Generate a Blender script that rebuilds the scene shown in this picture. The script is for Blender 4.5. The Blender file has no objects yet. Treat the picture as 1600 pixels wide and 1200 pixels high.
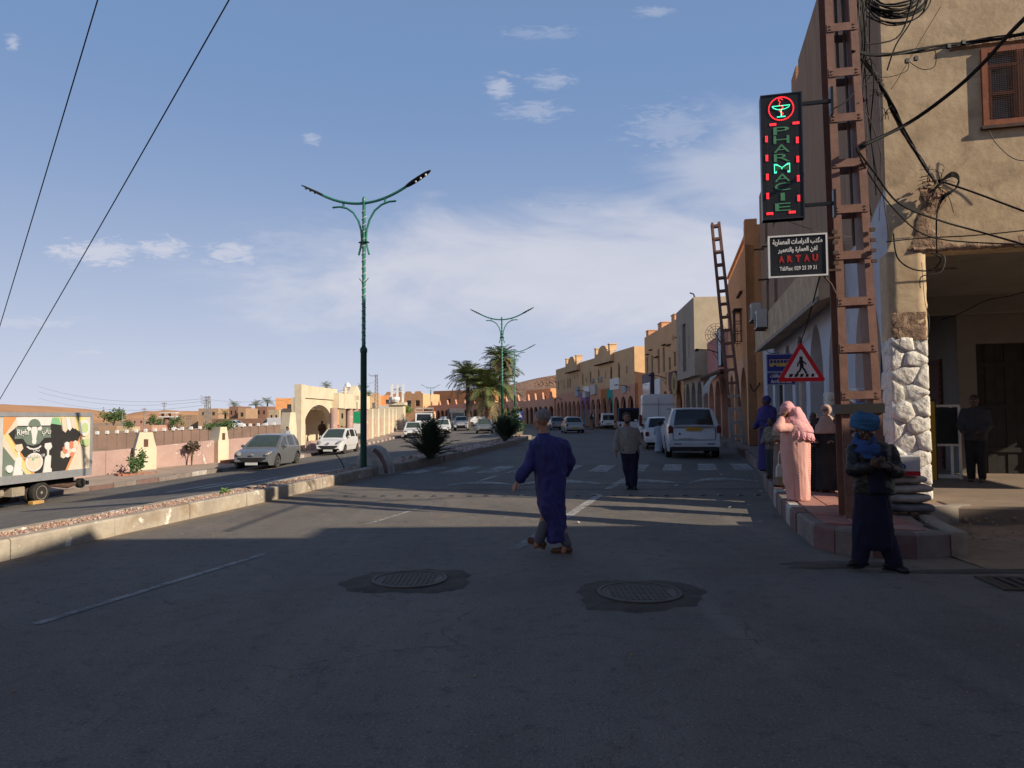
import bpy, bmesh, math, random
import numpy as np
from mathutils import Vector, Matrix, noise
from mathutils.geometry import tessellate_polygon
random.seed(7)
R = math.radians
scene = bpy.context.scene
COL = scene.collection
# ---------------------------------------------------------------- camera
FPX = 1109.0                       # focal length in pixels of the 1600 px wide photograph
CAM = Vector((0, 0, 1.55))
PITCH, ROLL = R(2.58), R(-0.4)
cam_data = bpy.data.cameras.new('camera')
cam = bpy.data.objects.new('camera', cam_data)
COL.objects.link(cam)
cam_data.sensor_width = 36.0
cam_data.lens = 36.0 * FPX / 1600.0
cam_data.clip_start = 0.05
cam_data.clip_end = 6000
CROT = Matrix.Rotation(math.pi / 2 + PITCH, 3, 'X') @ Matrix.Rotation(ROLL, 3, 'Z')
cam.matrix_world = Matrix.Translation(CAM) @ CROT.to_4x4()
scene.camera = cam
# ---------------------------------------------------------------- light, sky, exposure
SUN_EL = R(28.0)
SUN_DIR = Vector((0.868, -0.497, 0)).normalized() * math.cos(SUN_EL) + Vector((0, 0, math.sin(SUN_EL)))
sun_data = bpy.data.lights.new('sun', 'SUN')
sun_data.energy = 5.0
sun_data.angle = R(0.53)
sun_data.color = (1.0, 0.86, 0.66)
sun = bpy.data.objects.new('sun', sun_data)
COL.objects.link(sun)
sun.rotation_euler = SUN_DIR.to_track_quat('Z', 'Y').to_euler()
sun.location = (30, -15, 40)
SKY_STRENGTH = 0.065
scene.view_settings.view_transform = 'Standard'
scene.view_settings.look = 'None'
scene.view_settings.exposure = 0.36
scene.view_settings.gamma = 1.0
scene.view_settings.use_curve_mapping = False
class NT:
 """small helper round a node tree"""
 def __init__(s, tree):
  s.t = tree
  s.n = tree.nodes
  s.l = tree.links
 def node(s, typ, ins=None, **kw):
  nd = s.n.new(typ)
  for k, v in kw.items():
   setattr(nd, k, v)
  for k, v in (ins or {}).items():
   sock = nd.inputs[k]
   if hasattr(v, 'is_output') or isinstance(v, bpy.types.NodeSocket):
    s.l.new(v, sock)
   else:
    sock.default_value = v
  return nd
 def math(s, op, a, b=None, c=None, clamp=False):
  nd = s.n.new('ShaderNodeMath')
  nd.operation = op
  nd.use_clamp = clamp
  for i, v in enumerate((a, b, c)):
   if v is None:
    continue
   if isinstance(v, bpy.types.NodeSocket):
    s.l.new(v, nd.inputs[i])
   else:
    nd.inputs[i].default_value = v
  return nd.outputs[0]
 def mix(s, fac, a, b, mode='MIX'):
  nd = s.n.new('ShaderNodeMix')
  nd.data_type = 'RGBA'
  nd.blend_type = mode
  for i, v in ((0, fac), (6, a), (7, b)):
   if isinstance(v, bpy.types.NodeSocket):
    s.l.new(v, nd.inputs[i])
   else:
    nd.inputs[i].default_value = v if i == 0 else (*v[:3], 1)
  return nd.outputs[2]
 def ramp(s, fac, lo, hi):
  nd = s.n.new('ShaderNodeMapRange')
  nd.interpolation_type = 'SMOOTHSTEP'
  s.l.new(fac, nd.inputs[0])
  nd.inputs[1].default_value = lo
  nd.inputs[2].default_value = hi
  return nd.outputs[0]
def build_world():
 w = bpy.data.worlds.new('World')
 scene.world = w
 w.use_nodes = True
 nt = NT(w.node_tree)
 nt.n.clear()
 sky = nt.node('ShaderNodeTexSky', sky_type='NISHITA')
 sky.sun_disc = False
 sky.sun_elevation = SUN_EL
 sky.sun_rotation = math.atan2(SUN_DIR.x, SUN_DIR.y)
 sky.altitude = 500
 sky.air_density = 1.0
 sky.dust_density = 0.9
 sky.ozone_density = 1.6
 tc = nt.node('ShaderNodeTexCoord')
 sep = nt.node('ShaderNodeSeparateXYZ', {0: tc.outputs['Generated']})
 x, y, z = sep.outputs
 zc = nt.math('MAXIMUM', z, 0.0)
 yc = nt.math('MAXIMUM', y, 0.05)
 u = nt.math('DIVIDE', x, yc)
 v = nt.math('DIVIDE', zc, yc)
 front = nt.ramp(y, 0.05, 0.3)
 # high thin cirrus on a flat layer
 zz = nt.math('ADD', zc, 0.10)
 cx = nt.math('DIVIDE', x, zz)
 cy = nt.math('DIVIDE', y, zz)
 cv = nt.node('ShaderNodeCombineXYZ', {0: cx, 1: cy, 2: 0.0})
 n1 = nt.node('ShaderNodeTexNoise', {'Vector': cv.outputs[0], 'Scale': 0.55, 'Detail': 9.0, 'Roughness': 0.58, 'Distortion': 0.6})
 n2 = nt.node('ShaderNodeTexNoise', {'Vector': cv.outputs[0], 'Scale': 2.6, 'Detail': 8.0, 'Roughness': 0.62, 'Distortion': 0.3})
 wisps = nt.math('MULTIPLY', nt.ramp(n1.outputs[0], 0.55, 0.80), 0.12)
 # the broad pale bank low over the street
 uvv = nt.node('ShaderNodeCombineXYZ', {0: u, 1: nt.math('MULTIPLY', v, 3.2), 2: 0.0})
 n3 = nt.node('ShaderNodeTexNoise', {'Vector': uvv.outputs[0], 'Scale': 3.4, 'Detail': 9.0, 'Roughness': 0.60, 'Distortion': 0.5})
 def ell(uu, vv, ru, rv):
  a = nt.math('DIVIDE', nt.math('SUBTRACT', u, uu), ru)
  b = nt.math('DIVIDE', nt.math('SUBTRACT', v, vv), rv)
  d = nt.math('ADD', nt.math('MULTIPLY', a, a), nt.math('MULTIPLY', b, b))
  return nt.math('SQRT', d)
 def soft(uu, vv, ru, rv, amt, dist, lo=1.25, hi=0.35):
  d = nt.math('ADD', ell(uu, vv, ru, rv), nt.math('MULTIPLY', nt.math('SUBTRACT', dist, 0.5), amt))
  nd = nt.n.new('ShaderNodeMapRange')
  nd.interpolation_type = 'SMOOTHSTEP'
  nt.l.new(d, nd.inputs[0])
  nd.inputs[1].default_value = lo
  nd.inputs[2].default_value = hi
  return nd.outputs[0]
 bank = soft(0.11, 0.205, 0.46, 0.092, 2.4, n3.outputs[0], 1.35, 0.35)
 bank2 = nt.math('MULTIPLY', soft(0.36, 0.33, 0.14, 0.10, 2.6, n3.outputs[0], 1.3, 0.4), 0.65)
 bankd = nt.math('MULTIPLY', nt.math('MAXIMUM', bank, bank2), 0.66)
 n4 = nt.node('ShaderNodeTexNoise', {'Vector': uvv.outputs[0], 'Scale': 13.0, 'Detail': 7.0, 'Roughness': 0.6})
 n5 = nt.node('ShaderNodeTexNoise', {'Vector': uvv.outputs[0], 'Scale': 32.0, 'Detail': 7.0, 'Roughness': 0.65, 'Distortion': 1.0})
 puffs = None
 for (px, py, rx, ry, st) in ((150, 388, 58, 17, .62), (250, 382, 36, 14, .55), (358, 391, 34, 16, .5), (1010, 414, 46, 14, .6),
                             (785, 128, 20, 17, .42), (868, 116, 30, 12, .28), (850, 38, 48, 9, .16), (485, 208, 11, 7, .3),
                             (1030, 5, 26, 7, .26), (1060, 195, 60, 30, .22), (840, 165, 40, 12, .25), (130, 546, 22, 5, .3),
                             (40, 498, 70, 7, .25), (5, 48, 10, 10, .4), (905, 330, 70, 20, .3), (560, 375, 120, 30, .2)):
  p = soft((px - 800) / FPX, (650 - py) / FPX, rx * 1.25 / FPX, ry * 1.25 / FPX, 3.4, n5.outputs[0] if rx < 90 else n4.outputs[0], 1.25, 0.2)
  p = nt.math('MULTIPLY', p, st)
  puffs = p if puffs is None else nt.math('MAXIMUM', puffs, p)
 local = nt.math('MULTIPLY', nt.math('MAXIMUM', bankd, puffs), front)
 clouds = nt.math('MAXIMUM', local, wisps)
 fine = nt.math('MULTIPLY_ADD', n2.outputs[0], 0.5, 0.72)
 clouds = nt.math('MULTIPLY', clouds, fine, clamp=True)
 # pale lavender desert air towards the horizon
 hz = nt.node('ShaderNodeMapRange', {0: zc, 1: 0.0, 2: 0.46, 3: 1.0, 4: 0.0})
 hazef = nt.math('MULTIPLY', nt.math('POWER', hz.outputs[0], 1.8), 0.88)
 SKYB = 1.0
 # the low air is brighter and paler than the deep blue overhead
 lowair = nt.node('ShaderNodeMapRange', {0: zc, 1: 0.42, 2: 0.95, 3: 0.85, 4: 0.0}, interpolation_type='SMOOTHSTEP')
 gain = nt.mix(lowair.outputs[0], sky.outputs[0], (2.4, 3.9, 6.95))
 base = nt.mix(hazef, gain, (8.6, 8.85, 10.2))
 out = nt.mix(clouds, base, (9.0, 8.85, 9.5))
 bg = nt.node('ShaderNodeBackground', {'Color': out, 'Strength': SKY_STRENGTH})
 wo = nt.node('ShaderNodeOutputWorld', {'Surface': bg.outputs[0]})
build_world()
# ---------------------------------------------------------------- photograph pixel -> place
def ray(px, py):
 d = Vector(((px - 800) / FPX, (600 - py) / FPX, -1.0))
 return CROT @ d
def G(px, py, z=0.0):
 d = ray(px, py)
 t = (z - CAM.z) / d.z
 return CAM + d * t
def P(px, py, Y):
 d = ray(px, py)
 return CAM + d * (Y / d.y)
# ---------------------------------------------------------------- materials
def mat(name, c1, c2=None, scale=3.0, rough=0.85, bump=0.15, bscale=45.0, metal=0.0, stain=None, stain_amt=0.5, stain_scale=0.7,
  stretch=(1, 1, 1), spec=0.3, bdist=0.01, coat=0.0, detail=6.0, chips=None, chip_scale=6.0, chip_lo=0.62):
 m = bpy.data.materials.new(name)
 m.use_nodes = True
 nt = NT(m.node_tree)
 b = nt.n['Principled BSDF']
 tc = nt.node('ShaderNodeTexCoord')
 mp = nt.node('ShaderNodeMapping', {0: tc.outputs['Object']})
 mp.inputs['Scale'].default_value = stretch
 vec = mp.outputs[0]
 c2 = c2 or tuple(min(1, v * 0.8) for v in c1)
 n1 = nt.node('ShaderNodeTexNoise', {'Vector': vec, 'Scale': scale, 'Detail': detail, 'Roughness': 0.62})
 col = nt.mix(nt.ramp(n1.outputs[0], 0.32, 0.68), c1, c2)
 if stain:
  n2 = nt.node('ShaderNodeTexNoise', {'Vector': vec, 'Scale': stain_scale, 'Detail': 8.0, 'Roughness': 0.68, 'Distortion': 0.7})
  f = nt.math('MULTIPLY', nt.ramp(n2.outputs[0], 0.45, 0.75), stain_amt)
  col = nt.mix(f, col, stain)
 if chips:
  n5 = nt.node('ShaderNodeTexNoise', {'Vector': vec, 'Scale': chip_scale, 'Detail': 5.0, 'Roughness': 0.7})
  col = nt.mix(nt.ramp(n5.outputs[0], chip_lo, chip_lo + 0.03), col, chips)
 n3 = nt.node('ShaderNodeTexNoise', {'Vector': vec, 'Scale': bscale, 'Detail': 5.0, 'Roughness': 0.65})
 fine = nt.math('MULTIPLY_ADD', n3.outputs[0], 0.28, 0.86)
 cc = nt.node('ShaderNodeCombineXYZ', {0: fine, 1: fine, 2: fine})
 col = nt.mix(1.0, col, cc.outputs[0], 'MULTIPLY')
 nt.l.new(col, b.inputs['Base Color'])
 b.inputs['Roughness'].default_value = rough
 b.inputs['Metallic'].default_value = metal
 b.inputs['Specular IOR Level'].default_value = spec
 if coat:
  b.inputs['Coat Weight'].default_value = coat
  b.inputs['Coat Roughness'].default_value = 0.06
 if bump:
  bp = nt.node('ShaderNodeBump', {'Strength': bump, 'Distance': bdist, 'Height': n3.outputs[0]})
  nt.l.new(bp.outputs[0], b.inputs['Normal'])
 return m
def emit(name, c, s=1.0):
 m = bpy.data.materials.new(name)
 m.use_nodes = True
 b = m.node_tree.nodes['Principled BSDF']
 b.inputs['Base Color'].default_value = (*[v * 0.5 for v in c], 1)
 b.inputs['Emission Color'].default_value = (*c, 1)
 b.inputs['Emission Strength'].default_value = s
 return m
def car_paint(name, c, metal=0.0, rough=0.32):
 return mat(name, c, tuple(v * 0.93 for v in c), scale=1.5, rough=rough, bump=0.0, metal=metal, spec=0.5, coat=0.6, stain=(0.42, 0.36, 0.28), stain_amt=0.14, stain_scale=1.6)
# ---------------------------------------------------------------- mesh helpers
class MB:
 def __init__(s):
  s.v, s.f, s.m = [], [], []
 def add(s, vs, fs, mi=0):
  o = len(s.v)
  s.v.extend([tuple(p) for p in vs])
  s.f.extend([tuple(i + o for i in f) for f in fs])
  s.m.extend([mi] * len(fs))
  return s
 def box(s, x0, x1, y0, y1, z0, z1, mi=0):
  vs = [(x, y, z) for z in (z0, z1) for y in (y0, y1) for x in (x0, x1)]
  return s.add(vs, [(0, 2, 3, 1), (4, 5, 7, 6), (0, 1, 5, 4), (2, 6, 7, 3), (0, 4, 6, 2), (1, 3, 7, 5)], mi)
 def cbox(s, x0, x1, y0, y1, z0, z1, b=0.01, mi=0):
  """box with its upper edges chamfered"""
  vs = [(x0, y0, z0), (x1, y0, z0), (x1, y1, z0), (x0, y1, z0),
              (x0, y0, z1 - b), (x1, y0, z1 - b), (x1, y1, z1 - b), (x0, y1, z1 - b),
              (x0 + b, y0 + b, z1), (x1 - b, y0 + b, z1), (x1 - b, y1 - b, z1), (x0 + b, y1 - b, z1)]
  fs = [(0, 1, 5, 4), (1, 2, 6, 5), (2, 3, 7, 6), (3, 0, 4, 7), (4, 5, 9, 8), (5, 6, 10, 9), (6, 7, 11, 10), (7, 4, 8, 11), (8, 9, 10, 11)]
  return s.add(vs, fs, mi)
 def bar(s, p, q, w, h, mi=0, up=(0, 0, 1)):
  p, q = Vector(p), Vector(q)
  d = (q - p).normalized()
  upv = Vector(up)
  if abs(d.dot(upv)) > 0.97:
   upv = Vector((0, 1, 0))
  sx = d.cross(upv).normalized()
  sz = sx.cross(d).normalized()
  vs = [e + sx * (a * w / 2) + sz * (b * h / 2) for e in (p, q) for a, b in ((-1, -1), (1, -1), (1, 1), (-1, 1))]
  return s.add(vs, [(3, 2, 1, 0), (4, 5, 6, 7), (0, 1, 5, 4), (1, 2, 6, 5), (2, 3, 7, 6), (3, 0, 4, 7)], mi)
 def tube(s, pts, r, n=8, mi=0, cap=True, closed=False):
  pts = [Vector(p) for p in pts]
  k = len(pts)
  rs = r if isinstance(r, (list, tuple)) else [r] * k
  vs, fs = [], []
  prev = None
  for i, p in enumerate(pts):
   if closed:
    d = (pts[(i + 1) % k] - pts[i - 1]).normalized()
   else:
    d = (pts[min(i + 1, k - 1)] - pts[max(i - 1, 0)]).normalized()
   if prev is None:
    a = Vector((0, 0, 1)) if abs(d.z) < 0.9 else Vector((1, 0, 0))
    sx = d.cross(a).normalized()
   else:
    sx = (prev - d * prev.dot(d))
    sx = sx.normalized() if sx.length > 1e-6 else d.orthogonal().normalized()
   prev = sx
   sy = d.cross(sx)
   for j in range(n):
    t = 2 * math.pi * j / n
    vs.append(p + (sx * math.cos(t) + sy * math.sin(t)) * rs[i])
  for i in range(k if closed else k - 1):
   a, b = i * n, ((i + 1) % k) * n
   for j in range(n):
    fs.append((a + j, a + (j + 1) % n, b + (j + 1) % n, b + j))
  if cap and not closed:
   fs.append(tuple(range(n - 1, -1, -1)))
   fs.append(tuple((k - 1) * n + j for j in range(n)))
  return s.add(vs, fs, mi)
 def lathe(s, prof, c=(0, 0, 0), n=16, mi=0, axis='z', sx=1.0, sy=1.0):
  vs, fs = [], []
  for (r, h) in prof:
   for j in range(n):
    t = 2 * math.pi * j / n
    a, b = r * math.cos(t) * sx, r * math.sin(t) * sy
    p = (a, b, h) if axis == 'z' else ((a, h, b) if axis == 'y' else (h, a, b))
    vs.append((p[0] + c[0], p[1] + c[1], p[2] + c[2]))
  for i in range(len(prof) - 1):
   for j in range(n):
    fs.append((i * n + j, i * n + (j + 1) % n, (i + 1) * n + (j + 1) % n, (i + 1) * n + j))
  fs.append(tuple(range(n - 1, -1, -1)))
  fs.append(tuple((len(prof) - 1) * n + j for j in range(n)))
  return s.add(vs, fs, mi)
 def ball(s, c, r, n=10, k=6, mi=0, rot=None):
  rx, ry, rz = r if isinstance(r, (list, tuple)) else (r, r, r)
  vs, fs = [], []
  for i in range(k + 1):
   ph = -math.pi / 2 + math.pi * i / k
   ph = max(-1.5, min(1.5, ph))
   for j in range(n):
    t = 2 * math.pi * j / n
    p = Vector((rx * math.cos(ph) * math.cos(t), ry * math.cos(ph) * math.sin(t), rz * math.sin(ph)))
    if rot is not None:
     p = rot @ p
    vs.append(p + Vector(c))
  for i in range(k):
   for j in range(n):
    fs.append((i * n + j, i * n + (j + 1) % n, (i + 1) * n + (j + 1) % n, (i + 1) * n + j))
  fs.append(tuple(range(n - 1, -1, -1)))
  fs.append(tuple(k * n + j for j in range(n)))
  return s.add(vs, fs, mi)
 def caps(s, p, q, r0, r1, n=10, mi=0):
  """tapered capsule"""
  p, q = Vector(p), Vector(q)
  d = q - p
  L = d.length
  d = d.normalized() if L > 1e-6 else Vector((0, 0, 1))
  pts, rs = [], []
  for a in (80, 50, 20):
   pts.append(p - d * r0 * math.sin(R(a)))
   rs.append(r0 * math.cos(R(a)))
  pts.append(p); rs.append(r0)
  pts.append(q); rs.append(r1)
  for a in (20, 50, 80):
   pts.append(q + d * r1 * math.sin(R(a)))
   rs.append(r1 * math.cos(R(a)))
  return s.tube(pts, rs, n=n, mi=mi)
 def loft(s, rings, n=24, mi=0, cap=True):
  """rings of (cx, cy, z, rx, ry) or (cx, cy, z, rx, ry, rot)"""
  vs, fs = [], []
  for rg in rings:
   cx, cy, z, rx, ry = rg[:5]
   a = rg[5] if len(rg) > 5 else 0
   for j in range(n):
    t = 2 * math.pi * j / n
    x, y = rx * math.cos(t), ry * math.sin(t)
    vs.append((cx + x * math.cos(a) - y * math.sin(a), cy + x * math.sin(a) + y * math.cos(a), z))
  k = len(rings)
  for i in range(k - 1):
   for j in range(n):
    fs.append((i * n + j, i * n + (j + 1) % n, (i + 1) * n + (j + 1) % n, (i + 1) * n + j))
  if cap:
   fs.append(tuple(range(n - 1, -1, -1)))
   fs.append(tuple((k - 1) * n + j for j in range(n)))
  return s.add(vs, fs, mi)
 def grid(s, rows, mi=0, wrap=False):
  n = len(rows[0])
  vs = [p for r in rows for p in r]
  fs = []
  for i in range(len(rows) - 1):
   for j in range(n - 1 if not wrap else n):
    fs.append((i * n + j, i * n + (j + 1) % n, (i + 1) * n + (j + 1) % n, (i + 1) * n + j))
  return s.add(vs, fs, mi)
 def prism(s, poly, a0, a1, axis='y', mi=0):
  """outline (a, b) extruded from a0 to a1 along axis"""
  def mk(a, b, h):
   return (a, h, b) if axis == 'y' else ((a, b, h) if axis == 'z' else (h, a, b))
  n = len(poly)
  vs = [mk(a, b, a0) for a, b in poly] + [mk(a, b, a1) for a, b in poly]
  fs = [(i, (i + 1) % n, n + (i + 1) % n, n + i) for i in range(n)]
  tri = tessellate_polygon([[Vector((a, b, 0)) for a, b in poly]])
  for t in tri:
   fs.append(tuple(t))
   fs.append(tuple(n + i for i in reversed(t)))
  return s.add(vs, fs, mi)
 def panel(s, outer, holes=(), y=0.0, depth=0.25, mi=0, mr=None):
  """upright wall face in the plane y, outline and holes as (x, z) loops; reveals go back by depth"""
  loops = [list(outer)] + [list(h) for h in holes]
  flat = [p for l in loops for p in l]
  tri = tessellate_polygon([[Vector((a, b, 0)) for a, b in l] for l in loops])
  s.add([(a, y, b) for a, b in flat], [tuple(t) for t in tri], mi)
  for h in holes:
   n = len(h)
   vs = [(a, y, b) for a, b in h] + [(a, y + depth, b) for a, b in h]
   s.add(vs, [(i, (i + 1) % n, n + (i + 1) % n, n + i) for i in range(n)], mi if mr is None else mr)
  return s
 def build(s, name, mats=None, parent=None, smooth=False, loc=None, kind=None, label=None):
  me = bpy.data.meshes.new(name)
  me.from_pydata(s.v, [], s.f)
  ms = mats if isinstance(mats, (list, tuple)) else ([mats] if mats else [])
  for m in ms:
   me.materials.append(m)
  if len(ms) > 1:
   me.polygons.foreach_set('material_index', s.m)
  if smooth:
   me.polygons.foreach_set('use_smooth', [True] * len(me.polygons))
   if smooth != 'all':
    me.set_sharp_from_angle(angle=R(38))
  me.update()
  return link(name, me, parent, loc, kind, label)
def link(name, me, parent=None, loc=None, kind=None, label=None):
 o = bpy.data.objects.new(name, me)
 COL.objects.link(o)
 if parent is not None:
  o.parent = parent
 if loc is not None:
  o.location = loc
 if kind:
  o['kind'] = kind
 if label:
  o['label'] = label
 return o
def thing(name, label, cat, loc=(0, 0, 0), rz=0.0, group=None):
 o = bpy.data.objects.new(name, None)
 o.empty_display_size = 0.2
 COL.objects.link(o)
 o.location = loc
 o.rotation_euler = (0, 0, rz)
 o['label'] = label
 o['category'] = cat
 if group:
  o['group'] = group
 return o
def tag(o, label, cat, group=None):
 o['label'] = label
 o['category'] = cat
 if group:
  o['group'] = group
 return o
def kids(o):
 return [c for c in bpy.data.objects if c.parent == o]
def copy_tree(o, parent=None, _first=True):
 c = o.copy()
 COL.objects.link(c)
 if parent is not None:
  c.parent = parent
 for ch in o.children:
  copy_tree(ch, c, False)
 return c
def rect(x0, x1, z0, z1):
 return [(x0, z0), (x1, z0), (x1, z1), (x0, z1)]
def arch(x0, x1, z0, zs, zt, n=12, pointed=0.0):
 """door outline with an arched head from the springing zs to the top zt"""
 c, w = (x0 + x1) / 2, (x1 - x0) / 2
 pts = [(x0, z0), (x1, z0)]
 for i in range(n + 1):
  t = math.pi * i / n
  px = math.cos(t)
  pz = math.sin(t) ** (1.0 + pointed)
  pts.append((c + w * px, zs + (zt - zs) * pz))
 return pts
AR = {'ا': (0xFE8D, 2), 'ب': (0xFE8F, 4), 'ة': (0xFE93, 2), 'ت': (0xFE95, 4), 'ح': (0xFEA1, 4), 'د': (0xFEA9, 2), 'ذ': (0xFEAB, 2),
      'ر': (0xFEAD, 2), 'س': (0xFEB1, 4), 'ع': (0xFEC9, 4), 'غ': (0xFECD, 4), 'ف': (0xFED1, 4), 'ق': (0xFED5, 4), 'ك': (0xFED9, 4),
      'ل': (0xFEDD, 4), 'م': (0xFEE1, 4), 'ن': (0xFEE5, 4), 'ه': (0xFEE9, 4), 'و': (0xFEED, 2), 'ي': (0xFEF1, 4)}
def arabic(s):
 out = []
 for w in s.split(' '):
  g = []
  for i, ch in enumerate(w):
   if ch not in AR:
    g.append(ch)
    continue
   base, nf = AR[ch]
   prev = i > 0 and w[i - 1] in AR and AR[w[i - 1]][1] == 4
   nxt = i < len(w) - 1 and w[i + 1] in AR and nf == 4
   k = (3 if prev else 2) if nxt else (1 if prev else 0)
   g.append(chr(base + k))
  out.append(''.join(reversed(g)))
 return ' '.join(reversed(out))
TMP = bpy.data.scenes.new('workbench')
def baked(o):
 """the mesh of an object after its modifiers, worked out in a scene of its own"""
 TMP.collection.objects.link(o)
 vl = TMP.view_layers[0]
 vl.update()
 return bpy.data.meshes.new_from_object(o.evaluated_get(vl.depsgraph))
def text_part(name, body, size, m, parent, loc, rot=(math.pi / 2, 0, 0), width=None, height=None, extrude=0.003, bold=0.0):
 """lettering as mesh, centred on loc; scaled to width and height when given"""
 c = bpy.data.curves.new(name, 'FONT')
 c.body = body
 c.size = size
 c.align_x = 'CENTER'
 c.align_y = 'CENTER'
 c.resolution_u = 3
 c.extrude = extrude
 c.offset = bold
 o = bpy.data.objects.new(name, c)
 me = baked(o)
 bpy.data.objects.remove(o)
 bpy.data.curves.remove(c)
 n = len(me.vertices)
 a = np.empty(n * 3)
 me.vertices.foreach_get('co', a)
 a = a.reshape(-1, 3)
 lo, hi = a.min(0), a.max(0)
 a[:, :2] -= ((lo + hi) / 2)[:2]
 if width:
  a[:, 0] *= width / max(1e-6, hi[0] - lo[0])
 if height:
  a[:, 1] *= height / max(1e-6, hi[1] - lo[1])
 me.vertices.foreach_set('co', a.ravel())
 me.name = name
 me.materials.clear()
 me.materials.append(m)
 me.update()
 ob = link(name, me, parent, loc)
 ob.rotation_euler = rot
 return ob
# ================================================================ lines of the street
def interp(tab, t):
 if t <= tab[0][0]:
  return tab[0][1]
 for (a, va), (b, vb) in zip(tab, tab[1:]):
  if t <= b:
   return va + (vb - va) * (t - a) / (b - a)
 return tab[-1][1]
MED = [(-14, -8.6), (7.8, -5.6), (13.5, -4.5), (18.6, -3.7), (20.5, -3.2), (25, -2.1), (31, -1.1), (41, .55), (49, 1.35), (60, 2.0), (80, 2.2), (113, 0.0), (160, -8)]
KRB = [(8.35, 3.5), (9.6, 3.75), (11.3, 4.2), (14.7, 5.2), (18.7, 6.5), (25.5, 8.3), (29.5, 9.2), (33, 9.9), (40, 11.0), (48, 11.6), (56, 11.9), (70, 11.7), (85, 9.6), (105, 6.0), (130, .5), (160, -9)]
LKB = [(8, -21), (22, -18.5), (26.5, -16.7), (28.5, -14.2), (32.5, -12.4), (42, -11.6), (50, -11.0), (66, -10.6), (85, -11.5), (110, -15), (140, -24), (160, -34)]
SLP = [(22, .10), (30, .078), (33, .07), (42, .06), (66, .035), (110, 0.0)]
MX = lambda y: interp(MED, y)
KX = lambda y: interp(KRB, y)
LX = lambda y: interp(LKB, y)
def med_w(y):
 return 0.75 if y < 19.5 else 1.5
def gz(x, y):
 d = MX(y) - 0.7 - x
 return -interp(SLP, y) * min(d, 15.5) if d > 0 else 0.0
PAV_Z = 0.27
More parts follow.
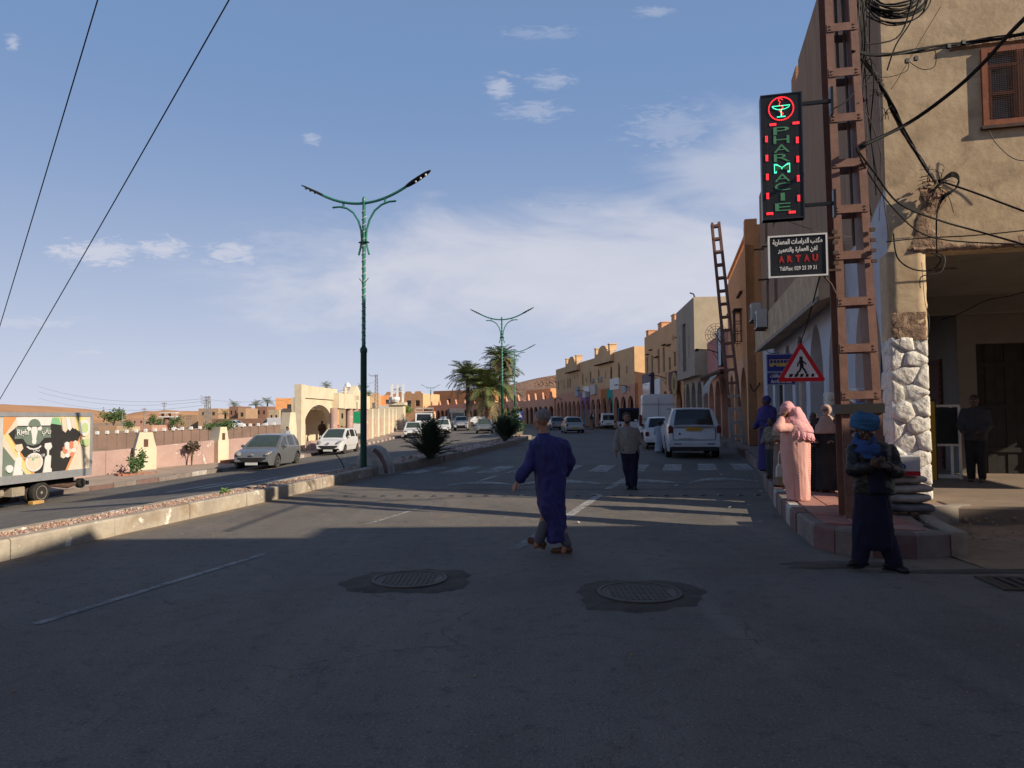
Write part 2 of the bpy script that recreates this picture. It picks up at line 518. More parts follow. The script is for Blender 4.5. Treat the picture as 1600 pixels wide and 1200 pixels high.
# ================================================================ shared materials
def asphalt(name):
 m = bpy.data.materials.new(name)
 m.use_nodes = True
 nt = NT(m.node_tree)
 b = nt.n['Principled BSDF']
 tc = nt.node('ShaderNodeTexCoord')
 v = tc.outputs['Object']
 n1 = nt.node('ShaderNodeTexNoise', {'Vector': v, 'Scale': 0.35, 'Detail': 8.0, 'Roughness': 0.65, 'Distortion': 0.4})
 st = nt.node('ShaderNodeMapping', {0: v})
 st.inputs['Scale'].default_value = (1.6, 0.16, 1)
 st.inputs['Rotation'].default_value = (0, 0, R(13))
 n2 = nt.node('ShaderNodeTexNoise', {'Vector': st.outputs[0], 'Scale': 1.0, 'Detail': 6.0, 'Roughness': 0.6})
 n3 = nt.node('ShaderNodeTexNoise', {'Vector': v, 'Scale': 55.0, 'Detail': 4.0, 'Roughness': 0.7})
 n4 = nt.node('ShaderNodeTexVoronoi', {'Vector': v, 'Scale': 95.0})
 n6 = nt.node('ShaderNodeTexNoise', {'Vector': v, 'Scale': 6.0, 'Detail': 7.0, 'Roughness': 0.7})
 col = nt.mix(nt.ramp(n1.outputs[0], 0.3, 0.7), (0.108, 0.097, 0.089), (0.164, 0.148, 0.134))
 col = nt.mix(nt.math('MULTIPLY', nt.ramp(n2.outputs[0], 0.48, 0.72), 0.45), col, (0.205, 0.188, 0.170))
 col = nt.mix(nt.math('MULTIPLY', nt.ramp(n6.outputs[0], 0.52, 0.70), 0.55), col, (0.066, 0.060, 0.056))
 # bright and dark aggregate
 col = nt.mix(nt.ramp(n3.outputs[0], 0.58, 0.68), col, (0.30, 0.275, 0.25))
 col = nt.mix(nt.math('MULTIPLY', nt.ramp(n3.outputs[0], 0.44, 0.34), 0.75), col, (0.03, 0.03, 0.033))
 # dark crumbled spots along the wheel tracks
 n7 = nt.node('ShaderNodeTexNoise', {'Vector': v, 'Scale': 11.0, 'Detail': 6.0, 'Roughness': 0.7})
 spots = nt.math('MULTIPLY', nt.ramp(n7.outputs[0], 0.60, 0.66), nt.ramp(n2.outputs[0], 0.36, 0.55))
 col = nt.mix(nt.math('MULTIPLY', spots, 0.6), col, (0.032, 0.030, 0.030))
 # cracks
 wob = nt.node('ShaderNodeTexNoise', {'Vector': v, 'Scale': 1.3, 'Detail': 5.0})
 wv = nt.node('ShaderNodeMix', {}, data_type='VECTOR')
 vm = nt.node('ShaderNodeVectorMath', {0: v, 1: wob.outputs[1]}, operation='ADD')
 ck = nt.node('ShaderNodeTexVoronoi', {'Vector': vm.outputs[0], 'Scale': 0.33}, feature='DISTANCE_TO_EDGE')
 crack = nt.math('MULTIPLY', nt.ramp(ck.outputs[0], 0.0045, 0.0015), nt.ramp(n2.outputs[0], 0.45, 0.60))
 col = nt.mix(nt.math('MULTIPLY', crack, 0.4), col, (0.02, 0.02, 0.02))
 # sand blown against kerbs and lying in patches plus a painted sunlit tone (per vertex)
 at = nt.node('ShaderNodeAttribute', attribute_name='dust')
 n5 = nt.node('ShaderNodeTexNoise', {'Vector': v, 'Scale': 2.2, 'Detail': 8.0, 'Roughness': 0.7})
 du = nt.math('ADD', at.outputs['Fac'], nt.math('MULTIPLY', nt.math('SUBTRACT', n5.outputs[0], 0.5), 1.5))
 dm = nt.ramp(du, 0.30, 0.80)
 col = nt.mix(nt.math('MULTIPLY', dm, 0.85), col, (0.23, 0.175, 0.125))
 nt.l.new(col, b.inputs['Base Color'])
 rr = nt.node('ShaderNodeMapRange', {0: n6.outputs[0], 3: 0.62, 4: 0.95})
 nt.l.new(rr.outputs[0], b.inputs['Roughness'])
 b.inputs['Specular IOR Level'].default_value = 0.32
 h = nt.math('ADD', nt.math('MULTIPLY', n4.outputs[0], 0.7), nt.math('MULTIPLY', n6.outputs[0], 1.2))
 h = nt.math('SUBTRACT', h, nt.math('MULTIPLY', crack, 0.6))
 bp = nt.node('ShaderNodeBump', {'Strength': 0.7, 'Distance': 0.014, 'Height': h})
 nt.l.new(bp.outputs[0], b.inputs['Normal'])
 return m
M_ASPH = asphalt('asphalt')
M_SAND = mat('sandy_earth', (0.40, 0.26, 0.16), (0.30, 0.20, 0.125), scale=1.2, bump=0.6, bscale=14, rough=0.95, stain=(0.22, 0.15, 0.10), stain_scale=0.25, bdist=0.03)
M_DESERT = mat('desert_hill', (0.47, 0.255, 0.130), (0.40, 0.21, 0.110), scale=0.02, bump=0.3, bscale=0.12, rough=0.95, stain=(0.34, 0.21, 0.13), stain_scale=0.02, stretch=(1, 1, 3), bdist=2.0)
M_DIRT = mat('compacted_dirt', (0.32, 0.215, 0.135), (0.24, 0.165, 0.11), scale=1.6, bump=0.9, bscale=11, rough=0.95, stain=(0.13, 0.105, 0.085), stain_scale=0.9, stain_amt=0.8, bdist=0.03)
M_CONC = mat('worn_concrete', (0.33, 0.285, 0.235), (0.26, 0.225, 0.19), scale=2.5, bump=0.5, bscale=30, stain=(0.16, 0.13, 0.10), stain_scale=1.6, stain_amt=0.7)
M_KERBW = mat('kerb_limewash', (0.43, 0.38, 0.31), (0.29, 0.25, 0.205), scale=2.2, bump=0.6, bscale=26, stain=(0.24, 0.17, 0.11), stain_scale=1.3, stain_amt=0.8, chips=(0.66, 0.62, 0.55), chip_scale=2.8, chip_lo=0.60)
M_KRED = mat('kerb_red_paint', (0.165, 0.085, 0.078), (0.16, 0.10, 0.092), scale=4, bump=0.5, stain=(0.19, 0.16, 0.145), stain_scale=2.4, stain_amt=1.0, chips=(0.42, 0.38, 0.35), chip_scale=5, chip_lo=.66)
M_KWHT = mat('kerb_white_paint', (0.46, 0.43, 0.40), (0.32, 0.29, 0.27), scale=5, bump=0.4, stain=(0.20, 0.17, 0.15), stain_scale=3.0, stain_amt=0.9)
M_KGRY = mat('kerb_bare_grey', (0.20, 0.165, 0.15), (0.16, 0.13, 0.12), scale=5, bump=0.5, chips=(0.45, 0.42, 0.40), chip_scale=4, chip_lo=.64, stain=(0.30, 0.27, 0.24), stain_scale=3.0, stain_amt=0.6)
M_TILES = [mat('pavement_tile_' + n, c, tuple(v * .8 for v in c), scale=4, bump=0.3, bscale=60, stain=(0.22, 0.16, 0.13), stain_scale=1.2, stain_amt=0.6)
           for n, c in (('red', (0.36, 0.165, 0.135)), ('pink', (0.40, 0.20, 0.165)), ('dusty', (0.37, 0.22, 0.18)))]
M_GRAVEL = mat('pink_gravel', (0.46, 0.33, 0.27), (0.33, 0.22, 0.18), scale=30, bump=1.0, bscale=40, stain=(0.26, 0.18, 0.14), stain_scale=1.5)
M_PEB = [mat('pebble_' + n, c, scale=9, bump=0.2) for n, c in (('pink', (0.45, 0.28, 0.22)), ('cream', (0.55, 0.44, 0.36)), ('brown', (0.30, 0.20, 0.15)))]
M_LSIDE = mat('left_pavement', (0.37, 0.29, 0.235), (0.30, 0.24, 0.20), scale=1.0, bump=0.4, bscale=25, stain=(0.23, 0.17, 0.13), stain_scale=0.5, stain_amt=0.7)
def paint_mat(name, wear_lo, col=(0.60, 0.59, 0.57)):
 """road paint worn through to the asphalt below it"""
 m = bpy.data.materials.new(name)
 m.use_nodes = True
 nt = NT(m.node_tree)
 b = nt.n['Principled BSDF']
 tc = nt.node('ShaderNodeTexCoord')
 n1 = nt.node('ShaderNodeTexNoise', {'Vector': tc.outputs['Object'], 'Scale': 7.0, 'Detail': 8.0, 'Roughness': 0.75})
 n2 = nt.node('ShaderNodeTexNoise', {'Vector': tc.outputs['Object'], 'Scale': 60.0, 'Detail': 3.0, 'Roughness': 0.7})
 n3 = nt.node('ShaderNodeTexNoise', {'Vector': tc.outputs['Object'], 'Scale': 1.1, 'Detail': 3.0, 'Roughness': 0.7})
 s = nt.math('ADD', nt.math('MULTIPLY', n1.outputs[0], 0.45), nt.math('MULTIPLY', n2.outputs[0], 0.25))
 s = nt.math('ADD', s, nt.math('MULTIPLY', n3.outputs[0], 0.30))
 f = nt.ramp(s, wear_lo - 0.05, wear_lo + 0.06)
 c = nt.mix(nt.math('MULTIPLY', f, 0.95), col, (0.095, 0.093, 0.093))
 nt.l.new(c, b.inputs['Base Color'])
 b.inputs['Roughness'].default_value = 0.8
 return m
M_LINE = paint_mat('road_paint', 0.50, (0.30, 0.29, 0.28))
M_ZEBRA = paint_mat('zebra_paint', 0.505, (0.36, 0.35, 0.34))
M_FADED = paint_mat('faded_paint', 0.485, (0.40, 0.39, 0.38))
# ================================================================ ground sheet to the horizon
def axis(stops):
 out = []
 for (a, b, st) in stops:
  n = max(1, round((b - a) / st))
  out += [a + (b - a) * i / n for i in range(n)]
 return out + [stops[-1][1]]
def smooth01(t):
 t = max(0, min(1, t))
 return t * t * (3 - 2 * t)
def ground_z(x, y):
 z = gz(x, y) - 0.10
 if x < LX(y) - 1.5 and y > 5:           # the dry river bed beyond the left wall
  d = LX(y) - 1.5 - x
  z -= 1.6 * smooth01((d - 3) / 10)
 r = math.hypot(x, y)
 if r > 300:
  z -= (r - 300) * 0.002
 return z
xs = axis([(-2600, -600, 200), (-600, -100, 50), (-100, -40, 6), (-40, 20, 1.5), (20, 100, 8), (100, 600, 50), (600, 2600, 200)])
ys = axis([(-300, -30, 30), (-30, 120, 1.5), (120, 400, 14), (400, 3000, 200)])
mb = MB()
mb.grid([[(x, y, ground_z(x, y)) for x in xs] for y in ys])
mb.build('ground', M_SAND, kind='structure', smooth='all')
def road_sheet(name, y_stops, left, right, ncol, dust_sun_f, zoff=0.0, kind='structure'):
 ysr = axis(y_stops)
 rows, dust = [], []
 for y in ysr:
  a, b = left(y), right(y)
  row = []
  for i in range(ncol + 1):
   t = i / ncol
   x = a + (b - a) * t
   row.append((x, y, gz(x, y) + zoff))
   dust.append(dust_sun_f(x, y))
  rows.append(row)
 mb = MB()
 mb.grid(rows)
 o = mb.build(name, M_ASPH, kind=kind, smooth='all')
 a = o.data.attributes.new('dust', 'FLOAT', 'POINT')
 a.data.foreach_set('value', dust)
 return o
def dust_sun_right(x, y):
 d = x - MX(y)
 v = 0.75 * math.exp(-max(0, d - .05) / 0.30)
 if y > 7.5:
  k = KX(y) - x
  v = max(v, 0.55 * math.exp(-max(0, k) / 0.45))
 if y < 12 and x > 1.5:
  k = math.hypot(x - 5.2, (y - 8.0) * 1.3) - 1.4
  v = max(v, 0.75 * math.exp(-max(0, k) / 0.6))
 v = max(v, 0.10 + 0.26 * smooth01((y - 6) / 5) * smooth01((22 - y) / 8))  # warm bright tone painted where the sun strip crosses the road
 return v
def right_edge(y):
 return KX(y) + 0.12 if y > 8.4 else 26.0
road_sheet('road', [(-14, 2, 1.0), (2, 8.39, 0.2)], lambda y: MX(y) - 0.2, right_edge, 110, dust_sun_right)
road_sheet('road', [(8.39, 30, 0.3), (30, 160, 2.0)], lambda y: MX(y) - 0.2 if y < 50 else MX(y) - 0.72, lambda y: KX(max(y, 8.41)) + 0.12, 44, dust_sun_right)
def dust_left(x, y):
 k = x - LX(y)
 v = 0.8 * math.exp(-max(0, k) / 0.5)
 d = MX(y) - 0.75 - x
 return max(v, 0.6 * math.exp(-max(0, d) / 0.4), 0.22 * smooth01((30 - y) / 8))
road_sheet('road', [(-14, 40, 0.7), (40, 160, 2.5)], lambda y: LX(y) - 0.1, lambda y: MX(y) - 0.7, 36, dust_left)
# ================================================================ kerbs, median
def path_pts(tab, y0, y1, step):
 """points at equal steps along x = f(y)"""
 pts, y = [], y0
 out = [Vector((interp(tab, y0), y0, 0))]
 acc = 0
 p = out[0]
 while y < y1:
  y += 0.02
  q = Vector((interp(tab, y), y, 0))
  acc += (q - p).length
  p = q
  if acc >= step:
   out.append(q)
   acc = 0
 return out
def kerb_stone(parent, a, b, w, h, m, side=1, z0=0.0, jit=0.006, name='kerb_stone', drop=0.06):
 """one kerb stone from a to b; the face looks to -side of the right-hand normal"""
 a, b = Vector(a), Vector(b)
 d = (b - a)
 L = d.length
 d.normalize()
 n = Vector((d.y, -d.x, 0)) * side
 g = 0.006
 a2, b2 = a + d * g, b - d * g
 j = random.uniform(-jit, jit)
 hh = h + random.uniform(-jit, jit)
 bv = 0.025
 prof = [(j, -drop), (j, hh - bv), (j + bv, hh), (w, hh), (w, -drop)]
 mb = MB()
 vs = []
 for e in (a2, b2):
  for (o, z) in prof:
   q = e + n * o
   vs.append((q.x, q.y, q.z + z + z0))
 k = len(prof)
 mb.add(vs, [(i, (i + 1) % k, k + (i + 1) % k, k + i) for i in range(k)] + [tuple(range(k - 1, -1, -1)), tuple(range(k, 2 * k))])
 return mb.build(name, m, parent)
def median(y0, y1, step, wf, height, mR, name='median', rough=0.006):
 root = bpy.data.objects.new(name, None)
 COL.objects.link(root)
 root['kind'] = 'structure'
 pts = path_pts(MED, y0, y1, step)
 kw = 0.16
 for a, b in zip(pts, pts[1:]):
  kerb_stone(root, a, b, kw, height, mR, side=-1, jit=rough)
  w = wf((a.y + b.y) / 2)
  la = Vector((a.x - w, a.y, 0)); lb = Vector((b.x - w, b.y, 0))
  za = gz(la.x - 0.05, la.y)
  kerb_stone(root, la, lb, kw, height, mR, side=1, jit=rough, drop=0.3)
 # filling
 rows = []
 for p in pts:
  w = wf(p.y)
  row = []
  for i in range(7):
   t = i / 6
   x = p.x - kw - (w - 2 * kw) * t
   row.append((x, p.y, height - 0.025 + 0.018 * math.sin(math.pi * t) + random.uniform(-.006, .006)))
  rows.append(row)
 mb = MB()
 mb.grid(rows)
 mb.build('gravel_bed', M_GRAVEL, root, smooth='all')
 return root, pts
med1, _p = median(-9, 18.9, 1.55, lambda y: 0.72, 0.23, M_KERBW)
med2, _p = median(20.6, 48.8, 1.2, lambda y: 1.45, 0.24, M_CONC, rough=0.02)
# closing ends of the two islands
for (root, y, s) in ((med1, 18.93, 1), (med2, 20.57, -1), (med2, 48.85, 1)):
 w = 0.72 if root is med1 else 1.45
 x = MX(y)
 mb = MB()
 mb.cbox(x - w, x, min(y, y + s * .2), max(y, y + s * .2), -0.3, 0.235, 0.03)
 mb.build('kerb_end', M_CONC, root)
mb = MB()
random.seed(3)
for i in range(1500):
 y = 4.5 + 14.2 * random.random() ** 1.4
 x = MX(y) - 0.17 - 0.38 * random.random()
 r = random.uniform(.010, .022)
 mb.ball((x, y, 0.225 + r * .3), (r, r * random.uniform(.7, 1.2), r * .7), n=5, k=3, mi=random.choice((0, 0, 1, 2)))
for i in range(260):
 y = 20.8 + 27 * random.random()
 x = MX(y) - 0.2 - 1.1 * random.random()
 r = random.uniform(.02, .06)
 mb.ball((x, y, 0.225 + r * .3), (r, r * random.uniform(.7, 1.2), r * .7), n=5, k=3, mi=random.choice((0, 0, 1, 2)))
mb.build('gravel', M_PEB, kind='stuff')
# ================================================================ right pavement
pav = bpy.data.objects.new('pavement', None)
COL.objects.link(pav)
pav['kind'] = 'structure'
FAC = lambda y: 3.04 + 0.25 * y           # street front of the corner building
FD = Vector((0.2425, 0.9701, 0))          # along that front, away from the camera
FN = Vector((0.9701, -0.2425, 0))         # along the side wall, away from the corner
C0 = Vector((5.70, 10.65, 0))             # the corner
kp = [Vector((4.72, 7.72, 0)), Vector((4.28, 7.60, 0)), Vector((3.86, 7.68, 0)), Vector((3.58, 7.98, 0)), Vector((3.50, 8.35, 0))]
kp += path_pts(KRB, 8.35, 60, 0.5)[1:]
kcols = [M_KGRY, M_KRED, M_KGRY, M_KRED, M_KGRY]
for i, (a, b) in enumerate(zip(kp, kp[1:])):
 m = kcols[i] if i < 5 else ((M_KRED, M_KGRY, M_KRED, M_KWHT)[i % 4] if i < 14 else (M_KGRY if random.random() < .7 else M_KRED))
 kerb_stone(pav, a, b, 0.15, PAV_Z, m, side=1, jit=0.008)
# right-hand end of the raised corner, a rough concrete edge
e0 = Vector((4.72, 7.72, 0))
e1 = Vector((4.95, 8.55, 0)); e2 = Vector((5.45, 9.8, 0)); e3 = C0 + FN * 0.75 - FD * 0.35
for a, b in ((e0, e1), (e1, e2), (e2, e3)):
 kerb_stone(pav, b, a, 0.16, PAV_Z - .004, M_CONC, side=-1, jit=0.01)
# sub-base: one sheet from kerb to building
def inset(i):
 a = kp[max(0, i - 1)]; b = kp[min(len(kp) - 1, i + 1)]
 d = (b - a).normalized()
 return kp[i] + Vector((d.y, -d.x, 0)) * 0.15
rows = []
for i in range(4, len(kp)):
 p = inset(i)
 xr = max(p.x + 1.0, FAC(p.y) + 4.5)
 if p.y < 11:
  xr = max(p.x + .4, interp([(8, 4.75), (8.55, 4.85), (9.8, 5.35), (10.3, 6.3), (11, 9.0)], p.y))
 rows.append([(p.x + (xr - p.x) * t / 8, p.y + (0 if p.y > 11 else 0), PAV_Z - 0.03) for t in range(9)])
mb = MB()
mb.grid(rows)
cor = [inset(i) for i in range(0, 5)]
mb.add([(4.62, 8.3, PAV_Z - .03)] + [(p.x, p.y, PAV_Z - .03) for p in cor] + [(4.75, 8.35, PAV_Z - .03)], [(0, i, i + 1) for i in range(1, 5)] + [(0, 6, 1)])
mb.build('paving_bed', mat('paving_bed', (0.30, 0.215, 0.185), scale=3, bump=.4, stain=(.2, .15, .13)), pav)
# red tiles laid square to the building
kpi = [(inset(i).x, inset(i).y) for i in range(len(kp))]
poly = kpi[:60]
def inside(pt, pl):
 x, y = pt
 c = False
 n = len(pl)
 for i in range(n):
  (x1, y1), (x2, y2) = pl[i], pl[(i + 1) % n]
  if (y1 > y) != (y2 > y) and x < (x2 - x1) * (y - y1) / (y2 - y1) + x1:
   c = not c
 return c
pl = [p for p in kpi if p[1] < 22.0 or p is kpi[0]]
pl = pl + [(FAC(22.0) + 0.1, 22.0), (C0.x + .25, C0.y), (e3.x - .2, e3.y), (e2.x - .17, e2.y), (e1.x - .17, e1.y), (e0.x - .18, e0.y + .05)]
TS = 0.33
tile_me = {}
nt_ = 0
random.seed(5)
for iu in range(-14, 40):
 for iv in range(-8, 14):
  c = C0 + FD * ((iu + .5) * TS) - FN * ((iv + .5) * TS - 1.2)
  if nt_ >= 296:
   break
  if not inside((c.x, c.y), pl):
   continue
  cs = [c + FD * (a * TS * .49) + FN * (b * TS * .49) for a, b in ((-1, -1), (1, -1), (1, 1), (-1, 1))]
  if sum(inside((q.x, q.y), pl) for q in cs) < 3:
   continue
  k = random.randrange(3)
  if k not in tile_me:
   t = MB()
   h = TS * .487
   t.cbox(-h, h, -h, h, -0.03, 0.0, 0.005)
   o = t.build('tile', M_TILES[k], pav)
   tile_me[k] = o.data
  else:
   o = link('tile', tile_me[k], pav)
  o.location = (c.x, c.y, PAV_Z + random.uniform(-.004, .004))
  o.rotation_euler = (random.uniform(-.008, .008), random.uniform(-.008, .008), math.atan2(FD.y, FD.x))
  nt_ += 1
# dirt beside the corner and the worn floor edge under the porch
rows = []
random.seed(9)
for i in range(34):
 t = i / 33
 row = []
 for j in range(60):
  x = 4.7 + 14.0 * (j / 59) ** 1.5
  yb = 7.0 + 0.10 * math.sin(x * 2.1) + 0.06 * math.sin(x * 5.3) - 0.10 * (x - 4.7)
  yt = C0.y - 0.25 * (x - C0.x) + 0.25
  y = yb + (yt - yb) * t
  z = 0.006 + 0.035 * smooth01(t * 3) * (0.5 + noise.noise(Vector((x * 1.3, y * 1.3, 0)))) + 0.015 * noise.noise(Vector((x * 5, y * 5, 3)))
  z = max(z, 0.004) if t > .03 else -0.01
  if t > 0.80:
   z += 0.22 * smooth01((t - .80 + .05 * noise.noise(Vector((x * 3, 0, 7)))) / 0.16)
  row.append((x, y, min(z, PAV_Z - .005)))
 rows.append(row)
mb = MB()
mb.grid(rows)
mb.build('dirt_verge', M_DIRT, kind='structure', smooth='all')
# rubble of earth and stones at the foot of the porch
mb = MB()
for i in range(420):
 u = random.uniform(0.3, 5.0)
 v = random.uniform(0.1, 1.9) ** 1.3
 p = C0 + FN * u - FD * v
 if p.y < 7.6:
  continue
 r = random.uniform(.008, .03) * (1.4 if v < .7 else .8)
 mb.ball((p.x, p.y, 0.02 + 0.19 * smooth01((0.9 - v) / .6) + r * .3), (r, r * random.uniform(.6, 1.2), r * .7), n=5, k=3)
for i in range(500):
 x = random.uniform(-5.5, 8); y = random.uniform(4, 16)
 if x < MX(y) + .1 or (y > 7.6 and x > KX(y) - .05) or random.random() > (0.25 + .75 * (abs(x - KX(max(y, 8.4))) < 1.2)):
  continue
 r = random.uniform(.004, .013)
 mb.ball((x, y, r * .4), (r, r * random.uniform(.6, 1.2), r * .7), n=5, k=3)
mb.build('rubble', mat('rubble', (0.34, 0.24, 0.16), (0.25, 0.18, 0.13), scale=8, bump=.3), kind='stuff')
# ================================================================ left pavement and kerb
lpav = bpy.data.objects.new('pavement', None)
COL.objects.link(lpav)
lpav['kind'] = 'structure'
lk = path_pts(LKB, 18.0, 84, 0.8)
for i, (a, b) in enumerate(zip(lk, lk[1:])):
 m = (M_KRED, M_KWHT)[i % 2]
 if a.y < 47 and (i * 7) % 5 < 3:
  m = M_KGRY
 za = gz(a.x, a.y)
 kerb_stone(lpav, Vector((a.x, a.y, za)), Vector((b.x, b.y, gz(b.x, b.y))), 0.16, 0.17, m, side=-1, jit=0.012)
rows = []
for y in axis([(18, 90, 1.0), (90, 150, 5)]):
 x1 = LX(y) - 0.15
 x0 = x1 - interp([(18, 4.0), (30, 3.0), (45, 2.4), (62, 2.2), (90, 5)], y)
 rows.append([(x0 + (x1 - x0) * i / 5, y, gz(x1, y) + 0.165) for i in range(6)])
mb = MB()
mb.grid(rows)
mb.build('paving', M_LSIDE, lpav, smooth='all')
# ================================================================ markings
def strip(mb, pts, w, z):
 """flat painted band along ground points"""
 rows = []
 for i, p in enumerate(pts):
  p = Vector((p[0], p[1], 0))
  a = Vector((*pts[max(0, i - 1)][:2], 0)); b = Vector((*pts[min(len(pts) - 1, i + 1)][:2], 0))
  d = (b - a).normalized()
  n = Vector((d.y, -d.x, 0)) * (w / 2)
  rows.append([(p.x - n.x, p.y - n.y, gz(p.x - n.x, p.y) + z), (p.x + n.x, p.y + n.y, gz(p.x + n.x, p.y) + z)])
 mb.grid(rows)
def line(a, b, w, m, name='lane_line', z=0.004, n=10):
 mb = MB()
 strip(mb, [(a[0] + (b[0] - a[0]) * i / n, a[1] + (b[1] - a[1]) * i / n) for i in range(n + 1)], w, z)
 return mb.build(name, m, kind='structure')
line((-3.62, 5.45), (-2.83, 8.15), 0.085, M_LINE)
line((-2.15, 10.2), (-1.40, 12.7), 0.07, M_FADED)
line((-0.80, 17.1), (0.15, 20.6), 0.10, M_FADED)
line((0.02, 8.35), (0.45, 9.7), 0.13, M_LINE)
line((0.72, 10.6), (1.72, 14.0), 0.15, M_FADED)
line((2.0, 15.0), (3.3, 19.2), 0.15, M_FADED)
# zebra crossing, bars along the traffic, both carriageways
for k in range(11):
 x = 6.75 - k * 1.02
 if x < -2.6:
  break
 mb = MB()
 y0, y1 = 19.9 - 0.06 * k, 22.5 - 0.06 * k
 strip(mb, [(x + 0.25 * (y - 21.0) + 0 * k, y) for y in (y0, (y0 + y1) / 2, y1)], 0.52, 0.004)
 mb.build('zebra_bar', M_ZEBRA if k < 6 else M_FADED, kind='structure')
for k in range(6):
 x = -5.2 - k * 1.0
 mb = MB()
 strip(mb, [(x + 0.15 * (y - 22), y) for y in (21.2, 22.6, 24.2)], 0.5, 0.006)
 mb.build('zebra_bar', M_ZEBRA, kind='structure')
line((-6.4, 15.5), (-5.6, 20.3), 0.10, M_FADED, z=0.008)
line((-7.0, 25), (-6.2, 36), 0.10, M_FADED, z=0.008)
# scalloped worn band of paint in front of the crossing
mb = MB()
for k, (xa, xb, y, h) in enumerate(((-1.5, .05, 16.0, .9), (.0, 2.15, 15.9, 1.35), (2.1, 4.0, 15.9, 1.2), (4.0, 6.0, 16.2, 1.2))):
 rows = []
 for i in range(13):
  t = i / 12
  x = xa + (xb - xa) * t
  s = math.sin(math.pi * t)
  rows.append([(x, y + h * s * .40, 0.0075), (x, y + h * s + .06, 0.0075)])
 mb.grid(rows)
mb.build('scalloped_marking', paint_mat('scallop_paint', 0.50, (0.36, 0.35, 0.34)), kind='structure')
# seam across the road
line((-2.9, 15.1), (6.0, 14.75), 0.05, mat('seam_tar', (0.03, 0.03, 0.03), bump=.3), name='road_seam', z=0.011, n=30)
# row of studs across the right carriageway
stud = MB()
stud.cbox(-.05, .05, -.05, .05, -0.01, 0.022, 0.018)
s0 = stud.build('road_stud', mat('stud_metal', (0.05, 0.05, 0.05), (0.10, 0.10, 0.1), scale=20, rough=.5, metal=.4))
tag(s0, 'small dark stud in the row across the right carriageway before the zebra crossing', 'road stud', 'road studs')
for i in range(25):
 o = s0 if i == 0 else s0.copy()
 if i:
  COL.objects.link(o)
 o.location = (-3.25 + i * 0.345 + random.uniform(-.03, .03), 13.95 - 0.012 * i + random.uniform(-.03, .03), 0.0)
# manholes in their dark patches
M_PATCH = mat('asphalt_patch', (0.092, 0.080, 0.068), (0.056, 0.050, 0.044), scale=5, bump=0.9, bscale=28, rough=.95, stain=(0.12, 0.10, 0.085), stain_scale=3, stain_amt=.5)
M_IRON = mat('manhole_iron', (0.085, 0.075, 0.065), (0.06, 0.055, 0.05), scale=8, rough=.6, metal=.35, bump=.3, stain=(0.13, 0.105, 0.08), stain_scale=6, stain_amt=.7)
def manhole(c, r, rx, ry, label, seed):
 random.seed(seed)
 ph = [random.uniform(0, 6.28) for _ in range(6)]
 rows = []
 for k, s in enumerate((0.0, 0.5, 0.9, 1.0)):
  row = []
  for j in range(128):
   t = 2 * math.pi * j / 128
   w = 1 + .07 * math.sin(2 * t + ph[0]) + .06 * math.sin(3 * t + ph[1]) + .035 * math.sin(7 * t + ph[2]) + .025 * math.sin(13 * t + ph[3]) + .03 * noise.noise(Vector((math.cos(t) * 9, math.sin(t) * 9, ph[4])))
   sq = 1 / max(abs(math.cos(t)) ** 1.0, abs(math.sin(t)) ** 1.0) * .35 + .65
   row.append((c[0] + rx * s * w * sq * math.cos(t), c[1] + ry * s * w * sq * math.sin(t), 0.004 + (0.010 if s < .95 else -0.004)))
  rows.append(row)
 mb = MB()
 mb.grid(rows, wrap=True)
 mb.build('asphalt_patch', M_PATCH, kind='structure', smooth='all')
 t = thing('manhole_cover', label, 'manhole cover', (c[0], c[1], 0.014))
 mb = MB()
 mb.lathe([(r * 1.02, -.01), (r * 1.12, -.01), (r * 1.12, .012), (r * 1.03, .014), (r * 1.02, .002)], n=40)
 mb.build('frame', M_IRON, t)
 mb = MB()
 mb.lathe([(r, -.01), (r, .008), (r * .92, .009), (r * .9, .004), (.001, .004)], n=40)
 q = r * .085
 for i in range(-10, 11):
  for j in range(-10, 11):
   x, y = i * q * 1.7, j * q * 1.7
   if math.hypot(x, y) < r * .86:
    mb.cbox(x - q * .55, x + q * .55, y - q * .55, y + q * .55, .003, .010, .003)
 mb.build('lid', M_IRON, t)
manhole((-0.98, 6.78), .315, .56, .50, 'round iron manhole cover in a dark asphalt patch, the farther left of the two', 21)
manhole((1.09, 6.22), .325, .55, .52, 'round iron manhole cover in a rough dark patch near the middle of the road', 22)
# rough pothole repairs beside the corner
for (cx, cy, rx, ry, sd) in ((3.3, 7.35, .6, .22, 4), (4.6, 7.0, .9, .12, 6)):
 random.seed(sd)
 ph = [random.uniform(0, 6.28) for _ in range(6)]
 rows = []
 for s, z in ((0.0, .008), (0.9, .008), (1.0, -0.006)):
  rows.append([(cx + rx * s * math.cos(t) * (1 + .15 * math.sin(3 * t + ph[0]) + .1 * math.sin(7 * t + ph[1]) + .06 * math.sin(17 * t + ph[2])),
                      cy + ry * s * math.sin(t) * (1 + .15 * math.sin(2 * t + ph[3]) + .1 * math.sin(9 * t + ph[4])), z) for t in [2 * math.pi * j / 56 for j in range(56)]])
 mb = MB()
 mb.grid(rows, wrap=True)
 mb.build('asphalt_patch', M_PATCH, kind='structure', smooth='all')
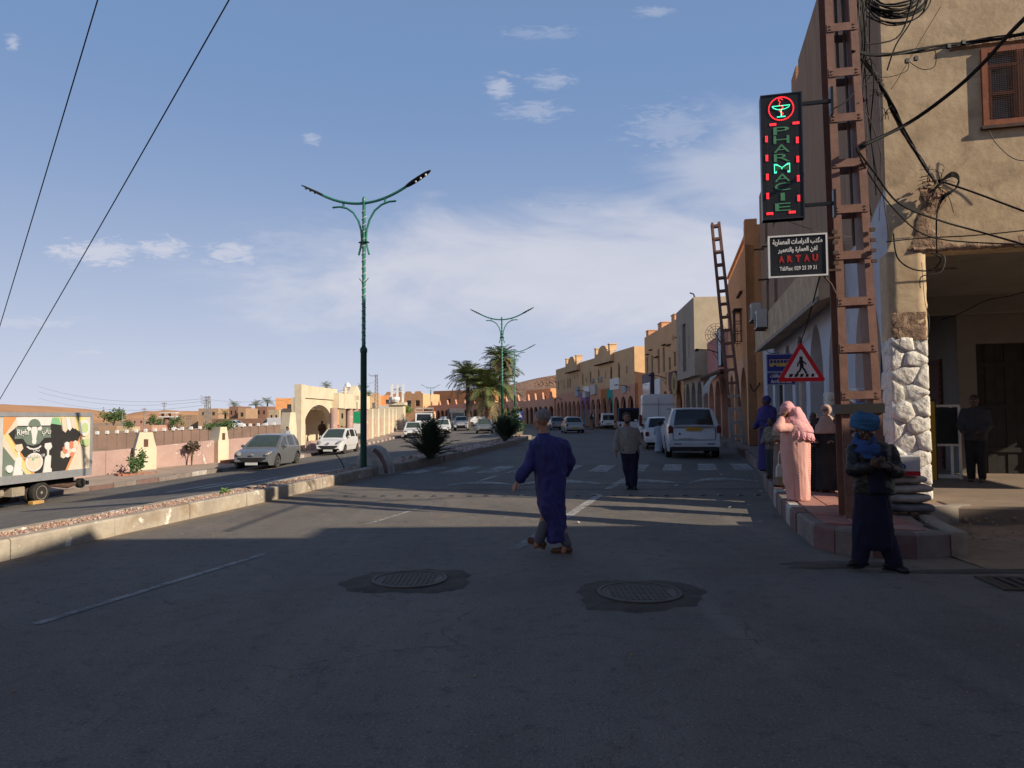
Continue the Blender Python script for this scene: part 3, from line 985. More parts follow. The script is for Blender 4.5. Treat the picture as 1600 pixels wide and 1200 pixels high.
# drain grating in the near right gutter
dg = G(1590, 915)
t = thing('drain_grating', 'dark iron drain grating in the ground at the right edge of the road', 'drain', (dg.x + .28, dg.y, 0.004), R(-8))
mb = MB()
for i in range(9):
 mb.box(-.4 + i * .1 - .025, -.4 + i * .1 + .025, -.2, .2, -.02, .012)
mb.build('bars', M_IRON, t)
mb = MB()
mb.box(-.5, .5, -.26, -.2, -.02, .014); mb.box(-.5, .5, .2, .26, -.02, .014); mb.box(-.5, -.44, -.198, .198, -.02, .014); mb.box(.44, .5, -.198, .198, -.02, .014)
mb.build('frame', M_IRON, t)
mb = MB()
mb.box(-.44, .44, -.2, .2, -.01, .002)
mb.build('pit', mat('pit_black', (.01, .01, .01)), t)
# scraps of paper along the gutter
random.seed(61)
mb = MB()
for i in range(26):
 y = random.uniform(9, 30)
 x = KX(y) - random.random() ** 2 * 2.5 - .1 if i % 4 else random.uniform(-2, 6)
 s, a = random.uniform(.02, .06), random.uniform(0, 3.1)
 mb.add([(x + s * math.cos(a + k * 1.57), y + s * math.sin(a + k * 1.57), .012 + random.uniform(0, .03)) for k in range(4)], [(0, 1, 2), (0, 2, 3)])
mb.build('litter', mat('paper_scraps', (.5, .48, .45), (.3, .27, .24), scale=2), kind='stuff')
# ================================================================ building materials
def plaster(name, c, c2=None, **k):
 kw = dict(scale=1.4, bump=0.45, bscale=22, rough=0.92, stain=tuple(v * .62 for v in c), stain_scale=0.55, stain_amt=.45, bdist=.015)
 kw.update(k)
 return mat(name, c, c2 or tuple(v * .84 for v in c), **kw)
M_TAN = plaster('tan_plaster', (0.57, 0.435, 0.285), (0.43, 0.315, 0.20), scale=1.7, stain=(0.33, 0.24, 0.155), stain_scale=2.3, stain_amt=.95, bscale=6, bump=.4, bdist=.02)
M_BROWN = mat('combed_brown_render', (0.37, 0.255, 0.17), (0.29, 0.195, 0.13), scale=6, stretch=(1, 1, .10), bump=1.0, bscale=42, rough=.95, stain=(.19, .13, .10), stain_scale=2.0, stain_amt=.6, bdist=.02)
M_BLUEW = plaster('blue_white_limewash', (0.50, 0.53, 0.60), (0.44, 0.46, 0.52), stain=(.34, .32, .32), stain_amt=.7, bscale=16)
M_WHITE = plaster('white_limewash', (0.66, 0.62, 0.56), (0.58, 0.54, 0.49), stain=(.38, .32, .27), stain_amt=.5, bscale=16, bump=.6)
M_PORCH = plaster('porch_limewash_shaded', (0.20, 0.185, 0.165), stain=(.15, .12, .10), stain_amt=.7)  # darker copy of the white limewash, porch shade put into the colour
M_CEIL = plaster('ceiling_white_shaded', (0.22, 0.205, 0.185), stain_amt=.4)  # white ceiling with the shade under it painted into its colour
M_ROUGH = mat('exposed_rubble_mortar', (0.33, 0.215, 0.145), (0.22, 0.14, 0.095), scale=9, bump=1.0, bscale=16, bdist=.06, stain=(.42, .31, .22), stain_scale=5)
M_ORANGE = plaster('orange_render', (0.706, 0.342, 0.150), (0.614, 0.291, 0.130), bscale=9, bump=.8, bdist=.03)
M_PEACH = plaster('peach_render', (0.673, 0.373, 0.215), (0.598, 0.316, 0.176))
M_SALMON = plaster('salmon_render', (0.661, 0.345, 0.231), (0.575, 0.291, 0.194))
M_PINKW = plaster('rose_wall_paint', (0.504, 0.228, 0.210))
M_GREY = plaster('grey_render', (0.356, 0.306, 0.253), (0.310, 0.262, 0.212), stain_scale=.25)
M_BEIGE = plaster('beige_side_render', (0.480, 0.414, 0.300), (0.420, 0.354, 0.252), stain_scale=.25)
M_OCHRE = plaster('ochre_render', (0.663, 0.404, 0.218), (0.580, 0.346, 0.186), stain_scale=.3)
M_YELLOW = plaster('yellow_ochre_render', (0.667, 0.443, 0.242), (0.595, 0.381, 0.211), stain_scale=.3)
M_CREAM = plaster('cream_paint', (0.66, 0.575, 0.43), (0.60, 0.52, 0.38), stain=(.40, .30, .19), stain_scale=.8)
M_LWALL = plaster('pink_boundary_wall', (0.43, 0.295, 0.262), (0.39, 0.26, 0.235), chips=(0.66, 0.58, 0.52), chip_scale=1.7, chip_lo=.60, bscale=14)
M_FARWALL = plaster('brown_far_wall', (0.23, 0.155, 0.125), (0.19, 0.13, 0.105))
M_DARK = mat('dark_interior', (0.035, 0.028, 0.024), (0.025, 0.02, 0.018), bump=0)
M_DOOR = mat('dark_metal_door', (0.040, 0.036, 0.036), (0.028, 0.026, 0.026), scale=4, rough=.6, bump=.1, metal=.2)
M_BRDOOR = mat('brown_shop_shutter', (0.12, 0.055, 0.04), (0.09, 0.04, 0.03), scale=4, rough=.7)
M_GLASSD = mat('dark_window_glass', (0.035, 0.042, 0.05), (0.03, 0.035, 0.04), rough=.12, bump=0, spec=.5)
M_REDWOOD = mat('red_brown_window_paint', (0.27, 0.085, 0.035), (0.20, 0.06, 0.028), scale=9, rough=.5, bump=.3, stain=(.12, .05, .03), stain_scale=4)
M_DKWOOD = mat('dark_wood', (0.10, 0.06, 0.035), (0.07, 0.04, 0.025), scale=8, stretch=(1, 1, .2))
M_POLE = mat('pole_red_oxide', (0.215, 0.115, 0.088), (0.165, 0.085, 0.066), scale=7, rough=.55, bump=.3, stain=(.13, .07, .055), stain_scale=3, stain_amt=.7, chips=(.36, .27, .22), chip_scale=14, chip_lo=.70)
M_POLEG = mat('pole_silver_paint', (0.34, 0.34, 0.35), (0.26, 0.25, 0.25), scale=7, rough=.5, bump=.2)
M_RUST = mat('rusty_iron', (0.10, 0.055, 0.04), (0.06, 0.04, 0.035), scale=12, rough=.8, bump=.4)
M_BLACK = mat('black_rubber', (0.016, 0.016, 0.018), (0.012, 0.012, 0.013), rough=.55, bump=.1)
M_CABLE = mat('cable_black', (0.018, 0.018, 0.020), (0.009, 0.009, 0.010), rough=.75, bump=0, spec=.15)
M_CABLEG = mat('cable_grey', (0.10, 0.088, 0.08), (0.07, 0.064, 0.06), rough=.6, bump=0)
M_WPAINT = mat('white_metal_paint', (0.70, 0.70, 0.70), (0.62, 0.62, 0.62), rough=.45, bump=.05)
M_ACBOX = mat('ac_casing', (0.50, 0.49, 0.46), (0.42, 0.41, 0.39), rough=.5, bump=.1, stain=(.3, .25, .2))
M_STONEW = mat('whitewashed_stone', (0.78, 0.74, 0.67), (0.66, 0.62, 0.56), scale=6, bump=1.0, bscale=13, stain=(.40, .34, .29), stain_scale=5, stain_amt=.7, bdist=.03)
def local_of(origin, rz):
 """world -> local of a thing standing at origin turned by rz"""
 c, s = math.cos(-rz), math.sin(-rz)
 def f(p):
  x, y = p[0] - origin[0], p[1] - origin[1]
  return Vector((x * c - y * s, x * s + y * c, (p[2] if len(p) > 2 else 0) - origin[2]))
 return f
def window(parent, x, z, w, h, y, style='bars', frame=M_DKWOOD, glass=M_GLASSD, head='rect', fw=.05):
 """a window set in an opening: frame (part), pane and bars (sub-parts); y = plane of the glass"""
 mb = MB()
 x0, x1 = x - w / 2, x + w / 2
 mb.box(x0, x0 + fw, y - .03, y + .03, z, z + h); mb.box(x1 - fw, x1, y - .03, y + .03, z, z + h)
 mb.box(x0 + fw, x1 - fw, y - .03, y + .03, z, z + fw)
 if head == 'rect':
  mb.box(x0 + fw, x1 - fw, y - .03, y + .03, z + h - fw, z + h)
 mb.box(x - fw * .4, x + fw * .4, y - .025, y + .025, z + fw, z + h - fw)
 f = mb.build('window', frame, parent)
 mb = MB()
 mb.box(x0 - .02, x1 + .02, y + .035, y + .05, z - .02, z + h + .02)
 mb.build('pane', glass, f)
 if style == 'bars':
  mb = MB()
  n = max(3, int(w / .14))
  for i in range(1, n):
   xx = x0 + w * i / n
   mb.box(xx - .01, xx + .01, y - .075, y - .055, z, z + h)
  for k in (.2, .5, .8):
   mb.box(x0, x1, y - .054, y - .042, z + h * k - .012, z + h * k + .012)
  mb.build('grille', M_RUST, f)
 return f
def shell(mb, L, D, z0, z1, mi=0, front=False, roof=True):
 """side, back and roof faces of a block x -L..0, y 0..D"""
 if front:
  mb.add([(-L, 0, z0), (0, 0, z0), (0, 0, z1), (-L, 0, z1)], [(0, 1, 2, 3)], mi)
 mb.add([(-L, D, z0), (0, D, z0), (0, D, z1), (-L, D, z1)], [(0, 1, 2, 3)], mi)
 mb.add([(0, 0, z0), (0, D, z0), (0, D, z1), (0, 0, z1)], [(0, 1, 2, 3)], mi)
 mb.add([(-L, 0, z0), (-L, D, z0), (-L, D, z1), (-L, 0, z1)], [(0, 1, 2, 3)], mi)
 if roof:
  mb.add([(-L, 0, z1), (0, 0, z1), (0, D, z1), (-L, D, z1)], [(0, 1, 2, 3)], mi)
def street_thing(name, label, cat, near, far, group=None, z=0.0):
 """building whose street front runs from near to far (x, y); local -x goes away along the front, +y goes in"""
 a, b = Vector((*near, 0)), Vector((*far, 0))
 d = (b - a)
 L = d.length
 d.normalize()
 rz = math.atan2(-d.y, -d.x)
 t = thing(name, label, cat, (a.x, a.y, z), rz, group)
 return t, L
# ================================================================ the corner building
RZ = math.atan2(-FD.y, -FD.x)
L0 = 19.0
corner = thing('corner_building', 'tall brown corner building with a blue limewashed arcade and a tan side wall', 'building', (C0.x, C0.y, PAV_Z), RZ)
def lx(p):
 return local_of((C0.x, C0.y, PAV_Z), RZ)(p)
ZG, ZB, ZR = 3.70, 4.30, 10.30          # local heights: ceiling, top of the blue wash, roof (floor = 0)
PW = 0.50                               # pillar width
ar = []
for k in range(7):
 c = 1.30 + PW * .45 + 2.52 * k - 0.22
 c = 1.42 + 2.52 * k
 ar.append((c - 0.95, c + 0.95))
# ground-floor arcade on the street, arches pointed
holes = [arch(-b, -a, -0.01, 1.95, 3.42, 14, .15) for a, b in ar]
out = [(-L0, 0), ]
# openings reach the floor: trace the outline through them instead of cutting holes
outline = [(0, ZG), (0, 0)]
for (a, b) in ar:
 outline.append((-a, 0))
 outline += [(x, z) for x, z in arch(-b, -a, 0, 1.95, 3.42, 14, .15)[2:]]
 outline.append((-b, 0))
outline += [(-L0, 0), (-L0, ZB), (-1.2, ZB), (-0.6, ZB + .25), (0, ZB + .4), (0, ZG)]
outline = outline[:-1]
mb = MB()
TH = 0.42
vsA = [(x, 0.0, z) for x, z in outline]
mb.panel(outline, (), y=0.0)
mb.panel([(x, z) for x, z in outline], (), y=TH)
n = len(outline)
mb.add([(x, 0, z) for x, z in outline] + [(x, TH, z) for x, z in outline], [(i, (i + 1) % n, n + (i + 1) % n, n + i) for i in range(n)])
mb.build('arcade_wall', M_BLUEW, corner)
# upper street front, combed render, its foot cut to the line of the blue wash
mb = MB()
up = [(-L0, ZB), (-1.2, ZB), (-0.6, ZB + .25), (0, ZB + .4), (0, ZR + .35), (-8.0, ZR + .35), (-8.0, ZR), (-L0, ZR)]
uph = []
for u in (14.0, 16.6):
 for zz in (5.0, 7.8):
  uph.append(rect(-u - .45, -u + .45, zz, zz + 1.35))
mb.panel(up, uph, y=0.0, depth=.25)
mb.add([(-L0, 0, ZR), (-8, 0, ZR), (-8, .25, ZR), (-L0, .25, ZR)], [(0, 1, 2, 3)])
mb.add([(-8, 0, ZR + .35), (0, 0, ZR + .35), (0, .25, ZR + .35), (-8, .25, ZR + .35)], [(0, 1, 2, 3)])
mb.add([(-L0, 0, 0), (-L0, 4.3, 0), (-L0, 4.3, ZR), (-L0, 0, ZR)], [(0, 1, 2, 3)])
mb.add([(-L0, 4.3, ZG + .3), (0, 4.3, ZG + .3), (0, 4.3, ZR), (-L0, 4.3, ZR)], [(0, 1, 2, 3)])
mb.build('street_front', M_BROWN, corner)
for u in (14.0, 16.6):
 for zz in (5.0, 7.8):
  window(corner, -u, zz, .9, 1.35, .2, frame=M_REDWOOD)
mb = MB()
mb.box(-L0, -.3, .3, 4.28, ZR - .3, ZR - .1)
mb.build('roof', M_CONC, corner)
# hollow bricks left open at the parapet
mb = MB()
for i in range(5):
 for j in range(3):
  mb.box(-8.9 - j * .3, -8.62 - j * .3, .03, .17, ZR + .002 + i * .1, ZR + .095 + i * .1)
mb.build('hollow_brick', mat('fired_brick', (.48, .25, .13), scale=9), corner)['kind'] = 'stuff'
# tan side wall over the porch (faces the camera); the window hole
SW = 9.0
W0 = 1.33; wz0 = 5.50; wz1 = 6.66
mb = MB()
# side wall lies in the local plane x = 0: build as prism-like panel rotated by hand
o_ = [(0.0, ZG), (SW, ZG - .02), (SW, ZR + .3), (0.0, ZR + .3)]
h_ = rect(W0, W0 + 1.0, wz0, wz1)
tri = tessellate_polygon([[Vector((a, b, 0)) for a, b in o_], [Vector((a, b, 0)) for a, b in h_]])
flat = o_ + h_
# a fine grid so that the plaster can undulate
mb.add([(0.003, a, b) for a, b in flat], [tuple(t) for t in tri])
mb.add([(0.003, a, b) for a, b in h_] + [(-.22, a, b) for a, b in h_], [(i, (i + 1) % 4, 4 + (i + 1) % 4, 4 + i) for i in range(4)])
mb.add([(0.003, 0, ZG), (0.003, SW, ZG - .02), (-.4, SW, ZG - .02), (-.4, 0, ZG)], [(0, 1, 2, 3)])
mb.build('side_wall', M_TAN, corner)
# broken lower edge of that wall: rough mortar lip
mb = MB()
random.seed(12)
rows = []
for k, (dx, dz) in enumerate(((.004, .16), (.05, .10), (.055, .03), (.0, -.03))):
 rows.append([(dx * (0.5 + .9 * abs(noise.noise(Vector((u * 4.0, k, 3))))), u, ZG + dz * (0.35 + 1.0 * abs(noise.noise(Vector((u * 3.1, k * .7, 1))))) + .012 * random.uniform(-1, 1)) for u in [0.35 + i * .05 for i in range(120)]])
mb.grid(rows)
mb.build('broken_edge', M_ROUGH, corner, smooth='all')
# shutter-like window with mesh, its frame and lintel
wf_ = MB()
for (y0, y1, z0, z1) in ((W0, W0 + .08, wz0, wz1), (W0 + .92, W0 + 1.0, wz0, wz1), (W0 + .08, W0 + .92, wz0, wz0 + .08), (W0 + .08, W0 + .92, wz1 - .07, wz1)):
 wf_.box(-.04, .055, y0, y1, z0, z1)
wo = wf_.build('window', M_REDWOOD, corner)
mb = MB()
mb.box(.01, .05, W0 + .455, W0 + .545, wz0 + .08, wz1 - .07)
mb.box(.01, .05, W0 + .08, W0 + .455, wz1 - .30, wz1 - .25); mb.box(.01, .05, W0 + .545, W0 + .92, wz1 - .30, wz1 - .25)
for yy in (W0 + .08, W0 + .545):
 mb.box(-.01, .04, yy, yy + .05, wz0 + .08, wz1 - .3); mb.box(-.01, .04, yy + .325, yy + .375, wz0 + .08, wz1 - .3)
 mb.box(-.01, .04, yy + .05, yy + .325, wz0 + .45, wz0 + .50)
mb.build('casement', M_REDWOOD, wo)
mb = MB()
mb.box(-.08, -.06, W0 - .05, W0 + 1.05, wz0 - .02, wz1 + .02)
mb.build('pane', M_GLASSD, wo)
mb = MB()
for i in range(1, 26):
 y = W0 + .08 + .84 * i / 26
 mb.box(.052, .055, y - .0025, y + .0025, wz0 + .08, wz1 - .07)
for i in range(1, 36):
 z = wz0 + .08 + (wz1 - wz0 - .15) * i / 36
 mb.box(.0555, .059, W0 + .08, W0 + .92, z - .0025, z + .0025)
mb.build('mesh_screen', M_RUST, wo)
mb = MB()
mb.box(.004, .075, W0 - .03, W0 + 1.04, wz0 - .05, wz0 - .004)
mb.build('sill', M_RUST, wo)
mb = MB()
rows = []
for k, (dx, dz) in enumerate(((.004, .10), (.06, .085), (.065, .03), (.004, .0))):
 rows.append([(dx * (1 + .15 * noise.noise(Vector((u * 6, k, 8)))), u, wz1 + .04 + dz + .015 * noise.noise(Vector((u * 9, k, 2)))) for u in [W0 - .4 + i * .06 for i in range(26)]])
mb.grid(rows)
mb.build('lintel_ledge', M_ROUGH, wo)
# the corner pillar: core, mortar top, stones
PH = 2.42
mb = MB()
mb.box(-.46, -.02, .02, .50, 0, PH)
mb.build('corner_pillar', M_WHITE, corner)
mb = MB()
rows = []
for z in [PH - .04 + (ZG - PH + .06) * i / 16 for i in range(17)]:
 row = []
 amp = .030 if z < PH + .55 else .008
 for (x, y) in [(-.47, .0), (-.30, .0), (-.15, .0), (.0, .0), (.0, .13), (.0, .26), (.0, .39), (.0, .51), (-.15, .51), (-.3, .51), (-.47, .51)]:
  a = noise.noise(Vector((x * 9, y * 9, z * 7))) * amp
  row.append((x + (.006 + abs(a) if x > -.05 else a * .5), y + (a if y > .4 else -abs(a) * .2 + .0), z))
 rows.append(row)
mb.grid(rows)
mb.build('pillar_plaster', M_TAN, corner, smooth='all')
mb = MB()
rows = []
for z in [PH - .05 + .42 * i / 12 for i in range(13)]:
 row = []
 for (x, y) in [(.004, .02)] + [(.012, .04 + .055 * j) for j in range(9)] + [(-.02, .515), (-.2, .515)]:
  a = noise.noise(Vector((x * 9, y * 16, z * 16))) * .022 + noise.noise(Vector((x * 30, y * 40, z * 40))) * .010
  row.append((x + .010 + max(a, -.012), y, z))
 rows.append(row)
mb.grid(rows)
mb.build('exposed_mortar', M_ROUGH, corner, smooth='all')
def stone_face(parent, to, w, h, seed, m=M_STONEW, proud=.05, base_d=.24, name='facing_stone'):
 """rubble stones packed edge to edge on a face w x h (irregular cells); to(u, v, n) places a point"""
 rnd = random.Random(seed)
 sites = []
 nv = max(2, round(h / base_d))
 nu = max(1, round(w / base_d))
 for j in range(nv):
  for i in range(nu):
   sites.append(((i + .5 + (.25 if j % 2 else -.25) + rnd.uniform(-.25, .25)) * w / nu, (j + .5 + rnd.uniform(-.28, .28)) * h / nv))
 for k, (su, sv) in enumerate(sites):
  cell = [(-.012, 0.0), (w + .012, 0.0), (w + .012, h), (-.012, h)]
  for q, (tu, tv) in enumerate(sites):
   if q == k or abs(tu - su) + abs(tv - sv) > base_d * 4:
    continue
   mu, mv, du, dv = (su + tu) / 2, (sv + tv) / 2, tu - su, tv - sv
   out = []
   for e in range(len(cell)):
    p0, p1 = cell[e], cell[(e + 1) % len(cell)]
    d0 = (p0[0] - mu) * du + (p0[1] - mv) * dv
    d1 = (p1[0] - mu) * du + (p1[1] - mv) * dv
    if d0 <= 0:
     out.append(p0)
    if (d0 < 0) != (d1 < 0):
     t = d0 / (d0 - d1)
     out.append((p0[0] + (p1[0] - p0[0]) * t, p0[1] + (p1[1] - p0[1]) * t))
   cell = out
   if len(cell) < 3:
    break
  if len(cell) < 3:
   continue
  # rounded outline: points along the edges, corners cut
  pts = []
  for e in range(len(cell)):
   p0, p1 = cell[e], cell[(e + 1) % len(cell)]
   L = math.hypot(p1[0] - p0[0], p1[1] - p0[1])
   if L < .02:
    continue
   for t in ((.14, .86) if L < .16 else (.09, .5, .91)):
    pts.append((p0[0] + (p1[0] - p0[0]) * t, p0[1] + (p1[1] - p0[1]) * t))
  if len(pts) < 4:
   continue
  cu, cv = sum(p[0] for p in pts) / len(pts), sum(p[1] for p in pts) / len(pts)
  pr = proud * rnd.uniform(.6, 1.2)
  tx, ty = rnd.uniform(-.10, .10), rnd.uniform(-.10, .10)
  nn = len(pts)
  vs = []
  for (s, kz) in ((.985, -.012 / pr), (.955, .70), (.90, 1.0), (.42, 1.04)):
   for (a, b) in pts:
    u_, v_ = cu + (a - cu) * s, cv + (b - cv) * s
    nz = pr * kz + ((u_ - cu) * tx + (v_ - cv) * ty) * (1 if kz > 0 else 0) + rnd.uniform(-.006, .006)
    vs.append(to(u_, v_, nz))
  vs.append(to(cu, cv, pr * rnd.uniform(.85, 1.05)))
  fs = []
  for r_ in range(3):
   for j in range(nn):
    fs.append((r_ * nn + j, r_ * nn + (j + 1) % nn, (r_ + 1) * nn + (j + 1) % nn, (r_ + 1) * nn + j))
  for j in range(nn):
   fs.append((3 * nn + j, 3 * nn + (j + 1) % nn, 4 * nn))
  mb = MB()
  mb.add(vs, fs)
  mb.build(name, m, parent, smooth='all')
stone_face(corner, lambda u, v, n: (-.02 + n, .0 + u, v), .50, PH, 31)                     # towards the side street
stone_face(corner, lambda u, v, n: (-.47 + u, .02 - n, v), .46, PH, 32, proud=.035)        # towards the street
for k in (0, 1):
 a = ar[k][1]
 b = ar[k + 1][0]
 stone_face(corner, lambda u, v, n, a=a: (-a - (b - a) + u + .0, -.0 - n, v), b - a, 1.75, 40 + k, proud=.03, base_d=.20)
 stone_face(corner, lambda u, v, n, a=a: (-a + n, u, v), TH, 1.75, 50 + k, proud=.03, base_d=.20)
# porch: ceiling, floor, back walls, beams, columns, doors
BD = 4.9                                # depth of the arcade behind the street front
BX = 5.2                                # how far the porch goes in behind the side wall
mb = MB()
mb.box(-L0, -.02, .42, 9.2, ZG + .004, ZG + .3)
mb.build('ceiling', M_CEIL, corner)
mb = MB()
mb.cbox(-L0, -.05, .43, 9.2, -.28, 0.002, .02)
mb.cbox(-.05, .62, .55, 9.2, -.28, -.012, .03)
mb.build('porch_floor', mat('porch_floor', (.24, .18, .135), (.19, .145, .11), scale=2, bump=.4, stain=(.17, .13, .10), stain_scale=1.1), corner)
mb = MB()
mb.box(-5.0, -4.72, .43, 9.2, ZG - .36, ZG + .002)
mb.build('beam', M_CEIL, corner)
mb = MB()
# back wall (parallel to the side wall) with door openings; local plane x = -BX
o_ = [(2.6, 0), (9.2, 0), (9.2, ZG), (2.6, ZG)]
doors = [(2.95, 4.05), (4.62, 6.2), (6.6, 8.2)]
ol = [(2.6, ZG), (2.6, 0)]
for a, b in doors:
 ol += [(a, 0), (a, 2.75), (b, 2.75), (b, 0)]
ol += [(9.2, 0), (9.2, ZG)]
tri = tessellate_polygon([[Vector((a, b, 0)) for a, b in ol]])
mb.add([(-BX, a, b) for a, b in ol], [tuple(t) for t in tri])
nn = len(ol)
mb.add([(-BX, a, b) for a, b in ol] + [(-BX - .2, a, b) for a, b in ol], [(i, (i + 1) % nn, nn + (i + 1) % nn, nn + i) for i in range(nn)])
# inner wall along the street arcade
mb.box(-L0, -BX - .004, 2.6, 2.8, 0, ZG)
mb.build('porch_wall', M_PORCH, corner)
stone_face(corner, lambda u, v, n: (-BX + n, 4.07 + u, v), .53, 1.95, 61, proud=.04)
stone_face(corner, lambda u, v, n: (-BX + n, 6.22 + u, v), .36, 1.95, 62, proud=.04)
for a, b in doors:
 mb = MB()
 nb = max(3, int((b - a) / .18))
 for i in range(nb):
  u0, u1 = a + (b - a) * i / nb, a + (b - a) * (i + 1) / nb
  mb.box(-BX - .13, -BX - .10 + .015 * (i % 2), u0 + .004, u1 - .004, .01, 2.74)
 for zz in (.5, 1.4, 2.3):
  mb.box(-BX - .084, -BX - .06, a + .02, b - .02, zz - .05, zz + .05)
 d = mb.build('shop_door', M_DOOR, corner)
 mb = MB()
 mb.tube([(-BX - .05, b - .12, 1.15), (-BX - .01, b - .12, 1.15), (-BX - .01, b - .12, 1.3), (-BX - .05, b - .12, 1.3)], .012, n=6)
 mb.build('handle', M_POLEG, d)
mb = MB()
for u in (7.0, 9.6, 12.2, 14.8, 17.2):
 mb.box(-u - .85, -u + .85, 2.55, 2.595, .02, 2.5)
 for i in range(16):
  mb.box(-u - .83, -u + .83, 2.53, 2.549, .1 + i * .15, .1 + i * .15 + .1)
mb.build('roller_shutter', M_BRDOOR, corner)
mb = MB()
mb.lathe([(.16, 0), (.16, .03), (.12, .05), (.01, .055)], n=20)
cl = mb.build('ceiling_lamp', M_CEIL, corner)
cl.rotation_euler = (math.pi, 0, 0)
cl.location = (-1.6, 1.3, ZG)
# balcony box over the arcade
mb = MB()
b0, b1 = -15.0, -3.0
ZB0 = 3.46
mb.add([(b1, -.48, ZB0 + .02), (b1, 0, ZB0 + .16), (b1, 0, ZB0 + 1.15), (b1, -.48, ZB0 + .95), (b0, -.62, ZB0 + .02), (b0, 0, ZB0 + .16), (b0, 0, ZB0 + 1.15), (b0, -.62, ZB0 + .95)],
       [(0, 1, 2, 3), (4, 7, 6, 5), (0, 3, 7, 4), (0, 4, 5, 1), (3, 2, 6, 7)])
mb.build('balcony', M_TAN, corner)
mb = MB()
random.seed(4)
rows = []
for k, dz in enumerate((.0, .05, .10)):
 rows.append([(b1 + (b0 - b1) * i / 80, -.49 - .14 * i / 80 - .02 * abs(noise.noise(Vector((i * .7, k, 0)))) - .015, ZB0 + .005 + dz + .02 * noise.noise(Vector((i * .9, k, 5)))) for i in range(81)])
mb.grid(rows)
mb.build('balcony_edge', M_CONC, corner, smooth='all')
# projecting roof spouts
for (u, z) in ((9.5, 8.0), (12.5, 6.6), (14.5, 7.2), (16.0, 6.3), (17.6, 7.8)):
 mb = MB()
 mb.tube([(-u, .1, z), (-u, -.38, z - .02)], .035, n=8)
 mb.build('spout', M_DKWOOD, corner)
def ac_unit(parent_loc, rz, label, group='air conditioners on the street fronts'):
 t = thing('air_conditioner', label, 'air conditioner', parent_loc, rz, group)
 mb = MB()
 mb.cbox(-.40, .40, -.30, 0, 0, .55, .02)
 mb.build('casing', M_ACBOX, t)
 mb = MB()
 mb.lathe([(.20, -.318), (.23, -.318), (.23, -.302), (.20, -.302)], c=(-.12, 0, .27), n=20, axis='y')
 for a in range(-4, 5):
  mb.box(-.12 + a * .045 - .005, -.12 + a * .045 + .005, -.316, -.306, .09, .45)
 mb.build('fan_guard', M_DOOR, t)
 for x in (-.3, .3):
  mb = MB()
  mb.box(x - .02, x + .02, -.3, .02, -.05, -.003)
  mb.build('bracket', M_RUST, t)
 return t
Wc = corner.matrix_world
def cw(x, y, z):
 """corner building local -> world"""
 c, s = math.cos(RZ), math.sin(RZ)
 return (C0.x + x * c - y * s, C0.y + x * s + y * c, PAV_Z + z)
ac_unit(cw(-13.2, -.62, ZB0 + .95), RZ, 'white air conditioner on the far end of the brown balcony, upper of two', 'air conditioners on the balcony')
ac_unit(cw(-11.6, -.60, ZB0 + .50), RZ, 'white air conditioner against the balcony front, lower of two', 'air conditioners on the balcony')
# ================================================================ orange crenellated house
def crenels(mb, x0, x1, y, d, z, w, h, gap, kind='step', mi=0):
 n = max(1, int((x1 - x0 + gap) / (w + gap)))
 for i in range(n):
  a = x0 + (x1 - x0 - n * w - (n - 1) * gap) / 2 + i * (w + gap)
  if kind == 'step':
   mb.prism([(a, z), (a + w, z), (a + w, z + h * .45), (a + w * .75, z + h * .45), (a + w * .75, z + h), (a + w * .25, z + h), (a + w * .25, z + h * .45), (a, z + h * .45)], y, y + d, 'y', mi)
  else:
   mb.prism([(a, z), (a + w, z), (a + w * .62, z + h), (a + w * .38, z + h)], y, y + d, 'y', mi)
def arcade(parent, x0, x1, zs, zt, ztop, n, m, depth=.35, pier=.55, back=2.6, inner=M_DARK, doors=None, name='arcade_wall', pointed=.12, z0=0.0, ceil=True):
 """wall from x0 to x1 (x0 < x1) with n arched openings down to the floor"""
 pitch = (x1 - x0 - pier) / n
 ol = [(x0, ztop), (x0, z0)]
 op = []
 for i in range(n):
  a = x0 + pier + i * pitch
  b = a + pitch - pier
  op.append((a, b))
  ol.append((a, z0))
  ol += [(x, z) for x, z in reversed(arch(a, b, z0, zs, zt, 10, pointed)[2:])]
  ol.append((b, z0))
 ol += [(x1, z0), (x1, ztop)]
 mb = MB()
 mb.panel(ol, (), y=0.0)
 k = len(ol)
 mb.add([(x, 0, z) for x, z in ol] + [(x, depth, z) for x, z in ol], [(i, (i + 1) % k, k + (i + 1) % k, k + i) for i in range(k)])
 w = mb.build(name, m, parent)
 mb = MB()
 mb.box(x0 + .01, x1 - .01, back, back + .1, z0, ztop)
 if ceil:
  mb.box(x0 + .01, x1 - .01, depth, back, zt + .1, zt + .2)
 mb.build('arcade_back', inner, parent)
 for i, (a, b) in enumerate(op):
  dm = doors[i % len(doors)] if doors else M_BRDOOR
  mb = MB()
  c = (a + b) / 2
  mb.box(c - .62, c + .62, back - .05, back - .004, z0 + .02, z0 + 2.3)
  for j in range(10):
   mb.box(c - .6, c + .6, back - .065, back - .052, z0 + .1 + j * .22, z0 + .1 + j * .22 + .16)
  mb.build('shop_door', dm, parent)
 return op
orange, LO = street_thing('orange_house', 'orange rendered house with stepped corner battlement beyond the corner building', 'building', (9.78, 29.4), (11.90, 38.9), z=PAV_Z)
H = 8.35
op = arcade(orange, -LO, 0, 2.2, 3.35, 3.75, 3, M_PEACH, back=2.2, inner=M_BROWN)
mb = MB()
mb.panel([(-LO, 3.75), (0, 3.75), (0, H), (-LO, H)], [rect(-2.75, -1.95, 4.55, 5.85), rect(-4.6, -4.0, 4.5, 5.4), rect(-7.9, -7.2, 4.6, 5.6)], depth=.25)
shell(mb, LO, 8, 0, H)
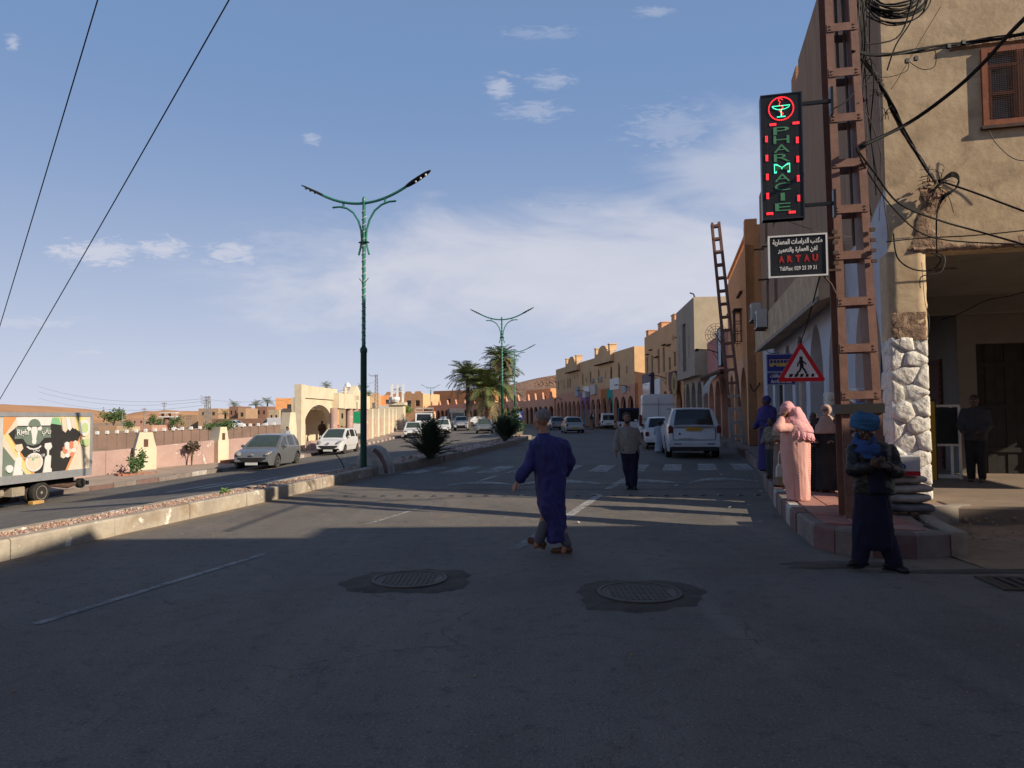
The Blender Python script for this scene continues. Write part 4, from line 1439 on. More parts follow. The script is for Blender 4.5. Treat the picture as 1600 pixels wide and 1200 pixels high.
mb.add([(0, 0, 0), (0, 0, H), (0, .35, H), (0, .35, 0)], [(0, 1, 2, 3)])
mb.box(-.55, 0.0, .004, 1.9, H, H + .55); mb.box(-.50, -.004, .008, .95, H + .55, H + .85); mb.box(-.46, -.008, .012, .50, H + .85, H + 1.10)
mb.build('wall', M_ORANGE, orange)
window(orange, -2.35, 4.55, .8, 1.3, .2)
window(orange, -4.3, 4.5, .6, .9, .2, style='none')
window(orange, -7.55, 4.6, .7, 1.0, .2)
mb = MB()                              # projecting window cage
for i in range(8):
 x = -2.85 + i * 1.0 / 7
 mb.box(x - .012, x + .012, -.30, -.275, 4.5, 5.9)
for z in (4.5, 4.95, 5.4, 5.88):
 mb.box(-2.87, -1.83, -.31, -.265, z - .015, z + .015)
 for x in (-2.87, -1.85):
  mb.box(x, x + .025, -.265, .0, z - .015, z + .015)
mb.box(-2.9, -1.8, -.34, 0, 5.92, 5.97)
mb.build('window_cage', M_RUST, orange)
mb = MB()
for i in range(26):                    # pierced parapet
 x = -LO + .3 + i * (LO - 1.2) / 26
 mb.box(x, x + .12, .05, .16, H, H + .38)
 mb.prism([(x + .12, H), (x + .31, H + .34), (x + .31, H + .38), (x + .12, H + .05)], .06, .15, 'y')
mb.box(-LO, -.56, .0, .2, H + .38, H + .5)
mb.build('parapet', M_ORANGE, orange)
mb = MB()
mb.box(-3.1, -1.4, -.12, 0, 6.6, 6.68)
mb.box(-9, -8.3, -.12, 0, 6.6, 6.68)
mb.build('ledge', M_DKWOOD, orange)
# ================================================================ low rose-coloured house
rose, LR = street_thing('rose_house', 'low rose house with a blue shutter panel between orange and grey buildings', 'building', (11.95, 39.0), (13.05, 47.3), z=.2)
arcade(rose, -LR, 0, 2.3, 3.4, 3.7, 3, M_SALMON, back=2.2)
mb = MB()
mb.panel([(-LR, 3.7), (0, 3.7), (0, 6.1), (-LR, 6.1)], [], depth=.2)
shell(mb, LR, 8, 3.7, 6.1)
mb.build('upper_wall', M_PINKW, rose)
mb = MB()
mb.box(-LR, 0, -.5, -.004, 3.72, 3.85)
for i in range(30):
 x = -LR + .15 + i * (LR - .3) / 29
 mb.box(x - .05, x + .05, -.48, -.40, 3.55, 3.72)
mb.build('eave', M_DKWOOD, rose)
sp = MB()
sp.box(-2.6, -1.5, -.16, -.1, 4.2, 6.3)
sp2 = sp.build('blue_panel', mat('pale_blue_panel', (.40, .50, .56), (.34, .44, .50), scale=3, rough=.5), rose)
mb = MB()
for (a, b, c, d) in ((-2.68, -2.6, 4.12, 6.38), (-1.5, -1.42, 4.12, 6.38), (-2.6, -1.5, 4.12, 4.2), (-2.6, -1.5, 6.3, 6.38)):
 mb.box(a, b, -.19, -.09, c, d)
mb.build('panel_frame', M_DOOR, sp2)
mb = MB()                              # torn cloth awning under the eave
rows = []
for j in range(9):
 t = j / 8
 rows.append([(-3.6 + 2.5 * i / 10, -.5 - .55 * math.sin(t * 1.5) + .05 * math.sin(i * 2.1 + j), 3.6 - 1.1 * t - .10 * math.sin(i * 1.3) * t) for i in range(11)])
mb.grid(rows)
mb.build('cloth_awning', mat('awning_cloth', (.40, .38, .35), scale=4, bump=.3), rose, smooth='all')
# ================================================================ grey building with a boxed upper storey
grey, LG = street_thing('grey_building', 'grey rendered building with a tall dark slit window and a sunlit beige side', 'building', (12.85, 47.6), (13.45, 55.3), z=.2)
arcade(grey, -LG, 0, 2.5, 3.7, 4.0, 3, M_GREY, back=2.4)
HG = 9.3
mb = MB()
mb.panel([(-LG, 4.0), (0, 4.0), (0, HG), (-LG, HG)], [rect(-4.9, -3.5, 4.5, 8.0)], y=-.55, depth=.3)
mb.add([(-LG, -.55, 4.0), (0, -.55, 4.0), (0, .0, 4.0), (-LG, .0, 4.0)], [(0, 1, 2, 3)])
mb.add([(-LG, -.55, 4.0), (-LG, 8, 4.0), (-LG, 8, HG), (-LG, -.55, HG)], [(0, 1, 2, 3)])
mb.add([(-LG, -.55, HG), (0, -.55, HG), (0, 8, HG), (-LG, 8, HG)], [(0, 1, 2, 3)])
mb.build('upper_wall', M_GREY, grey)
mb = MB()
mb.add([(0.004, -.55, 4.0), (0.004, 8, 4.0), (0.004, 8, HG), (0.004, -.55, HG)], [(0, 1, 2, 3)])
mb.build('side_wall', M_BEIGE, grey)
window(grey, -4.2, 4.5, 1.4, 3.5, -.3, style='none', frame=M_DOOR)
for cx in (-2.2, -6.3):                # pierced ornament columns
 mb = MB()
 for i in range(9):
  for s in (-.12, .12):
   mb.prism([(cx + s - .09, 5.3 + i * .25), (cx + s, 5.42 + i * .25), (cx + s + .09, 5.3 + i * .25), (cx + s, 5.18 + i * .25)], -.575, -.552, 'y')
 mb.build('pierced_ornament', M_BEIGE, grey)
mb = MB()
mb.tube([(-.3, -.4, HG), (-.3, -.5, HG + .25), (-.45, -.7, HG + .35)], .05, n=6)
mb.build('spout', M_DOOR, grey)
# ================================================================ ochre building
ochre, LC = street_thing('ochre_building', 'ochre two storey building with grille windows and a glazed blue shopfront bay', 'building', (13.45, 55.6), (13.42, 71.5), z=.15)
HC = 9.2
arcade(ochre, -LC, 0, 2.4, 3.5, 3.9, 6, M_PEACH, back=2.4)
wins = [(-14.6, 4.9, .8, 2.2), (-12.2, 4.9, .8, 2.2), (-9.2, 5.2, .8, 2.2), (-7.0, 5.2, .75, 2.2), (-4.7, 5.2, .75, 1.1), (-2.8, 5.4, .7, 1.2), (-.8, 5.4, .45, 1.2), (-5.2, 4.0, .35, 1.1), (-6.2, 4.0, .35, 1.1)]
mb = MB()
mb.panel([(-LC, 3.9), (0, 3.9), (0, HC), (-LC, HC)], [rect(x - w / 2, x + w / 2, z, z + h) for x, z, w, h in wins] + [rect(-3.5, -3.1, 7.6, 8.0)], depth=.2)
shell(mb, LC, 8, 0, HC)
mb.build('wall', M_OCHRE, ochre)
for x, z, w, h in wins:
 window(ochre, x, z, w, h, .16, style='bars' if h > 1.2 else 'none', frame=M_DKWOOD if h < 2 else M_WPAINT, fw=.06)
for x, w in ((-15.4, 1.2), (-9.4, 1.6), (-4.1, 1.2)):
 mb = MB()
 mb.box(x - w / 2, x + w / 2, .2, 1.2, HC, HC + .6)
 mb.box(x - w / 2 - .06, x + w / 2 + .06, .15, 1.25, HC + .6, HC + .68)
 mb.build('roof_turret', M_PEACH, ochre)
for x, z, w in ((-14, 7.3, .9), (-12.5, 7.6, .9), (-9.8, 6.7, 1.5), (-6.5, 7.5, 1.1), (-4.8, 7.3, 1.3), (-1.2, 7.6, 1.2)):
 mb = MB()
 mb.box(x - w / 2, x + w / 2, -.22, 0, z, z + .09)
 mb.build('ledge', M_DKWOOD, ochre)
mb = MB()
mb.box(-15.7, -11.2, -.35, -.004, 1.2, 5.4)
bay = mb.build('shopfront_bay', mat('navy_cladding', (.05, .045, .085), scale=4, rough=.5), ochre)
mb = MB()
mb.box(-15.3, -11.6, -.38, -.352, 2.6, 4.5)
mb.build('glass', mat('blue_shop_glass', (.22, .30, .34), (.17, .25, .29), scale=.6, rough=.15, bump=0, spec=.6), bay)
mb = MB()
mb.box(-10.6, -8.2, -.14, -.004, 3.2, 4.7)
mb.build('white_sign_panel', M_WPAINT, ochre)
mb = MB()
mb.box(-4.3, -2.2, -.2, -.004, 3.4, 5.0)
mb.build('brown_sign_panel', M_BRDOOR, ochre)
mb = MB()
mb.lathe([(.95, -.36), (.95, -.30), (.55, -.28), (.5, -.36)], c=(-1.7, 0, 3.9), n=24, axis='y')
mb.tube([(-1.7, 0, 4.1), (-1.7, -.33, 4.1)], .04, n=6)
mb.build('round_hat_sign', mat('straw_sign', (.42, .30, .15), scale=6), ochre)
# ================================================================ long yellow building with arched windows
M_PURP = plaster('purple_shop_paint', (.30, .15, .36))
M_MAG = plaster('magenta_shop_paint', (.33, .06, .20))
M_TURQ = plaster('turquoise_shop_paint', (.05, .33, .27))
M_ORSH = plaster('orange_shop_paint', (.50, .16, .04))
M_PALE = plaster('pale_blue_shop_paint', (.40, .46, .47))
yellow, LY = street_thing('yellow_building', 'long yellow building with arched windows, rounded gables and coloured shop arches', 'building', (12.9, 74.5), (6.95, 112), z=.1)
HY = 8.7
k = LY / 38.0
op = arcade(yellow, -LY, 0, 2.4, 3.55, 4.8, 15, M_SALMON, back=2.2, pier=.5, doors=[M_BRDOOR, M_BRDOOR, M_BRDOOR, M_TURQ, M_PALE, M_PALE, M_PALE, M_MAG, M_MAG, M_BRDOOR])
wins = [(-5.4, 5.6, .7, 1.8, 1), (-8.4, 5.5, .75, 1.7, 1), (-13.6, 5.5, .6, 1.7, 1), (-17.4, 5.6, .65, 1.6, 1), (-21.4, 5.6, .65, 1.6, 1), (-28.6, 5.5, .6, 1.4, 1), (-30.0, 5.5, .6, 1.4, 1), (-32.4, 5.5, .55, 1.4, 1), (-36.2, 5.5, .6, 1.4, 1),
  (-2.6, 6.0, .35, 0.8, 0), (-10.6, 5.9, .35, 0.8, 0), (-24.0, 6.6, .35, 0.6, 0), (-26.0, 6.6, .35, 0.6, 0), (-34.5, 6.3, .3, 0.6, 0), (-19.5, 5.8, .3, 0.6, 0)]
mb = MB()
hl = [(arch(x - w / 2, x + w / 2, z, z + h * .65, z + h, 8) if a else rect(x - w / 2, x + w / 2, z, z + h)) for x, z, w, h, a in wins]
mb.panel([(-LY, 4.8), (0, 4.8), (0, HY), (-LY, HY)], hl, depth=.2)
shell(mb, LY, 8, 0, HY)
for (a, b) in ((-13.8, -7.2), (-29.5, -22.8)):
 mb.prism([(a, HY - 1.0), (b, HY - 1.0), (b, HY + .25), (a, HY + .25)], -.45, -.004, 'y')
 c = (a + b) / 2
 mb.prism([(c + 1.9 * math.cos(t), HY + .25 + .85 * math.sin(t)) for t in [math.pi * i / 12 for i in range(13)]], -.42, -.1, 'y')
mb.build('wall', M_YELLOW, yellow)
for (a, b) in ((-13.8, -7.2), (-29.5, -22.8)):
 for x in (a + .3, b - .5):
  mb = MB()
  mb.box(x - .3, x + .3, -.44, .4, HY + .26, HY + .95)
  mb.box(x - .38, x + .38, -.5, .46, HY + .95, HY + 1.05)
  mb.build('roof_turret', M_YELLOW, yellow)
 mb = MB()
 for i in range(16):
  x = a + .1 + (b - a - .2) * i / 15
  mb.tube([(x, -.62, HY - 1.08), (x, .0, HY - 1.06)], .06, n=6)
 mb.build('beam_ends', M_DKWOOD, yellow)
for x, z, w, h, a in wins:
 window(yellow, x, z, w, h, .16, style='none', frame=M_DKWOOD, head='arch' if a else 'rect')
# coloured surrounds of single shops
for i, m in ((3, M_TURQ), (4, M_ORSH), (7, M_PURP), (8, M_PURP)):
 a, b = op[len(op) - 1 - i]
 mb = MB()
 ol = [(a - .24, 4.6), (a - .24, 0)] + [(a, 0)] + [(x, z) for x, z in reversed(arch(a, b, 0, 2.4, 3.55, 10, .12)[2:])] + [(b, 0), (b + .24, 0), (b + .24, 4.6)]
 mb.panel(ol, (), y=-.02, depth=.02)
 mb.build('painted_surround', m, yellow)
for (x, z, w, h, m, y) in ((-7.0, 3.9, 3.4, 1.3, M_WPAINT, -.08), (-15.5, 3.6, 2.2, 1.2, M_ACBOX, -.3), (-19.3, 4.0, 3.0, .8, M_WPAINT, -.1), (-24.0, 3.6, 1.8, 1.3, M_PALE, -.25), (-3.3, 3.4, 1.2, .8, M_PALE, -.15), (-19.0, 3.3, 1.6, .8, M_ACBOX, -.5)):
 mb = MB()
 mb.cbox(x - w / 2, x + w / 2, y, -.004, z + .5, z + h + .5, .02)
 mb.build('shop_sign_panel', m, yellow)
def yw(t, x, y, z):
 c, s = math.cos(t.rotation_euler.z), math.sin(t.rotation_euler.z)
 return (t.location.x + x * c - y * s, t.location.y + x * s + y * c, t.location.z + z)
for x, lab in ((-12.4, 'white air conditioner beside an arched window of the yellow building, nearer of two'), (-16.0, 'white air conditioner beside an arched window of the yellow building, farther of two')):
 ac_unit(yw(yellow, x, 0, 5.6), yellow.rotation_euler.z, lab)
# ================================================================ arcade closing the street
def row_arcade(near, far, n, h, label, name='street_arcade', m=M_SALMON, zs=2.2, zt=3.1, z=.05):
 t, L = street_thing(name, label, 'arcade', near, far, z=z)
 arcade(t, -L, 0, zs, zt, h, n, m, back=2.2, pier=.6)
 mb = MB()
 mb.box(-L, 0, .004, 5.5, h - .3, h - .05)
 mb.box(-L, 0, 5.4, 5.5, 0, h - .3)
 mb.build('roof', m, t)
 nn = max(2, int(L / 5.2))
 for i in range(nn):
  mb = MB()
  c = -L * (i + .5) / nn
  mb.prism([(c - .75, h), (c + .75, h), (c + .45, h + .55), (c + .14, h + 1.15), (c - .14, h + 1.15), (c - .45, h + .55)], .02, .32, 'y')
  mb.build('merlon', m, t)
 return t, L
row_arcade((6.7, 113), (2.3, 134), 6, 4.3, 'salmon arcade beyond the yellow building with pointed merlons, right part of the curve')
row_arcade((2.2, 134.2), (-7.5, 158), 8, 4.4, 'salmon arcade behind the palms with pointed merlons, middle part of the curve')
row_arcade((-7.6, 158.1), (-22.5, 190), 11, 4.4, 'salmon arcade left of the palm trunks, far part of the curve')
def block(name, label, cat, near, far, H, D, m, wins=(), z=0.0, roof=None, group=None, extra=None, style='none', frame=M_DKWOOD):
 t, L = street_thing(name, label, cat, near, far, group, z)
 mb = MB()
 mb.panel([(-L, -2), (0, -2), (0, H), (-L, H)], [rect(x - w / 2, x + w / 2, zz, zz + h) for x, zz, w, h in wins], depth=.2)
 shell(mb, L, D, -2, H)
 if extra:
  extra(mb, L)
 mb.build('wall', m, t)
 for x, zz, w, h in wins:
  window(t, x, zz, w, h, .16, style=style, frame=frame)
 mb = MB()
 pw = .25
 mb.box(-L, 0, .003, pw, H + .001, H + .35); mb.box(-L, 0, D - pw, D - .003, H + .001, H + .35)
 mb.box(-L + .003, -L + pw, pw, D - pw, H + .001, H + .35); mb.box(-pw, -.003, pw, D - pw, H + .001, H + .35)
 mb.build('parapet', roof or m, t)
 return t, L
def merl(n, H, s=1.0):
 def f(mb, L):
  for i in range(n):
   c = -L * (i + .5) / n
   w = L / n * .42
   mb.prism([(c - w, H + .35), (c + w, H + .35), (c + w * .6, H + 1.0 * s), (c - w * .6, H + 1.0 * s)], .01, .3, 'y')
 return f
block('orange_house', 'orange house standing behind the right end of the salmon arcade', 'building', (7.6, 140), (3.0, 152), 6.6, 9, M_ORANGE, [(-3, 4.6, 1.2, 1.0), (-8, 4.6, 1.2, 1.0)])
block('orange_house', 'big plain orange house standing behind the arcade left of the palms', 'building', (-8.3, 203), (-23.5, 212), 8.8, 12, M_ORANGE, [(-6, 5.6, 1.2, 1.2), (-12, 5.6, 1.2, 1.2)])
block('ochre_building', 'ochre two storey building with flared white-topped battlements left of the arcade', 'building', (-23.6, 188), (-34.5, 192), 7.3, 10, M_OCHRE, [(-1.6, 4.3, 1.3, 1.6), (-4.2, 4.3, 1.3, 1.6), (-7.2, 3.9, .7, 1.4), (-9.8, 3.9, .7, 1.4)], extra=merl(4, 7.3))
t, L = block('cream_building', 'cream building with white-framed windows over a dark green shop, behind the left carriageway', 'building', (-34.7, 188), (-46, 186), 6.9, 10, M_YELLOW, [(-2.0, 3.8, .7, 1.5), (-4.4, 3.6, 1.4, 1.3), (-6.6, 3.6, 1.4, 1.3), (-9.4, 3.8, .7, 1.6)], extra=merl(4, 6.9), frame=M_WPAINT)
mb = MB()
mb.box(-8.6, -.6, -.5, -.01, 0, 3.1)
sf = mb.build('green_shopfront', mat('dark_green_front', (.012, .05, .04), scale=3, rough=.4), t)
mb = MB()
mb.box(-8.0, -1.2, -.56, -.505, 2.1, 2.9)
mb.build('sign_board', mat('green_board', (.03, .12, .10), scale=3), sf)
block('orange_house', 'small orange house at the left edge of the ochre battlemented row', 'building', (-48, 176), (-58, 174), 6.0, 9, M_ORANGE, [(-3, 3.6, 1.0, 1.2), (-7, 3.6, 1.0, 1.2)])
# ================================================================ buildings behind the camera that shade the junction
sh, L = block('unseen_plastered_house', 'plain tan house on the near side of the side street', 'building', (6.2, -22), (6.2, 2.45), 6.9, 3.2, M_TAN, [(-3, 4.2, 1, 1.3), (-8, 4.2, 1, 1.3), (-14, 4.2, 1, 1.3)])
sh, L = block('unseen_plastered_house', 'tall tan house up the near side of the side street', 'building', (9.8, -22), (9.8, 2.9), 7.3, 16, M_TAN, [(-3, 4.4, 1, 1.3), (-8, 4.4, 1, 1.3)])
block('unseen_plastered_house', 'long unseen tan house added on the left behind the viewer to cut skylight', 'building', (-12.5, -3.0), (-12.5, -34), 8.5, 12, M_TAN, [(-4, 5, 1, 1.3), (-10, 5, 1, 1.3), (-16, 5, 1, 1.3)])  # added out of view to darken the foreground by blocking sky
block('unseen_plastered_house', 'unseen brown house added across the street far behind the viewer to cut skylight', 'building', (-12, -28), (6, -28), 9.0, 8, M_BROWN, [(-4, 5, 1, 1.3), (-9, 5, 1, 1.3), (-14, 5, 1, 1.3)])  # also added out of view, holds skylight off the foreground
# ================================================================ hills
def hill(name, ridge, Y0, Y1, m, seed, amp, steps=60, zb=-12):
 """ridge: (px, py) skyline seen at depth Y1; slopes down to depth Y0"""
 rows = []
 n = 26
 rp = []
 for i in range(steps + 1):
  t = i / steps
  px = ridge[0][0] + (ridge[-1][0] - ridge[0][0]) * t
  rp.append(P(px, interp(ridge, px), Y1))
 for j in range(n + 8):
  s = j / (n - 1)
  row = []
  for i, p in enumerate(rp):
   if j < n:
    y = Y0 + (Y1 - Y0) * s
    z = zb + (p.z - zb) * smooth01(s) ** 0.8
    k = min(1, 3 * s) * min(1, 4 * (1 - s))
    z += amp * k * noise.fractal(Vector((p.x * .012 + seed, y * .012, 0)), 1, 2, 5)
    z += amp * .4 * k * noise.fractal(Vector((p.x * .05 + seed, y * .05, 4)), 1, 2, 4)
   else:
    u = (j - n + 1) / 8
    y = Y1 + (Y1 - Y0) * u
    z = p.z + (zb - p.z) * smooth01(u)
   row.append((p.x * (y / Y1) ** .3, y, z))
  rows.append(row)
 mb = MB()
 mb.grid(rows)
 return mb.build(name, m, kind='structure', smooth='all')
hill('desert_hill', [(-700, 640), (-300, 628), (0, 633), (60, 634), (110, 637), (150, 644), (180, 651), (210, 657), (250, 662), (330, 668)], 420, 900, M_DESERT, 2, 5)
hill('desert_hill', [(150, 668), (210, 657), (240, 651), (285, 643), (310, 642), (340, 645), (390, 651), (460, 656), (640, 660)], 600, 1250, M_DESERT, 7, 5)
M_ROCKY = mat('rocky_slope', (0.33, 0.20, 0.135), (0.20, 0.12, 0.085), scale=.9, bump=1.0, bscale=1.6, stain=(.42, .29, .21), stain_scale=.45, bdist=.8, stretch=(1, 1, 1.6))
hill('rocky_hill', [(740, 612), (790, 604), (815, 597), (840, 591), (870, 586), (905, 582), (960, 580), (1040, 590)], 190, 262, M_ROCKY, 5, 2.2, steps=110, zb=2)
mb = MB()
random.seed(31)
for i in range(900):
 px = random.uniform(798, 880)
 t = random.random()
 p = P(px, interp([(790, 604), (840, 591), (880, 585)], px) + 3, 262)
 y = 205 + 55 * t
 z = 2 + (p.z - 2) * smooth01((y - 190) / 72) ** .8 + .4
 r = random.uniform(.25, .8)
 mb.ball((p.x * y / 262 * .97 + 1.2, y, z), (r, r, r * .7), n=5, k=3)
mb.build('boulders', M_ROCKY, kind='stuff')
# ================================================================ left boundary wall with cream pillars
WALL = [(-22.5, 26.0), (-17.3, 30.3), (-14.6, 33.5), (-13.75, 38), (-13.45, 42.6)]
bw = thing('boundary_wall', 'low peeling pink wall with cream pointed pillars along the left pavement', 'wall', (-14.6, 33.5, 0))
loc0 = Vector((-14.6, 33.5, 0))
def wz(x, y):
 return gz(x, y) + .16
mb_cache = []
def wall_run(parent, pts, h, th, m, off):
 for a, b in zip(pts, pts[1:]):
  a, b = Vector((*a, 0)), Vector((*b, 0))
  d = (b - a).normalized()
  n = Vector((d.y, -d.x, 0))
  k = max(1, int((b - a).length / 2.2))
  for i in range(k):
   p = a + (b - a) * (i / k) + d * .006
   q = a + (b - a) * ((i + 1) / k) - d * .006
   mb = MB()
   vs = []
   for e in (p, q):
    z = wz(e.x, e.y)
    for s, zz in ((0, z - .4), (0, z + h), (.01, z + h + .03), (th, z + h + .03), (th, z - .4)):
     c = e - n * s - off
     vs.append((c.x, c.y, zz - off.z))
   mb.add(vs, [(i_, (i_ + 1) % 5, 5 + (i_ + 1) % 5, 5 + i_) for i_ in range(5)] + [(4, 3, 2, 1, 0), (5, 6, 7, 8, 9)])
   mb.build('wall_panel', m, parent)
wall_run(bw, WALL, 1.18, .25, M_LWALL, loc0)
def pillar(parent, x, y, h, w, d, ang, off, name='pillar', niche=True):
 z = wz(x, y)
 mb = MB()
 mb.prism([(-w / 2, -.3), (w / 2, -.3), (w / 2, h * .60), (w * .30, h), (-w * .30, h), (-w / 2, h * .60)], -d / 2, d / 2, 'y')
 o = mb.build(name, M_CREAM, parent, loc=(x - off.x, y - off.y, z - off.z))
 o.rotation_euler = (0, 0, ang)
 if niche:
  mb = MB()
  mb.box(-.09, .09, -d / 2 - .004, -d / 2 + .03, h * .66, h * .84)
  n = mb.build('niche', M_BRDOOR, o)
 return o
pillar(bw, -16.2, 31.35, 1.86, .86, .55, R(38), loc0)
pillar(bw, -14.30, 34.7, 1.85, .62, .62, R(62), loc0)
pillar(bw, -13.50, 42.9, 2.5, .80, .6, R(72), loc0, niche=False)
# brick planter boxes against the wall, with shrubs
M_BRICK = mat('red_brick', (.36, .16, .10), (.28, .12, .08), scale=6, bump=.4)
def planter(x, y, w, d, ang, label):
 z = wz(x, y)
 t = thing('planter', label, 'planter', (x, y, z), ang)
 for i in range(int(w / .26)):
  for s in (-1, 1):
   for r in range(2):
    xx = -w / 2 + (i + .5) * .26 + (.07 if r else -.05)
    if abs(xx) > w / 2 - .1:
     continue
    mb = MB()
    mb.cbox(xx - .122, xx + .122, s * d / 2 - .055, s * d / 2 + .055, .006 + r * .105, .10 + r * .105, .008)
    mb.build('brick', M_BRICK, t)
 for s in (-1, 1):
  mb = MB()
  mb.cbox(s * w / 2 - .055, s * w / 2 + .055, -d / 2 + .06, d / 2 - .06, .006, .2, .01)
  mb.build('end_course', M_BRICK, t)
 mb = MB()
 mb.box(-w / 2 + .06, w / 2 - .06, -d / 2 + .06, d / 2 - .06, 0, .16)
 mb.build('soil', M_DIRT, t)
 return t
planter(-15.75, 29.9, 1.5, .7, R(45), 'red brick planter with a small leafy shrub by the pointed cream pillar')
planter(-13.35, 34.6, 1.6, .7, R(70), 'red brick planter at the foot of the pillar behind the silver hatchback')
# ================================================================ cream gateway with arch and canopy
gate, LGt = street_thing('gateway', 'cream gateway with a wide arch and a flat canopy on pink columns', 'gateway', (-12.4, 60.2), (-13.2, 44.4), z=-.55)
mb = MB()
A0 = -LGt
ol = [(A0, 0), (A0 + .75, 0)]
cx_, rw, zs, ct = A0 + .75 + 3.3, 3.3, 1.0, 2.95
ol += [(cx_ - rw * math.cos(math.pi * i / 20), zs + (ct - zs) * math.sin(math.pi * i / 20)) for i in range(21)]
ol += [(A0 + 7.35, 0), (A0 + 7.75, 0), (A0 + 7.75, 3.35), (A0, 3.35)]
mb.panel(ol, (), y=.15)
kk = len(ol)
mb.add([(x, .15, z) for x, z in ol] + [(x, .6, z) for x, z in ol], [(i, (i + 1) % kk, kk + (i + 1) % kk, kk + i) for i in range(kk)])
mb.panel(ol, (), y=.6)
mb.build('arch', M_CREAM, gate)
mb = MB()
mb.box(A0 - .02, A0 + .72, -.02, .42, 0, 4.18)
mb.box(A0 + .724, A0 + 7.8, .05, .66, 3.354, 4.15)
mb.build('fascia', M_CREAM, gate)
mb = MB()
mb.box(A0 + 6.9, 0, -.35, .0, 2.75, 3.85)
mb.box(-.25, 0, .004, 3.2, 2.75, 3.85)
mb.box(A0 + 6.9, A0 + 7.15, .004, .29, 2.75, 3.85)
mb.box(A0 + 7.2, -.3, .004, 3.2, 2.78, 2.9)
mb.prism([(-5.4, 3.85), (-2.6, 3.85), (-3.6, 4.45), (-4.0, 4.6), (-4.4, 4.45)], -.33, .1, 'y')
mb.prism([(-7.6, 2.72), (-7.1, 2.72), (-7.1, 4.3), (-7.6, 4.3)], -.40, -.354, 'y')
mb.build('canopy', M_CREAM, gate)
mb = MB()
for i in range(3):
 mb.box(-4.45 + i * .4, -4.33 + i * .4, -.356, -.34, 3.45, 3.8)
mb.build('slot', M_BRDOOR, gate)['kind'] = 'stuff'
for x in (A0 + 6.6, A0 + 10.6, A0 + 11.9, -.5):
 mb = MB()
 mb.lathe([(.33, -.3), (.33, .35), (.27, .37), (.27, 2.76)], c=(x, -.05, 0), n=16)
 mb.build('column', M_LWALL, gate)
mb = MB()
mb.box(A0 + .8, A0 + 3.2, .8, 1.0, -.2, 1.62)
mb.build('low_wall', M_LWALL, gate)
mb = MB()
mb.box(A0 - .3, A0 + 5.2, -.75, -.45, -.2, .62)
mb.build('front_wall', M_LWALL, gate)
mb = MB()
mb.box(A0 + 5, -.5, 3.0, 3.2, 0, 2.74)
mb.build('back_wall', M_CREAM, gate)
mb = MB()
mb.box(A0 - .4, .3, -1.6, 3.3, -.3, .1)
mb.build('plinth', M_LSIDE, gate)
# wall with cream pilasters beyond
bw2 = thing('boundary_wall', 'pink wall with tall cream pilasters receding beyond the gateway', 'wall', (-12.4, 61, 0))
off = Vector((-12.4, 61, 0))
wall_run(bw2, [(-12.4, 61.2), (-12.9, 72), (-14.2, 88)], 1.75, .25, M_LWALL, off)
for y in (61.8, 65.5, 69.5, 73.5, 78, 82.5):
 x = interp([(61.2, -12.4), (72, -12.9), (88, -14.2)], y)
 pillar(bw2, x + .05, y, 2.65, .55, .5, R(85), off, niche=False)
post = thing('gate_pillar', 'tall cream end pillar with white poles on top beyond the pilastered wall', 'pillar', (-14.4, 89, -.4))
mb = MB()
mb.box(-.9, .9, -.9, .9, -.5, 3.4); mb.box(-1.1, 1.1, -1.1, 1.1, 3.4, 3.75)
mb.build('shaft', M_CREAM, post)
for x in (-.7, .0, .7):
 mb = MB()
 mb.box(x - .13, x + .13, -.13, .13, 3.754, 6.1)
 mb.build('pole', M_WPAINT, post)
mb = MB()
mb.lathe([(.5, 3.76), (.7, 4.1), (.65, 4.4), (.3, 4.4)], c=(-.2, -.9, 0), n=10)
mb.build('urn', M_WPAINT, post)
# ================================================================ far brown wall with white caps
fw = thing('boundary_wall', 'long brown wall with small white caps across the dry river bed', 'wall', (-24, 60, 0))
fo = Vector((-24, 60, 0))
fa, fb = Vector((-34, 53, 0)), Vector((-18.4, 63, 0))
nseg = 28
for i in range(nseg):
 p, q = fa + (fb - fa) * (i / nseg), fa + (fb - fa) * ((i + 1) / nseg)
 zt = .30 + .75 * (i / nseg)
 d = (q - p).normalized() * .012
 mb = MB()
 n = Vector((d.y, -d.x, 0)).normalized() * .2
 vs = []
 for e in (p + d, q - d):
  for s, z in ((0, -4), (0, zt), (1, zt), (1, -4)):
   c = e - fo + n * -s
   vs.append((c.x, c.y, z))
 mb.add(vs, [(0, 1, 5, 4), (1, 2, 6, 5), (2, 3, 7, 6), (3, 2, 1, 0), (4, 5, 6, 7)])
 mb.build('wall_panel', M_FARWALL, fw)
 mb = MB()
 c = p - fo
 mb.cbox(c.x - .10, c.x + .10, c.y - .10, c.y + .10, zt - .05, zt + .20, .03)
 mb.build('cap', M_WPAINT, fw)
# bank of earth in the river bed
mb = MB()
rows = []
for j in range(10):
 s = j / 9
 rows.append([(-36 + 20 * i / 24, 44 + 9 * s, -2.6 + (2.2 * smooth01(1 - abs(i - 8) / 9)) * math.sin(math.pi * s) + .2 * noise.noise(Vector((i * .7, j * .7, 1)))) for i in range(25)])
mb.grid(rows)
mb.build('earth_bank', M_DIRT, kind='structure', smooth='all')
